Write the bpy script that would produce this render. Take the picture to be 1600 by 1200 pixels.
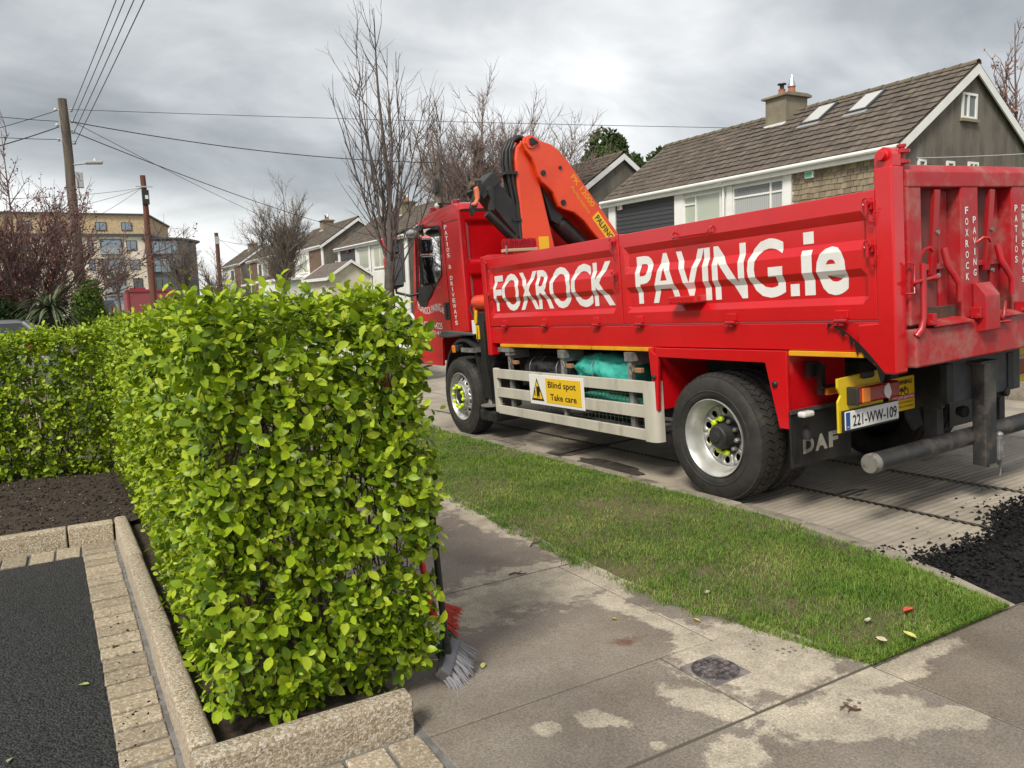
import bpy, bmesh, math, random
import numpy as np
from mathutils import Vector, Matrix, Euler

random.seed(7); rng = np.random.default_rng(11)
for o in list(bpy.data.objects): bpy.data.objects.remove(o)
SC = bpy.context.scene
COL = SC.collection
S = 0.0305                      # the street falls gently away from the camera
PI = math.pi

# ------------------------------------------------------------------ camera
def set_camera():
    yaw, th, ro = math.radians(29.61), math.radians(6.9), math.radians(2.0)
    fw = Vector((math.sin(yaw)*math.cos(th), math.cos(yaw)*math.cos(th), -math.sin(th)))
    r0 = Vector((math.cos(yaw), -math.sin(yaw), 0)); d0 = fw.cross(r0)
    r = math.cos(ro)*r0 + math.sin(ro)*d0; d = math.cos(ro)*d0 - math.sin(ro)*r0
    cd = bpy.data.cameras.new('camera'); co = bpy.data.objects.new('camera', cd); COL.objects.link(co)
    m = Matrix.Identity(4)
    for i in range(3): m[i][0] = r[i]; m[i][1] = -d[i]; m[i][2] = -fw[i]
    m.translation = Vector((0, 0, 1.47)); co.matrix_world = m
    cd.sensor_width = 36; cd.lens = 27.0; cd.clip_start = 0.05; cd.clip_end = 3000
    SC.camera = co
set_camera()

# ------------------------------------------------------------------ sky, sun, exposure
SUN_AZ, SUN_EL = math.radians(-122), math.radians(48)   # azimuth from +Y towards +X
def set_light():
    w = bpy.data.worlds.new('World'); SC.world = w; w.use_nodes = True
    nt = w.node_tree; N = nt.nodes; L = nt.links; N.clear()
    out = N.new('ShaderNodeOutputWorld'); bg = N.new('ShaderNodeBackground'); bg.inputs[1].default_value = 0.1
    L.new(bg.outputs[0], out.inputs[0])
    sky = N.new('ShaderNodeTexSky'); sky.sky_type = 'NISHITA'; sky.sun_disc = False
    sky.sun_elevation = SUN_EL; sky.sun_rotation = SUN_AZ
    tc = N.new('ShaderNodeTexCoord'); sep = N.new('ShaderNodeSeparateXYZ'); L.new(tc.outputs['Generated'], sep.inputs[0])
    def math_(op, a, b=None):
        n = N.new('ShaderNodeMath'); n.operation = op
        for i, v in enumerate((a, b)):
            if v is None: continue
            if isinstance(v, (int, float)): n.inputs[i].default_value = v
            else: L.new(v, n.inputs[i])
        return n.outputs[0]
    zz = math_('ADD', math_('MAXIMUM', sep.outputs[2], 0.0), 0.34)
    px = math_('DIVIDE', sep.outputs[0], zz); py = math_('DIVIDE', sep.outputs[1], zz)
    cmb = N.new('ShaderNodeCombineXYZ'); L.new(px, cmb.inputs[0]); L.new(py, cmb.inputs[1]); cmb.inputs[2].default_value = 3.7
    def noise(sc, det, rough, dist, vec):
        n = N.new('ShaderNodeTexNoise'); n.inputs['Scale'].default_value = sc; n.inputs['Detail'].default_value = det
        n.inputs['Roughness'].default_value = rough; n.inputs['Distortion'].default_value = dist
        L.new(vec, n.inputs['Vector']); return n.outputs[0]
    mp = N.new('ShaderNodeMapping'); mp.inputs['Rotation'].default_value = (0, 0, math.radians(-30)); mp.inputs['Scale'].default_value = (0.75, 1.0, 1)
    mp.inputs['Location'].default_value = (1.15, 0.35, 0)
    L.new(cmb.outputs[0], mp.inputs['Vector'])
    n1 = noise(0.95, 5, 0.52, 0.35, mp.outputs[0]); n2 = noise(3.0, 6, 0.55, 0.5, mp.outputs[0])
    f = math_('ADD', math_('MULTIPLY', n1, 0.72), math_('MULTIPLY', n2, 0.28))
    hz = math_('MULTIPLY', math_('POWER', math_('SUBTRACT', 1.0, math_('MAXIMUM', sep.outputs[2], 0.0)), 7.0), 0.09)   # thinner, paler cloud low down
    cr = N.new('ShaderNodeValToRGB'); L.new(math_('ADD', f, hz), cr.inputs[0])
    e = cr.color_ramp.elements
    e[0].position = 0.39; e[0].color = (0.150, 0.159, 0.163, 1)
    e[1].position = 0.64; e[1].color = (0.50, 0.50, 0.495, 1)
    a = e.new(0.47); a.color = (0.232, 0.241, 0.244, 1)
    b = e.new(0.54); b.color = (0.335, 0.341, 0.340, 1)
    sc = N.new('ShaderNodeVectorMath'); sc.operation = 'SCALE'; sc.inputs['Scale'].default_value = 8.3
    L.new(cr.outputs[0], sc.inputs[0])
    mix = N.new('ShaderNodeMixRGB'); mix.inputs[0].default_value = 0.93
    L.new(sky.outputs[0], mix.inputs[1]); L.new(sc.outputs[0], mix.inputs[2]); L.new(mix.outputs[0], bg.inputs[0])
    sd = bpy.data.lights.new('sun', 'SUN'); sd.energy = 1.5; sd.angle = math.radians(16); sd.color = (1.0, 0.93, 0.82)
    so = bpy.data.objects.new('sun', sd); COL.objects.link(so)
    to_sun = Vector((math.sin(SUN_AZ)*math.cos(SUN_EL), math.cos(SUN_AZ)*math.cos(SUN_EL), math.sin(SUN_EL)))
    so.rotation_euler = to_sun.to_track_quat('Z', 'Y').to_euler(); so.location = to_sun*60
    v = SC.view_settings; v.view_transform = 'Standard'; v.look = 'None'; v.gamma = 1; v.exposure = 1.36; v.use_curve_mapping = False
    SC.render.engine = 'CYCLES'
set_light()

# ------------------------------------------------------------------ materials
MATS = {}
def M(name, col, rough=0.6, metal=0.0, col2=None, vscale=3.0, lo=0.4, hi=0.62, bump=0.0, bscale=60.0, coat=0.0,
      orand=0.0, dirt=None, dscale=4.0, dlo=0.5, dhi=0.7, spec=0.5, coord='Position', trans=0.0, irand=0.0, bdetail=4, stretch=None):
    """col/col2 mixed by noise, 'dirt' = third colour in patches, bump from noise, orand/irand = brightness change per object/island"""
    if name in MATS: return MATS[name]
    m = bpy.data.materials.new(name); m.use_nodes = True; nt = m.node_tree; N = nt.nodes; L = nt.links
    p = N['Principled BSDF']; p.inputs['Roughness'].default_value = rough; p.inputs['Metallic'].default_value = metal
    p.inputs['Coat Weight'].default_value = coat; p.inputs['Coat Roughness'].default_value = 0.08
    p.inputs['Specular IOR Level'].default_value = spec
    if trans: p.inputs['Transmission Weight'].default_value = trans
    c4 = tuple(col)+(1,)
    p.inputs['Base Color'].default_value = c4
    if coord == 'Position': g = N.new('ShaderNodeNewGeometry'); vec = g.outputs['Position']
    else: g = N.new('ShaderNodeTexCoord'); vec = g.outputs['Object']
    if stretch:
        mp = N.new('ShaderNodeMapping'); mp.inputs['Scale'].default_value = stretch; L.new(vec, mp.inputs['Vector']); vec = mp.outputs[0]
    def nz(scale, det=5, r=0.6):
        n = N.new('ShaderNodeTexNoise'); n.inputs['Scale'].default_value = scale; n.inputs['Detail'].default_value = det
        n.inputs['Roughness'].default_value = r; L.new(vec, n.inputs['Vector']); return n.outputs[0]
    def ramp(f, a, b):
        n = N.new('ShaderNodeMapRange'); n.interpolation_type = 'SMOOTHSTEP'; n.inputs['From Min'].default_value = a; n.inputs['From Max'].default_value = b
        L.new(f, n.inputs['Value']); return n.outputs[0]
    def mixc(f, a, b):
        n = N.new('ShaderNodeMixRGB'); L.new(f, n.inputs[0])
        for i, v in ((1, a), (2, b)):
            if isinstance(v, tuple): n.inputs[i].default_value = v
            else: L.new(v, n.inputs[i])
        return n.outputs[0]
    cur = c4
    if col2 is not None: cur = mixc(ramp(nz(vscale), lo, hi), cur, tuple(col2)+(1,))
    if dirt is not None: cur = mixc(ramp(nz(dscale, 7, 0.65), dlo, dhi), cur, tuple(dirt)+(1,))
    if orand or irand:
        if irand:
            gi = N.new('ShaderNodeNewGeometry'); r = gi.outputs['Random Per Island']; amt = irand
            if orand:
                oi = N.new('ShaderNodeObjectInfo'); ad = N.new('ShaderNodeMath'); ad.operation = 'ADD'; L.new(r, ad.inputs[0]); L.new(oi.outputs['Random'], ad.inputs[1])
                fr = N.new('ShaderNodeMath'); fr.operation = 'FRACT'; L.new(ad.outputs[0], fr.inputs[0]); r = fr.outputs[0]
        else:
            oi = N.new('ShaderNodeObjectInfo'); r = oi.outputs['Random']; amt = orand
        mr = N.new('ShaderNodeMapRange'); mr.inputs['To Min'].default_value = 1-amt; mr.inputs['To Max'].default_value = 1+amt; L.new(r, mr.inputs['Value'])
        hv = N.new('ShaderNodeHueSaturation'); L.new(mr.outputs[0], hv.inputs['Value'])
        if isinstance(cur, tuple): hv.inputs['Color'].default_value = cur
        else: L.new(cur, hv.inputs['Color'])
        cur = hv.outputs[0]
    if not isinstance(cur, tuple): L.new(cur, p.inputs['Base Color'])
    if bump:
        b = N.new('ShaderNodeBump'); b.inputs['Strength'].default_value = bump; b.inputs['Distance'].default_value = 0.01
        L.new(nz(bscale, bdetail), b.inputs['Height']); L.new(b.outputs[0], p.inputs['Normal'])
    MATS[name] = m; return m

# ------------------------------------------------------------------ mesh building
class MB:
    def __init__(s): s.v = []; s.f = []
    def add(s, vs, fs):
        k = len(s.v); s.v += [tuple(v) for v in vs]; s.f += [tuple(k+i for i in f) for f in fs]; return s
    def box(s, x0, x1, y0, y1, z0, z1, rot=None, piv=None):
        vs = [Vector(p) for p in ((x0,y0,z0),(x1,y0,z0),(x1,y1,z0),(x0,y1,z0),(x0,y0,z1),(x1,y0,z1),(x1,y1,z1),(x0,y1,z1))]
        if rot is not None:
            c = Vector(piv) if piv is not None else Vector(((x0+x1)/2,(y0+y1)/2,(z0+z1)/2)); R = Euler(rot).to_matrix()
            vs = [R@(v-c)+c for v in vs]
        return s.add(vs, [(0,3,2,1),(4,5,6,7),(0,1,5,4),(1,2,6,5),(2,3,7,6),(3,0,4,7)])
    def hexa(s, a, b):
        """two quads (lists of four points, same order) joined"""
        return s.add(list(a)+list(b), [(3,2,1,0),(4,5,6,7),(0,1,5,4),(1,2,6,5),(2,3,7,6),(3,0,4,7)])
    def tube(s, pts, r, n=8, caps=True):
        pts = [Vector(p) for p in pts]; m = len(pts)
        rr = [r]*m if isinstance(r, (int, float)) else list(r)
        t0 = (pts[1]-pts[0]).normalized()
        u = t0.orthogonal().normalized(); k = len(s.v)
        for i in range(m):
            t = (pts[min(i+1,m-1)]-pts[max(i-1,0)])
            t = t.normalized() if t.length > 1e-9 else t0
            u = (u-t*u.dot(t))
            u = u.normalized() if u.length > 1e-6 else t.orthogonal().normalized()
            w = t.cross(u)
            for j in range(n):
                a = 2*PI*j/n; q = pts[i]+(u*math.cos(a)+w*math.sin(a))*rr[i]; s.v.append((q.x,q.y,q.z))
        for i in range(m-1):
            for j in range(n):
                a = k+i*n+j; b = k+i*n+(j+1)%n; s.f.append((a,b,b+n,a+n))
        if caps:
            s.f.append(tuple(k+j for j in range(n-1,-1,-1))); s.f.append(tuple(k+(m-1)*n+j for j in range(n)))
        return s
    def lathe(s, prof, n=32, org=(0,0,0), axis='x', closed=False, caps=True):
        """prof = [(axial, radius)]"""
        k = len(s.v); ox, oy, oz = org
        for (h, r) in prof:
            for j in range(n):
                a = 2*PI*j/n; c, d = r*math.cos(a), r*math.sin(a)
                if axis == 'x': s.v.append((ox+h, oy+c, oz+d))
                elif axis == 'y': s.v.append((ox+c, oy+h, oz+d))
                else: s.v.append((ox+c, oy+d, oz+h))
        m = len(prof)
        for i in range(m-1 if not closed else m):
            i2 = (i+1) % m
            for j in range(n):
                a = k+i*n+j; b = k+i*n+(j+1)%n; c = k+i2*n+(j+1)%n; d = k+i2*n+j; s.f.append((a,b,c,d))
        if not closed and caps:
            s.f.append(tuple(k+j for j in range(n))); s.f.append(tuple(k+(m-1)*n+j for j in range(n-1,-1,-1)))
        return s
    def prism(s, poly, a0, a1, plane='yz'):
        """polygon (2D) extruded from a0 to a1 along the remaining axis"""
        def P(u, v, a): return {'yz': (a,u,v), 'xz': (u,a,v), 'xy': (u,v,a)}[plane]
        n = len(poly); vs = [P(u,v,a0) for u,v in poly]+[P(u,v,a1) for u,v in poly]
        fs = [tuple(range(n-1,-1,-1)), tuple(range(n,2*n))]+[(i,(i+1)%n,n+(i+1)%n,n+i) for i in range(n)]
        return s.add(vs, fs)
    def grid(s, fn, nu, nv):
        k = len(s.v)
        for i in range(nu+1):
            for j in range(nv+1): s.v.append(tuple(fn(i/nu, j/nv)))
        for i in range(nu):
            for j in range(nv):
                a = k+i*(nv+1)+j; s.f.append((a,a+nv+1,a+nv+2,a+1))
        return s
    def sphere(s, c, r, nu=12, nv=8):
        sx, sy, sz = (r,r,r) if isinstance(r,(int,float)) else r
        return s.grid(lambda u,v: (c[0]+sx*math.sin(PI*v)*math.cos(2*PI*u), c[1]+sy*math.sin(PI*v)*math.sin(2*PI*u), c[2]+sz*math.cos(PI*v)), nu, nv)
    def build(s, name, mat, parent=None, bevel=0.0, smooth=None, seg=2, fix=True):
        me = bpy.data.meshes.new(name); me.from_pydata(s.v, [], s.f)
        if fix:
            bm = bmesh.new(); bm.from_mesh(me); bmesh.ops.recalc_face_normals(bm, faces=bm.faces); bm.to_mesh(me); bm.free()
        return link_mesh(name, me, mat, parent, bevel, smooth, seg)

def link_mesh(name, me, mat, parent=None, bevel=0.0, smooth=None, seg=2):
    me.update()
    if mat is not None: me.materials.append(mat)
    o = bpy.data.objects.new(name, me); COL.objects.link(o)
    if parent is not None: o.parent = parent
    if bevel:
        b = o.modifiers.new('bevel', 'BEVEL'); b.width = bevel; b.segments = seg; b.limit_method = 'ANGLE'; b.angle_limit = math.radians(35)
        b.use_clamp_overlap = True
    if smooth is not None:
        me.polygons.foreach_set('use_smooth', [True]*len(me.polygons))
        if smooth < 179: me.set_sharp_from_angle(angle=math.radians(smooth))
    return o

def np_mesh(name, V, F, mat, parent=None, smooth=False):
    """V (n,3), F (m,k) all faces of k corners"""
    me = bpy.data.meshes.new(name); V = np.asarray(V, dtype=np.float32); F = np.asarray(F, dtype=np.int32); k = F.shape[1]
    me.vertices.add(len(V)); me.vertices.foreach_set('co', V.ravel())
    me.loops.add(F.size); me.loops.foreach_set('vertex_index', F.ravel())
    me.polygons.add(len(F)); me.polygons.foreach_set('loop_start', np.arange(0, F.size, k, dtype=np.int32))
    if smooth: me.polygons.foreach_set('use_smooth', np.ones(len(F), dtype=bool))
    me.update(calc_edges=True); me.validate()
    return link_mesh(name, me, mat, parent)

def tag(o, label=None, cat=None, group=None, kind=None):
    if label: o['label'] = label
    if cat: o['category'] = cat
    if group: o['group'] = group
    if kind: o['kind'] = kind
    return o
def thing(name, label, cat, loc=(0,0,0), group=None):
    o = bpy.data.objects.new(name, None); COL.objects.link(o); o.location = loc; o.empty_display_size = 0.2
    return tag(o, label, cat, group)
def copy_of(o, parent=None, M4=None):
    c = o.copy(); COL.objects.link(c)
    if parent is not None: c.parent = parent
    if M4 is not None: c.matrix_local = M4
    return c

def text_mesh(txt, bold=0.0, shear=0.0, spacing=1.0, res=3):
    """flat glyphs in XY, returned as (verts, faces), bbox moved to the origin"""
    cu = bpy.data.curves.new('txt', 'FONT'); cu.body = txt; cu.size = 1; cu.offset = bold; cu.shear = shear; cu.space_character = spacing
    cu.resolution_u = res; cu.fill_mode = 'FRONT' if hasattr(cu, 'fill_mode') else cu.fill_mode
    o = bpy.data.objects.new('txt', cu); COL.objects.link(o)
    dg = bpy.context.evaluated_depsgraph_get(); dg.update()
    me = bpy.data.meshes.new_from_object(o.evaluated_get(dg))
    vs = [Vector(v.co) for v in me.vertices]; fs = [tuple(p.vertices) for p in me.polygons]
    bpy.data.objects.remove(o); bpy.data.meshes.remove(me)
    x0 = min(v.x for v in vs); x1 = max(v.x for v in vs); y0 = min(v.y for v in vs); y1 = max(v.y for v in vs)
    return [(v.x-x0, v.y-y0) for v in vs], fs, x1-x0, y1-y0
def lettering(name, txt, mat, parent, org, right, up, w=None, h=None, bold=0.0, shear=0.0, spacing=1.0, label=None):
    """text placed with its lower left corner at org; right/up unit vectors; fitted to w and/or h"""
    vs, fs, tw, th = text_mesh(txt, bold, shear, spacing)
    sy = (h/th) if h else (w/tw); sx = (w/tw) if w else sy
    O = Vector(org); R = Vector(right).normalized(); U = Vector(up).normalized()
    mb = MB(); mb.add([O+R*(x*sx)+U*(y*sy) for x, y in vs], fs)
    o = mb.build(name, mat, parent, fix=False)
    if label: o['label'] = label
    return o

# ground heights
_PK = [(-40, 0.15), (-5, 0.1525), (0, 0), (12, -0.366), (21, -0.37), (30, -0.1), (45, 0.02), (62, 0.4), (85, 0.6), (2000, 0.6)]
def P(y):
    for (a, za), (b, zb) in zip(_PK, _PK[1:]):
        if y <= b: return za+(zb-za)*max(0, (y-a))/(b-a)
    return 0.6
def Pv(y): return np.interp(y,[a for a,_ in _PK],[b for _,b in _PK])
KERB_DROP = 0.08
def road_z(x, y):
    xx = x-4.1
    return P(y)-KERB_DROP+0.037*(xx if xx < 3.5 else 7.0-xx)
# ================================================================== THE GROUND
def smooth_noise(x, y, seed=0, oct=4):
    """cheap value noise, numpy arrays"""
    x = np.asarray(x, float); y = np.asarray(y, float); out = np.zeros(np.broadcast(x, y).shape); amp = 1.0; tot = 0
    def h(i, j, k): 
        v = np.sin(i*127.1+j*311.7+k*74.7+seed*19.3)*43758.5453; return v-np.floor(v)
    for o in range(oct):
        xi = np.floor(x); yi = np.floor(y); fx = x-xi; fy = y-yi; fx = fx*fx*(3-2*fx); fy = fy*fy*(3-2*fy)
        a = h(xi,yi,o); b = h(xi+1,yi,o); c = h(xi,yi+1,o); d = h(xi+1,yi+1,o)
        out = out+amp*((a*(1-fx)+b*fx)*(1-fy)+(c*(1-fx)+d*fx)*fy); tot += amp; amp *= 0.5; x = x*2.03+5.1; y = y*2.03+1.7
    return out/tot
def sheet(name, xs, ys, zf, mat, parent=None, kind='structure', smooth=True):
    mb = MB()
    for x in xs:
        for y in ys: mb.v.append((x, y, zf(x, y)))
    n = len(ys)
    for i in range(len(xs)-1):
        for j in range(n-1): a = i*n+j; mb.f.append((a,a+n,a+n+1,a+1))
    o = mb.build(name, mat, parent, smooth=60 if smooth else None, fix=False)
    if kind and parent is None: o['kind'] = kind
    return o
YB = [-60,-5,0,4,8,12,16,21,25.5,30,37,45,53,62,73,85,140,400,1500]

m_ground = M('ground_earth', (0.075,0.085,0.04), 0.95, col2=(0.11,0.095,0.06), vscale=0.6, bump=0.4, bscale=12)
sheet('ground', [-900,-60,-12,-4,0,4.0,7.6,11.2,14.2,18,40,900], YB, lambda x,y: P(y)-0.22-(0.3 if abs(x)>500 else 0), m_ground)

# --- concrete: wet brown with dry pale patches that keep their place
def concrete_mat(name, wet, dry, blobs, soft=0.22, spot=0.0, rough=0.75, extra=None):
    m = bpy.data.materials.new(name); m.use_nodes = True; nt = m.node_tree; N = nt.nodes; L = nt.links
    p = N['Principled BSDF']; g = N.new('ShaderNodeNewGeometry'); pos = g.outputs['Position']
    def mt(op, a, b=None, c=None):
        n = N.new('ShaderNodeMath'); n.operation = op
        for i, v in enumerate((a,b,c)):
            if v is None: continue
            if isinstance(v,(int,float)): n.inputs[i].default_value = v
            else: L.new(v, n.inputs[i])
        return n.outputs[0]
    def nz(sc, det=6, r=0.6, dist=0.0):
        n = N.new('ShaderNodeTexNoise'); n.inputs['Scale'].default_value = sc; n.inputs['Detail'].default_value = det; n.inputs['Roughness'].default_value = r
        n.inputs['Distortion'].default_value = dist; L.new(pos, n.inputs['Vector']); return n.outputs[0]
    def mr(f, a, b, c=0.0, d=1.0, smooth=True):
        n = N.new('ShaderNodeMapRange'); n.interpolation_type = 'SMOOTHSTEP' if smooth else 'LINEAR'
        for k, v in (('From Min',a),('From Max',b),('To Min',c),('To Max',d)): n.inputs[k].default_value = v
        L.new(f, n.inputs['Value']); return n.outputs[0]
    def mix(f, a, b):
        n = N.new('ShaderNodeMixRGB')
        if isinstance(f,(int,float)): n.inputs[0].default_value = f
        else: L.new(f, n.inputs[0])
        for i, v in ((1,a),(2,b)):
            if isinstance(v,tuple): n.inputs[i].default_value = v+(1,)
            else: L.new(v, n.inputs[i])
        return n.outputs[0]
    acc = None
    for (x,y,rx,ry,ang,st) in blobs:
        mp = N.new('ShaderNodeMapping'); mp.vector_type = 'TEXTURE'; mp.inputs['Location'].default_value = (x,y,0); mp.inputs['Rotation'].default_value = (0,0,ang); mp.inputs['Scale'].default_value = (rx,ry,1e3)
        L.new(pos, mp.inputs['Vector']); ln = N.new('ShaderNodeVectorMath'); ln.operation = 'LENGTH'; L.new(mp.outputs[0], ln.inputs[0])
        v = mt('MULTIPLY', mt('SUBTRACT', 1.0, ln.outputs['Value']), st)
        acc = v if acc is None else mt('MAXIMUM', acc, v)
    big = mt('MULTIPLY', mt('SUBTRACT', nz(6.5, 11, 0.74, 0.25), 0.5), 4.2)
    if acc is None: acc = mt('ADD', 0.0, -0.55)
    msk = mr(mt('ADD', mt('MAXIMUM', acc, -0.9), big), 0.12-soft, 0.12+soft)
    gr = mr(nz(110, 4, 0.8), 0.35, 0.65, 0.62, 1.35, False)          # sandy grain
    tone = mr(nz(1.7, 6), 0.3, 0.7, 0.78, 1.22, False)
    wetc = mix(mr(nz(2.6, 7), 0.35, 0.65), wet, tuple(v*0.78+w for v, w in zip(wet,(0.014,0.008,0.002))))
    dryc = mix(mr(nz(9, 7), 0.35, 0.7), dry, tuple(v*0.72 for v in dry))
    base = mix(msk, wetc, dryc)
    if extra:                                                       # a stain: colour, x, y, r
        for (col,x,y,rx,ry,ang) in extra:
            mp = N.new('ShaderNodeMapping'); mp.vector_type = 'TEXTURE'; mp.inputs['Location'].default_value = (x,y,0); mp.inputs['Rotation'].default_value = (0,0,ang); mp.inputs['Scale'].default_value = (rx,ry,1e3)
            L.new(pos, mp.inputs['Vector']); ln = N.new('ShaderNodeVectorMath'); ln.operation = 'LENGTH'; L.new(mp.outputs[0], ln.inputs[0])
            f = mr(mt('ADD', mt('SUBTRACT', 1.0, ln.outputs['Value']), mt('MULTIPLY', mt('SUBTRACT', nz(14,8,0.7), 0.5), 2.4)), 0.1, 0.9, 0.0, 0.75)
            base = mix(f, base, col)
    hs = N.new('ShaderNodeHueSaturation'); L.new(base, hs.inputs['Color']); L.new(mt('MULTIPLY', gr, tone), hs.inputs['Value'])
    L.new(hs.outputs[0], p.inputs['Base Color'])
    L.new(mr(msk, 0, 1, rough-0.2, rough+0.12), p.inputs['Roughness'])
    b = N.new('ShaderNodeBump'); b.inputs['Strength'].default_value = 0.55; b.inputs['Distance'].default_value = 0.006
    L.new(mt('ADD', nz(90,5,0.7), mt('MULTIPLY', nz(7,5), 1.2)), b.inputs['Height']); L.new(b.outputs[0], p.inputs['Normal'])
    MATS[name] = m; return m
BL = [(2.47,4.65,0.16,0.95,0.0,1.3),(2.2,3.42,0.55,0.34,-0.25,1.5),(1.66,3.33,0.42,0.26,0.2,1.0),(2.25,2.72,0.09,0.42,0.15,1.3),(2.1,5.4,0.35,0.5,0,0.7),
      (2.34,2.16,0.36,0.34,-0.3,2.2),(1.91,1.99,0.09,0.19,0.35,1.6),(2.55,1.76,0.30,0.10,-0.1,1.6),(2.24,1.64,0.34,0.17,-0.45,2.0),(1.74,1.69,0.13,0.09,0.2,1.6),
      (1.53,2.1,0.12,0.06,-0.9,1.4),(1.32,2.17,0.055,0.05,0,1.5),(1.58,1.87,0.03,0.03,0,1.5),(2.5,1.45,0.18,0.08,-0.5,1.2)]
m_path = concrete_mat('footpath_concrete', (0.230,0.203,0.170), (0.46,0.41,0.32), BL, extra=[((0.12,0.05,0.025),2.0,2.57,0.11,0.06,-0.3),((0.25,0.225,0.19),1.45,2.6,0.22,0.12,-0.3),((0.08,0.06,0.045),2.5,4.35,0.10,0.55,0.05)])
m_apron = concrete_mat('apron_concrete', (0.20,0.172,0.14), (0.40,0.35,0.27), BL[7:9]+[(2.9,1.77,0.28,0.05,0.0,1.0)])

foot = thing('footpath', 'x', 'y'); del foot['label']; del foot['category']; foot['kind'] = 'structure'
def slab(x0,x1,y0,y1,mat,parent,th=0.10,name='paving_slab',dz=0.0,bev=0.007):
    zs = [P(y0)+dz, P(y1)+dz]
    return MB().hexa([(x0,y0,zs[0]-th),(x1,y0,zs[0]-th),(x1,y1,zs[1]-th),(x0,y1,zs[1]-th)],[(x0,y0,zs[0]),(x1,y0,zs[0]),(x1,y1,zs[1]),(x0,y1,zs[1])]).build(name, mat, parent, bevel=bev)
J = [1.832,3.59,5.35,7.11,8.87,10.63,12.0]
for a, b in zip(J, J[1:]):
    if abs(a-1.832) < 0.01:
        slab(0.96,2.005,a+0.007,2.36,m_path,foot,bev=0.006); slab(0.96,2.3,2.367,b-0.007,m_path,foot,bev=0.006)
        slab(2.012,2.75,a+0.007,2.36,m_path,foot,dz=0.002,bev=0.006); slab(2.307,2.75,2.367,b-0.007,m_path,foot,dz=-0.002,bev=0.004)
    else: slab(1.06,2.75,a+0.007,b-0.007,m_path,foot)
slab(0.96,2.63,0.06,1.825,m_apron if False else m_path,foot); slab(2.641,3.72,0.06,1.825,m_apron,foot,dz=-0.006); slab(3.727,4.3,0.06,1.825,m_apron,foot,dz=-0.02)
slab(0.96,4.3,-3.0,0.048,m_apron,foot)
m_joint = M('joint_dirt', (0.095,0.082,0.062), 0.95, bump=0.5, bscale=80)
sheet('joint_sand', [0.9,2.8], [1.815,4,8,12], lambda x,y: P(y)-0.005, m_joint, parent=foot); sheet('joint_sand', [0.9,3.72,4.3], [-3,0,1.835], lambda x,y: P(y)-(0.05 if x>4 else 0.008), m_joint, parent=foot)
m_farpave = M('far_concrete', (0.26,0.245,0.22), 0.85, col2=(0.19,0.18,0.16), vscale=0.8, bump=0.3, bscale=20)
sheet('far_footpath_near_side', [1.06,2.75], [12.01,16,21,30,45,62,85,140], lambda x,y: P(y)-0.004, m_farpave).name = 'footpath_beyond'
sheet('far_footpath', [12.7,14.2], [-10]+YB[2:-2], lambda x,y: P(y)+0.0, m_farpave)
m_lawn = M('far_lawn', (0.085,0.125,0.03), 0.95, col2=(0.12,0.13,0.045), vscale=1.2, bump=0.6, bscale=40)
sheet('far_verge', [11.25,12.7], [-10]+YB[2:-2], lambda x,y: P(y)+0.012, m_lawn)
sheet('far_garden', [14.2,40], [-10]+YB[2:-2], lambda x,y: P(y)+0.02, m_lawn)

# --- road of ribbed concrete bays
m_road = M('road_concrete', (0.37,0.33,0.265), 0.85, col2=(0.27,0.235,0.19), vscale=1.6, bump=0.35, bscale=70, dirt=(0.06,0.05,0.042), dscale=1.4, dlo=0.56, dhi=0.78)
road = bpy.data.objects.new('road', None); COL.objects.link(road); road['kind'] = 'structure'
def road_bay(x0,x1,y0,y1,rib):
    V = []; F = []
    if rib:
        n = int((y1-y0)/0.0125); ys = np.linspace(y0,y1,n+1)
        ph = ys/0.058; tri = np.abs((ph-np.floor(ph))*2-1); zr = (tri**1.5)*0.012+smooth_noise(ys*9,ys*0,3)*0.004
    else: ys = np.array([y for y in sorted(set([y0,y1]+[b for b in YB if y0<b<y1]))]); zr = ys*0
    xs = sorted(set([x0,x1]+([7.6] if x0<7.6<x1 else []))); nx = len(xs)
    if rib:
        xs = list(np.linspace(x0,x1,max(2,int((x1-x0)/0.12)))); nx = len(xs)
    for i, y in enumerate(ys):
        for x in xs:
            wob = 0.0012*math.sin(x*23+y*3.1)+0.0012*math.sin(x*41+1.3) if rib else 0
            V.append((x, y+(wob*3 if rib and 0<i<len(ys)-1 else 0), road_z(x,y)+zr[i]*(0.75+0.25*math.sin(x*7+y))))
    for i in range(len(ys)-1):
        for j in range(nx-1): a = i*nx+j; F.append((a,a+1,a+1+nx,a+nx))
    o = np_mesh('road_bay', V, F, m_road, road, smooth=True)
    # edge of the bay
    return o
XJ = [3.66,4.915,5.82,7.6,11.1]
for a, b in zip(XJ, XJ[1:]):
    for y0, y1 in ((-6,2.3),(2.3,6.72),(6.72,11.2)): road_bay(a+0.008,b-0.008,y0+0.008,y1-0.008, y1>0 and a<7.5)
    road_bay(a+0.008,b-0.008,11.208,400,False)
for xj in XJ[1:4]: sheet('joint_seal', [xj-0.013,xj+0.013], [-6,0,2.3,6.72,11.2], lambda x,y: road_z(x,y)+0.0160, M('seal_tar',(0.03,0.027,0.024),0.8,col2=(0.07,0.06,0.05),vscale=6), parent=road)
for yj in (2.3,6.72): sheet('joint_seal', [4.1,7.6], [yj-0.013,yj+0.013], lambda x,y: road_z(x,y)+0.0160, M('seal_tar',(0.03,0.027,0.024),0.8), parent=road)
m_gap = M('joint_tar', (0.035,0.03,0.026), 0.95, bump=0.4, bscale=90)
sheet('joint_filler', [4.05,7.6,11.1], [-6,0,4,8,12,16,21,30,45,62,85,400], lambda x,y: road_z(x,y)-0.012, m_gap, parent=road)
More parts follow.
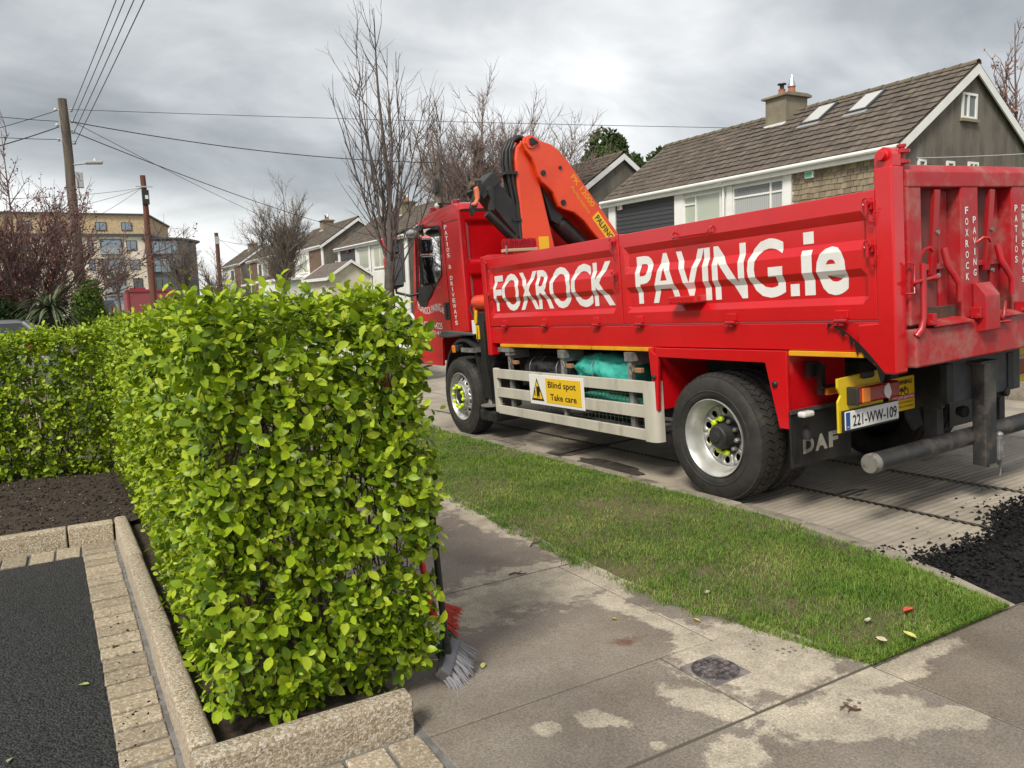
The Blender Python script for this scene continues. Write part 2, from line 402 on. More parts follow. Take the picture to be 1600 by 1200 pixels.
m_damp = M('damp_patch', (0.045,0.038,0.032), 0.55, col2=(0.07,0.06,0.05), vscale=8, bump=0.3, bscale=60)

# --- kerb stones
kerb = bpy.data.objects.new('kerb', None); COL.objects.link(kerb); kerb['kind'] = 'structure'
m_kerb = M('kerb_concrete', (0.30,0.265,0.215), 0.85, col2=(0.20,0.175,0.14), vscale=5, bump=0.4, bscale=80, orand=0.12, dirt=(0.10,0.085,0.06), dscale=9, dlo=0.52, dhi=0.7)
KL = [(3.64,1.80),(3.745,2.25),(3.86,2.75),(3.955,3.30),(3.99,3.9)]+[(3.99,3.9+0.92*i) for i in range(1,10)]
for (xa,ya),(xb,yb) in zip(KL,KL[1:]):
    g = 0.006; w = 0.125; dx, dy = xb-xa, yb-ya; l = math.hypot(dx,dy); nx, ny = dy/l, -dx/l
    a = (xa+dx*g/l, ya+dy*g/l); b = (xb-dx*g/l, yb-dy*g/l); h = 0.012
    za, zb = P(ya)+h-(0.05*max(0,(2.4-ya)/0.6)), P(yb)+h-(0.05*max(0,(2.4-yb)/0.6))
    q = lambda z0,z1: [(a[0],a[1],z0),(a[0]+nx*w,a[1]+ny*w,z0-0.004),(b[0]+nx*w,b[1]+ny*w,z1-0.004),(b[0],b[1],z1)]
    MB().hexa(q(za-0.25,zb-0.25), q(za,zb)).build('kerb_stone', m_kerb, kerb, bevel=0.014)
sheet('kerb_beyond', [3.99,4.11], [12.18,16,21,30,45,62,85,400], lambda x,y: P(y)+0.01, m_kerb, parent=kerb)
MB().box(11.08,11.22,-6,12,-0.6,0.0).build('kerb_across', m_kerb, kerb)

# --- verge: soil sheet + blades of grass
VI = [(1.80,2.66),(1.9,2.62),(2.44,2.52),(2.75,2.44),(3.0,2.42),(3.65,2.40),(4.2,2.44),(5.0,2.50),(5.72,2.545),(8,2.6),(12,2.62),(16,2.62),(60,2.62)]
VO = [(1.80,3.62),(1.9,3.64),(2.25,3.745),(2.75,3.86),(3.3,3.955),(3.9,3.985),(60,3.985)]
def ip(T, y):
    for (a, va), (b, vb) in zip(T, T[1:]):
        if y <= b: return va+(vb-va)*max(0,(y-a))/(b-a)
    return T[-1][1]
def vin(y): return ip(VI,y)+0.05*float(smooth_noise(y*4.1,0.3,5))-0.025+0.03*float(smooth_noise(y*13,0.3,6))-0.015
def verge_h(u, x, y):
    edge = min(u,1-u)*2; return P(y)+min(1,max(0.0,(y-1.84)/0.3))*0.0-(0.03 if u < 0.001 or u > 0.999 or y < 1.82 else 0)+0.004+min(1,max(0.0,(y-1.84)/0.35))*(0.022*min(1,edge*3)+0.012*(float(smooth_noise(x*3,y*3,8))-0.5))
m_soil_v = M('verge_soil', (0.085,0.085,0.032), 0.95, col2=(0.13,0.105,0.055), vscale=3.5, bump=0.7, bscale=60)
vy = [1.818]+list(np.arange(1.84,12,0.09))+[12,14,16,21,30,45,62,90]
mb = MB(); NU = 14
for y in vy:
    a, b = vin(y), ip(VO,y)
    for i in range(NU+1): u = i/NU; x = a+(b-a)*u; mb.v.append((x,y,verge_h(u,x,y)))
for i in range(len(vy)-1):
    for j in range(NU): k = i*(NU+1)+j; mb.f.append((k,k+1,k+NU+2,k+NU+1))
tag(mb.build('verge', m_soil_v, smooth=60, fix=False), kind='structure')

def grass_mat():
    m = bpy.data.materials.new('grass_blades'); m.use_nodes = True; nt = m.node_tree; N = nt.nodes; L = nt.links
    p = N['Principled BSDF']; p.inputs['Roughness'].default_value = 0.55; p.inputs['Specular IOR Level'].default_value = 0.3
    g = N.new('ShaderNodeNewGeometry'); cr = N.new('ShaderNodeValToRGB'); e = cr.color_ramp.elements
    e[0].position = 0; e[0].color = (0.075,0.150,0.018,1); e[1].position = 1; e[1].color = (0.46,0.40,0.19,1)
    for q, c in ((0.4,(0.140,0.262,0.028,1)),(0.70,(0.215,0.315,0.048,1)),(0.86,(0.33,0.345,0.10,1))): a = e.new(q); a.color = c
    n = N.new('ShaderNodeTexNoise'); n.inputs['Scale'].default_value = 2.3; n.inputs['Detail'].default_value = 5; L.new(g.outputs['Position'], n.inputs['Vector'])
    mr = N.new('ShaderNodeMapRange'); mr.inputs['From Min'].default_value = 0.3; mr.inputs['From Max'].default_value = 0.7; mr.inputs['To Min'].default_value = -0.36; mr.inputs['To Max'].default_value = 0.28; L.new(n.outputs[0], mr.inputs['Value'])
    ad = N.new('ShaderNodeMath'); ad.use_clamp = True; L.new(mr.outputs[0], ad.inputs[0]); sc = N.new('ShaderNodeMath'); sc.operation = 'MULTIPLY'; sc.inputs[1].default_value = 0.85
    L.new(g.outputs['Random Per Island'], sc.inputs[0]); L.new(sc.outputs[0], ad.inputs[1]); L.new(ad.outputs[0], cr.inputs[0]); L.new(cr.outputs[0], p.inputs['Base Color'])
    t = N.new('ShaderNodeBsdfTranslucent'); L.new(cr.outputs[0], t.inputs[0]); mx = N.new('ShaderNodeMixShader'); mx.inputs[0].default_value = 0.25
    L.new(p.outputs[0], mx.inputs[1]); L.new(t.outputs[0], mx.inputs[2]); L.new(mx.outputs[0], N['Material Output'].inputs[0]); return m
def grass(name, label, n, ys, inn, out, hmul=1.0, mat=None, zf=None):
    y = ys(n); u = rng.random(n); a = inn(y); b = out(y)
    x = a+(b-a)*u-0.018*(u<0.04)
    hm = np.ones(n); nc = 420; cy = ys(nc); cu = np.where(rng.random(nc)<0.35, rng.random(nc)*0.06-0.03, rng.random(nc)); cxx = inn(cy)+(out(cy)-inn(cy))*cu
    kb = 26; px_ = np.repeat(cxx,kb)+rng.normal(0,0.022,nc*kb); py_ = np.maximum(np.repeat(cy,kb)+rng.normal(0,0.022,nc*kb),1.83); x = np.concatenate([x,px_]); y = np.concatenate([y,py_]); u = np.concatenate([u,np.clip(np.repeat(cu,kb),0,1)]); hm = np.concatenate([hm,np.repeat(1.2+0.8*rng.random(nc),kb)]); n = len(x)
    dens = smooth_noise(x*2.1,y*2.1,21); bare = smooth_noise(x*5,y*5,33)
    # worn earth near the crossing corner
    worn = np.exp(-(((x-3.05)/0.42)**2+((y-2.02)/0.16)**2))*0.8
    keep = (rng.random(n) > worn) & ((rng.random(n) < np.clip(0.15+1.7*(dens-0.2)+0.5*(bare-0.5),0.12,1))|(hm>1)); x, y, u, hm = x[keep], y[keep], u[keep], hm[keep]; n = len(x)
    z = Pv(y)+0.002+np.clip((y-1.84)/0.35,0,1)*(0.020*np.minimum(1,np.minimum(u,1-u)*6)+0.012*(smooth_noise(x*3,y*3,8)-0.5))
    hgt = (0.010+0.026*rng.random(n)**1.8)*(0.6+0.8*smooth_noise(x*1.7,y*1.7,41))*hmul*hm; az = rng.random(n)*2*PI; lean = 0.25+0.95*rng.random(n)
    w = 0.0010+0.0011*rng.random(n); w = w*(1+np.clip(y-4,0,8)*0.16)
    dx, dy = np.cos(az), np.sin(az); sx, sy = -dy, dx
    def pt(f, side, wf):
        r = hgt*lean*f**1.6; return np.stack([x+dx*r+sx*w*wf*side, y+dy*r+sy*w*wf*side, z+hgt*f*(1-0.25*lean*f)], 1)
    V = np.stack([pt(0,-1,1),pt(0,1,1),pt(0.55,1,0.8),pt(0.55,-1,0.8),pt(1,0,0)],1).reshape(-1,3)
    k = np.arange(n)*5
    F = np.concatenate([np.stack([k,k+1,k+2],1),np.stack([k,k+2,k+3],1),np.stack([k+3,k+2,k+4],1)])
    return tag(np_mesh(name, V, F, mat), label, 'grass', kind='stuff')
m_grass = grass_mat(); _VY = np.arange(1.8,12.2,0.02); _VX = np.array([vin(t) for t in _VY])
grass('grass', 'short green lawn grass on the verge between footpath and kerb', 300000, lambda n: 1.825+10.2*rng.random(n)**1.6, lambda y: np.interp(y,_VY,_VX), lambda y: np.interp(y,[a for a,_ in VO],[b for _,b in VO]), 1.0, m_grass)

# fallen leaves and bits on verge and path
def flat_leaf(name, label, x, y, z, L_, col, rot, cat='leaf', group=None, curl=0.012, wd=0.6):
    mb = MB(); rows = [(0,0),(0.25,0.42),(0.55,0.5),(0.8,0.34),(1,0)]
    for t, w in rows:
        for sd in (-1,0,1): mb.v.append(((t-0.5)*L_, sd*w*wd*L_, curl*(1-abs(sd)*0.0)*(abs(sd)*0.9+0.25*math.sin(t*5))))
    for i in range(4):
        for j in range(2): a = i*3+j; mb.f.append((a,a+1,a+4,a+3))
    o = mb.build(name, M('fallen_'+'%.2f_%.2f'%(col[0],col[1]), col, 0.6, col2=tuple(c*0.7 for c in col), vscale=40), smooth=179, fix=False)
    o.location = (x,y,z); o.rotation_euler = (random.uniform(-.3,.3),random.uniform(-.3,.3),rot)
    return tag(o, label, cat, group)
fl = [('crumpled_flower','crumpled orange red flower head lying on the verge',3.16,2.01,0.032,0.06,(0.62,0.10,0.05)),
 ('fallen_leaf','yellow fallen leaf on the verge just below the orange red flower head',2.93,1.86,0.035,0.06,(0.62,0.6,0.16)),
 ('fallen_leaf','pale cream leaf at the footpath edge of the verge, far from the verge corner',2.62,2.72,0.03,0.045,(0.62,0.58,0.42)),
 ('fallen_leaf','small yellow leaf on the footpath beside the verge edge',2.38,2.54,0.006,0.035,(0.6,0.55,0.15)),
 ('fallen_leaf','pale silvery leaf on the verge left of the orange flower head',2.93,2.05,0.035,0.05,(0.45,0.5,0.36)),
 ('fallen_leaf','pale beige leaf lying in short grass near the verge corner',2.80,1.90,0.035,0.045,(0.55,0.48,0.32)),
 ('fallen_leaf','yellow green leaf on the footpath near the two brooms',1.36,2.72,0.004,0.035,(0.55,0.55,0.16)),
 ('fallen_leaf','small yellow leaf on bare footpath between rust stain and verge',2.09,2.78,0.004,0.022,(0.5,0.52,0.1)),
 ('fallen_leaf','green leaf on the brick edging beside the driveway asphalt',0.045,3.9,0.006,0.05,(0.2,0.26,0.06)),
 ('fallen_leaf','olive leaf lying on black asphalt nearest the brick edging',-0.09,3.55,0.004,0.045,(0.3,0.34,0.12)),
 ('fallen_leaf','pale leaf on black asphalt lower left of the driveway',-0.32,3.05,0.004,0.035,(0.5,0.5,0.3))]
for i,(nm,lb,x,y,dz,l,c) in enumerate(fl): flat_leaf(nm, lb, x, y, P(y)+dz, l, c, i*1.7, cat='flower' if 'flower' in nm else 'leaf', group=None if 'flower' in nm else 'fallen leaves', curl=0.02 if 'flower' in nm else 0.009)
m_twig = M('dead_twig', (0.09,0.045,0.03), 0.85)
for i,(x,y,l,r,lb) in enumerate(((2.42,4.02,0.13,0.4,'dark curled twig on the footpath near the verge edge'),(2.04,3.6,0.10,-0.6,'short reddish twig lying on the footpath joint'),(2.28,1.66,0.07,2.4,'small brown twig on the pale concrete patch by the crossing'))):
    pts = [(-l/2,0,0),(-l/5,0.014,0.006),(l/5,-0.008,0.008),(l/2,0.016,0.003)]
    o = MB().tube(pts,[0.004,0.005,0.004,0.002],5).tube([(0,0.004,0.007),(l*0.2,0.04,0.009)],[0.003,0.0015],5).build('twig', m_twig, smooth=60); o.location = (x,y,P(y)+0.004); o.rotation_euler[2] = r; tag(o,lb,'twig','twigs on the footpath')

# --- loose black asphalt tipped on the road
m_tar = M('loose_asphalt', (0.009,0.009,0.010), 0.92, col2=(0.020,0.020,0.021), vscale=30, bump=0.9, bscale=90, spec=0.25)
tp = thing('asphalt_heap', 'loose black asphalt tipped on the ribbed concrete road behind the truck', 'asphalt', (0,0,0))
def tar_edge(x): return 2.50+0.17*(x-4.17)-0.7*max(0,4.0-x)+0.06*math.sin(x*5)+0.16*(float(smooth_noise(x*4.3,1.2,17))-0.5)
mb = MB(); xs = np.linspace(3.72,9.0,130); NV = 40
for x in xs:
    y1 = tar_edge(x)
    for j in range(NV+1):
        v = j/NV; y = y1-v*3.4; b = min(1,v*16)
        zb = road_z(max(x,4.1),y)+0.004; mb.v.append((x,y,zb+b*(0.012+0.045*float(smooth_noise(x*9,y*9,4))+0.03*float(smooth_noise(x*34,y*34,9)))-0.006))
for i in range(len(xs)-1):
    for j in range(NV): a = i*(NV+1)+j; mb.f.append((a,a+1,a+NV+2,a+NV+1))
mb.build('spread', m_tar, tp, smooth=50, fix=False)
def clods(name, parent, mat, X, Y, Z, R, seed=1, flat=0.7):
    r = np.random.default_rng(seed); n = len(X); T = np.array([(1,0,0),(-1,0,0),(0,1,0),(0,-1,0),(0,0,1),(0,0,-1)],float)
    F0 = np.array([(0,2,4),(2,1,4),(1,3,4),(3,0,4),(2,0,5),(1,2,5),(3,1,5),(0,3,5)])
    V = T[None]*(0.6+0.8*r.random((n,6,1)))*R[:,None,None]; V += (r.random((n,6,3))-0.5)*R[:,None,None]*0.6; V[:,:,2] *= flat
    a = r.random(n)*6.28; ca, sa = np.cos(a)[:,None], np.sin(a)[:,None]; x = V[:,:,0]*ca-V[:,:,1]*sa; y = V[:,:,0]*sa+V[:,:,1]*ca
    V = np.stack([x+X[:,None],y+Y[:,None],V[:,:,2]+Z[:,None]],2)
    F = (F0[None]+np.arange(n)[:,None,None]*6).reshape(-1,3)
    return np_mesh(name, V.reshape(-1,3), F, mat, parent)
n = 12000; X = 3.85+3.4*rng.random(n)**1.1; E_ = np.array([tar_edge(x) for x in X]); dd = rng.exponential(0.055,n)+(rng.random(n)>0.93)*rng.exponential(0.18,n); ins = rng.random(n) < 0.86
Y = np.where(ins, E_-1.5*rng.random(n)**1.2, E_+dd-0.06); R = np.where(ins, 0.006+0.011*rng.random(n)**2, 0.004+0.016*rng.random(n)**3)
Z = np.array([road_z(max(x,4.1),y) for x,y in zip(X,Y)])+np.where(ins,0.02+0.055*rng.random(n),R*0.35+0.004)
tag(clods('crumbs', tp, m_tar, X, Y, Z, R, 3), kind='stuff')
n = 150; X = 3.62+0.5*rng.random(n); Y = 2.15+0.55*rng.random(n); X = X+(Y-2.4)*0.2
tag(clods('crumbs_on_kerb', tp, m_tar, X, Y, np.array([P(y) for y in Y])+0.012-0.02*(X>4), 0.004+0.01*rng.random(n)**2, 5), kind='stuff')
# damp stains under the truck: thin puddles
for i,(x,y,rx,ry) in enumerate(((4.35,8.1,0.20,0.55),(4.6,6.75,0.45,0.22),(4.38,5.9,0.16,0.5),(5.05,3.7,0.16,0.07))):
    mb = MB(); k = 40
    pts = [(x+rx*math.cos(2*PI*j/k)*(0.7+0.6*float(smooth_noise(j*0.6+i*9,0,2))), y+ry*math.sin(2*PI*j/k)*(0.7+0.6*float(smooth_noise(j*0.6+i*9,5,2)))) for j in range(k)]
    mb.v = [(a,b,road_z(a,b)+0.008) for a,b in pts]; mb.f = [tuple(range(k))]
    mb.build('wet_stain', m_damp, road)

# --- manhole cover
mc = thing('water_meter_cover', 'small round iron meter cover in a square frame on the footpath', 'manhole cover', (2.112,2.15,P(2.15)+0.003)); mc.rotation_euler = (-math.atan(S),0,0.02)
m_iron = M('worn_iron', (0.10,0.095,0.10), 0.45, 0.6, col2=(0.26,0.25,0.25), vscale=26, lo=0.45, hi=0.6, bump=0.3, bscale=150, dirt=(0.06,0.05,0.04), dscale=30)
fr = MB().box(-0.098,0.098,-0.10,0.10,-0.03,0.002); fr.build('frame', M('frame_iron',(0.16,0.145,0.14),0.6,0.2,col2=(0.27,0.25,0.225),vscale=14), mc, bevel=0.003)
MB().lathe([(0.001,0.0),(0.004,0.088),(0.006,0.090),(0.006,0.094),(0.001,0.096)],40,axis='z').build('ring', m_iron, mc, smooth=30)
MB().lathe([(0.003,0.001),(0.0045,0.083),(0.002,0.085)],40,axis='z').build('lid', m_iron, mc, smooth=30)
m_worn = M('worn_tread',(0.34,0.33,0.32),0.4,0.6,col2=(0.16,0.15,0.15),vscale=30)
for i in range(-2,3):
    for j in range(-2,3):
        x, y = i*0.032, j*0.030
        if math.hypot(x,y) < 0.075 and not (i == 0 and j == 0): MB().box(x-0.0115,x+0.0115,y-0.010,y+0.010,0.003,0.009).build('tread', m_worn if abs(j)<2 else m_iron, mc)
m_print = M('mud_print', (0.15,0.12,0.085), 0.9)
for k,(x,y,r) in enumerate(((2.40,2.20,0.3),(2.46,2.09,-0.2),(2.30,1.66,0.2))):       # dried boot print lugs
    o = thing('boot_print','muddy boot print on the pale concrete '+('nearest the verge edge','between meter cover and verge corner','on the crossing side of the slab joint')[k],'boot print',(x,y,P(y)+0.0022),'boot prints'); o.rotation_euler = (-math.atan(S),0,r)
    for i in range(3):
        for j in range(2): MB().lathe([(0,0.003+0.008*random.random()),(0.001,0.002+0.007*random.random())],7,(i*0.034-0.03+0.01*random.random(),j*0.034,0),'z').build('lug', m_print, o)
# ================================================================== DRIVEWAY, EDGING, BEDS
def asphalt_mat():
    m = bpy.data.materials.new('driveway_asphalt'); m.use_nodes = True; nt = m.node_tree; N = nt.nodes; L = nt.links; p = N['Principled BSDF']
    g = N.new('ShaderNodeNewGeometry'); v = N.new('ShaderNodeTexVoronoi'); v.inputs['Scale'].default_value = 105; L.new(g.outputs['Position'], v.inputs['Vector'])
    n = N.new('ShaderNodeTexNoise'); n.inputs['Scale'].default_value = 45; n.inputs['Detail'].default_value = 6; n.inputs['Roughness'].default_value = 0.75; L.new(g.outputs['Position'], n.inputs['Vector'])
    hs = N.new('ShaderNodeHueSaturation'); hs.inputs['Color'].default_value = (0.024,0.025,0.028,1); hs.inputs['Saturation'].default_value = 1
    sp = N.new('ShaderNodeSeparateColor'); L.new(v.outputs['Color'], sp.inputs[0])
    mr = N.new('ShaderNodeMapRange'); mr.inputs['To Min'].default_value = 0.25; mr.inputs['To Max'].default_value = 1.9; L.new(sp.outputs[0], mr.inputs['Value']); L.new(mr.outputs[0], hs.inputs['Value'])
    L.new(hs.outputs[0], p.inputs['Base Color']); p.inputs['Roughness'].default_value = 0.5; p.inputs['Specular IOR Level'].default_value = 0.4
    ad = N.new('ShaderNodeMath'); ad.operation = 'SUBTRACT'; ad.inputs[0].default_value = 1.0; L.new(v.outputs['Distance'], ad.inputs[1])
    b = N.new('ShaderNodeBump'); b.inputs['Strength'].default_value = 0.9; b.inputs['Distance'].default_value = 0.008; L.new(ad.outputs[0], b.inputs['Height']); L.new(b.outputs[0], p.inputs['Normal'])
    return m
def ax_(y): return 0.004-0.0272*(y-2.8)
def kx(y): return 0.200-0.018*(y-2.5)
mb = MB(); ys = list(np.arange(-3,5.7,0.02))
def ragged(y): return ax_(y)+0.008*(float(smooth_noise(y*60,0,3))-0.5)
for y in ys+[5.69]: mb.v += [(ragged(y),y,P(y)+0.004),(-7,y,P(y)+0.004)]
for i in range(len(ys)): mb.f.append((2*i,2*i+1,2*i+3,2*i+2))
tag(mb.build('driveway', asphalt_mat(), fix=False), kind='structure')
m_mortar = M('mortar', (0.20,0.195,0.19), 0.9, col2=(0.13,0.125,0.12), vscale=14, bump=0.5, bscale=90)
edging = bpy.data.objects.new('brick_edging', None); COL.objects.link(edging); tag(edging, 'row of pale sandstone setts edging the black driveway', 'edging')
mb = MB()
for y in (-3,0,2.5,6.03): mb.v += [(ax_(y)-0.03,y,P(y)-0.004),(kx(y)+0.02,y,P(y)+0.0035)]
for i in range(3): mb.f.append((2*i,2*i+1,2*i+3,2*i+2))
mb.build('mortar_bed', m_mortar, edging, fix=False)
MB().add([(-4,5.67,P(5.67)-0.005),(0.12,5.67,P(5.67)-0.005),(0.12,6.03,P(6.03)-0.005),(-4,6.03,P(6.03)-0.005)],[(0,1,2,3)]).build('mortar_bed', m_mortar, edging, fix=False)
MB().add([(0.18,2.12,P(2.12)-0.004),(0.965,2.12,P(2.12)-0.004),(0.965,2.5,P(2.5)-0.004),(0.18,2.5,P(2.5)-0.004)],[(0,1,2,3)]).build('mortar_bed', m_mortar, edging, fix=False)
m_sett = M('sett_stone', (0.37,0.30,0.205), 0.85, col2=(0.27,0.225,0.16), vscale=45, bump=0.8, bscale=130, orand=0.20, dirt=(0.52,0.46,0.36), dscale=65, dlo=0.50, dhi=0.60)
def piece(x0,x1,y0,y1,h,th,name,mat,parent,bev=0.006,skew=0.0,seg=2):
    d = [random.uniform(-0.003,0.003) for _ in range(4)]; hz = random.uniform(-0.0025,0.0025)
    q = lambda o: [(x0+d[0],y0+skew*x0,P(y0)+o),(x1+d[1],y0+skew*x1,P(y0)+o),(x1+d[2],y1+skew*x1,P(y1)+o),(x0+d[3],y1+skew*x0,P(y1)+o)]
    return MB().hexa(q(h-th),q(h+hz)).build(name, mat, parent, bevel=bev, seg=seg)
y = 1.0
while y < 5.85:
    piece(ax_(y)+0.004, kx(y)-0.02, y, y+0.125+random.uniform(-0.006,0.004), 0.009, 0.05, 'sett', m_sett, edging); y += 0.1465
x = -0.085
while x > -3.4:
    piece(x-0.139+random.uniform(0,0.005), x, 5.70, 5.955, 0.010, 0.05, 'sett', m_sett, edging, skew=-0.02); x -= 0.152
for i, x in enumerate((0.21,0.365,0.515,0.665,0.815)): piece(x, x+(0.136 if i<4 else 0.115), 2.16, 2.385, 0.008, 0.05, 'sett', m_sett, edging)
# granite kerbs round the bed
m_gran = M('granite', (0.44,0.365,0.26), 0.85, col2=(0.30,0.225,0.14), vscale=70, lo=0.45, hi=0.58, bump=1.0, bscale=120, orand=0.08, dirt=(0.60,0.55,0.46), dscale=85, dlo=0.50, dhi=0.58)
gk = bpy.data.objects.new('garden_kerb', None); COL.objects.link(gk); tag(gk, 'raised pale granite kerb stones round the soil bed and hedge', 'kerb')
def kerbstone(a, b, w, h, nrm, name='kerb_stone'):
    """a,b = foot of the outer face; nrm = direction of the width (xy)"""
    mb = MB(); ch = 0.022; n = 10
    sec = [(0,-0.06),(0.004,h-ch*1.3),(ch*0.35,h-ch*0.3),(ch*1.1,h),(w-ch*0.8,h),(w-0.003,h-ch*0.7),(w,-0.06)]
    for i in range(n+1):
        t = i/n; x = a[0]+(b[0]-a[0])*t; y = a[1]+(b[1]-a[1])*t
        for (u,z) in sec:
            wv = 0.0035*(float(smooth_noise(t*7+u*30,z*25+a[1],7))-0.5)
            mb.v.append((x+nrm[0]*(u+wv), y+nrm[1]*(u+wv), P(y)+z+wv))
    k = len(sec)
    for i in range(n):
        for j in range(k): c = i*k+j; d = i*k+(j+1)%k; mb.f.append((c,d,d+k,c+k))
    mb.f += [tuple(range(k)), tuple(n*k+j for j in range(k-1,-1,-1))]
    return mb.build(name, m_gran, gk, bevel=0.006, smooth=50, seg=1)
for y0, y1, dz in ((2.53,3.69,0),(3.70,5.01,0),(5.02,6.12,0)): kerbstone((kx(y0)+(0.0 if y0<3 else 0.004),y0),(kx(y1),y1),0.094,0.14,(1,0))
for x0, x1 in ((-0.148,0.128),(-0.55,-0.158),(-1.45,-0.56),(-2.4,-1.46),(-3.4,-2.41)): kerbstone((x0,5.985-0.02*x0),(x1,5.985-0.02*x1),0.10,0.14,(0,1))
kerbstone((0.205,2.412),(0.925,2.405),0.10,0.142,(0,1))
# soil
m_soil = M('soil', (0.035,0.024,0.017), 0.95, col2=(0.055,0.038,0.026), vscale=9, bump=1.0, bscale=55, dirt=(0.022,0.016,0.012), dscale=25)
def soil_z(x,y): return Pv(y)+0.095+0.05*smooth_noise(np.asarray(x)*5,np.asarray(y)*5,2)-0.02+0.018*smooth_noise(np.asarray(x)*26,np.asarray(y)*26,3)
bed = thing('soil_bed', 'dark brown soil bed between granite kerb and hedges', 'soil', (0,0,0)); 
xs = np.arange(-3.6,0.35,0.045); ys = np.arange(6.07,9.4,0.045); mb = MB()
GX, GY = np.meshgrid(xs,ys,indexing='ij'); mb.v = [tuple(t) for t in np.stack([GX.ravel(),GY.ravel(),soil_z(GX,GY).ravel()],1).tolist()]
for i in range(len(xs)-1):
    for j in range(len(ys)-1): a = i*len(ys)+j; mb.f.append((a,a+len(ys),a+len(ys)+1,a+1))
mb.build('earth', m_soil, bed, smooth=180, fix=False)
xs = np.arange(0.24,1.06,0.04); ys = np.arange(2.50,16,0.06); mb = MB()
GX, GY = np.meshgrid(xs,ys,indexing='ij'); mb.v = [tuple(t) for t in np.stack([np.maximum(GX,kx(GY)+0.05).ravel(),GY.ravel(),(soil_z(GX,GY)-0.045-0.10*np.clip((GX-0.86)/0.12,0,1)).ravel()],1).tolist()]
for i in range(len(xs)-1):
    for j in range(len(ys)-1): a = i*len(ys)+j; mb.f.append((a,a+len(ys),a+len(ys)+1,a+1))
mb.build('earth', m_soil, bed, smooth=180, fix=False)
n = 4200; X = -3.4+3.7*rng.random(n)**0.7; Y = 6.12+2.6*rng.random(n); Z = soil_z(X,Y)
tag(clods('clods', bed, m_soil, X, Y, Z+0.003, 0.005+0.016*rng.random(n)**2.5, 8), kind='stuff')
n = 260; X = -2.0+2.2*rng.random(n); Y = 6.12+2.4*rng.random(n); Z = soil_z(X,Y)
tag(clods('pale_grit', bed, M('grit', (0.42,0.36,0.28), 0.9), X, Y, Z+0.006, 0.003+0.005*rng.random(n)**2, 9), kind='stuff')
n = 60; X = 0.0+0.17*rng.random(n); Y = 2.6+1.9*rng.random(n)
tag(clods('asphalt_crumbs', edging, m_tar, X, Y, np.array([P(y) for y in Y])+0.012, 0.002+0.006*rng.random(n)**2, 19), kind='stuff')

# ================================================================== HEDGES
def leaf_mat(name, cols, trans=0.22, rough=0.40):
    m = bpy.data.materials.new(name); m.use_nodes = True; nt = m.node_tree; N = nt.nodes; L = nt.links
    p = N['Principled BSDF']; p.inputs['Roughness'].default_value = rough; p.inputs['Specular IOR Level'].default_value = 0.28
    g = N.new('ShaderNodeNewGeometry'); oi = N.new('ShaderNodeObjectInfo'); ad = N.new('ShaderNodeMath'); L.new(g.outputs['Random Per Island'], ad.inputs[0]); L.new(oi.outputs['Random'], ad.inputs[1])
    fr = N.new('ShaderNodeMath'); fr.operation = 'FRACT'; L.new(ad.outputs[0], fr.inputs[0])
    cr = N.new('ShaderNodeValToRGB'); e = cr.color_ramp.elements; e[0].position = 0; e[0].color = cols[0]+(1,); e[1].position = 1; e[1].color = cols[-1]+(1,)
    for i, c in enumerate(cols[1:-1]): a = e.new((i+1)/(len(cols)-1)); a.color = c+(1,)
    L.new(fr.outputs[0], cr.inputs[0])
    n = N.new('ShaderNodeTexNoise'); n.inputs['Scale'].default_value = 70; n.inputs['Detail'].default_value = 3; L.new(g.outputs['Position'], n.inputs['Vector'])
    mr = N.new('ShaderNodeMapRange'); mr.inputs['To Min'].default_value = 0.8; mr.inputs['To Max'].default_value = 1.2; L.new(n.outputs[0], mr.inputs['Value'])
    hv = N.new('ShaderNodeHueSaturation'); L.new(mr.outputs[0], hv.inputs['Value']); L.new(cr.outputs[0], hv.inputs['Color']); L.new(hv.outputs[0], p.inputs['Base Color'])
    t = N.new('ShaderNodeBsdfTranslucent'); L.new(hv.outputs[0], t.inputs[0]); mx = N.new('ShaderNodeMixShader'); mx.inputs[0].default_value = trans
    L.new(p.outputs[0], mx.inputs[1]); L.new(t.outputs[0], mx.inputs[2]); L.new(mx.outputs[0], N['Material Output'].inputs[0]); MATS[name] = m; return m
m_leaf = leaf_mat('hedge_leaf', [(0.055,0.105,0.006),(0.105,0.180,0.008),(0.165,0.265,0.010),(0.225,0.335,0.012),(0.29,0.40,0.018),(0.38,0.45,0.04)])
m_leaf_new = leaf_mat('hedge_new_leaf', [(0.25,0.36,0.012),(0.34,0.45,0.018),(0.44,0.53,0.035)])
m_bark = M('hedge_bark', (0.115,0.078,0.055), 0.9, col2=(0.06,0.042,0.03), vscale=30, bump=0.5, bscale=120)
LT = np.array([(0,0,0)]+[(t,s*w,0.10*abs(s)*w*2-0.10*t*t) for t,w in ((0.22,0.21),(0.52,0.29),(0.80,0.20)) for s in (-1,0,1)]+[(1.0,0,-0.12)])
LF = np.array([(0,2,1),(0,3,2)]+[f for r in (1,4) for f in ((r,r+1,r+4),(r,r+4,r+3),(r+1,r+2,r+5),(r+1,r+5,r+4))]+[(7,8,10),(8,9,10)])
def nrm(a): return a/np.maximum(np.linalg.norm(a,axis=-1,keepdims=True),1e-9)
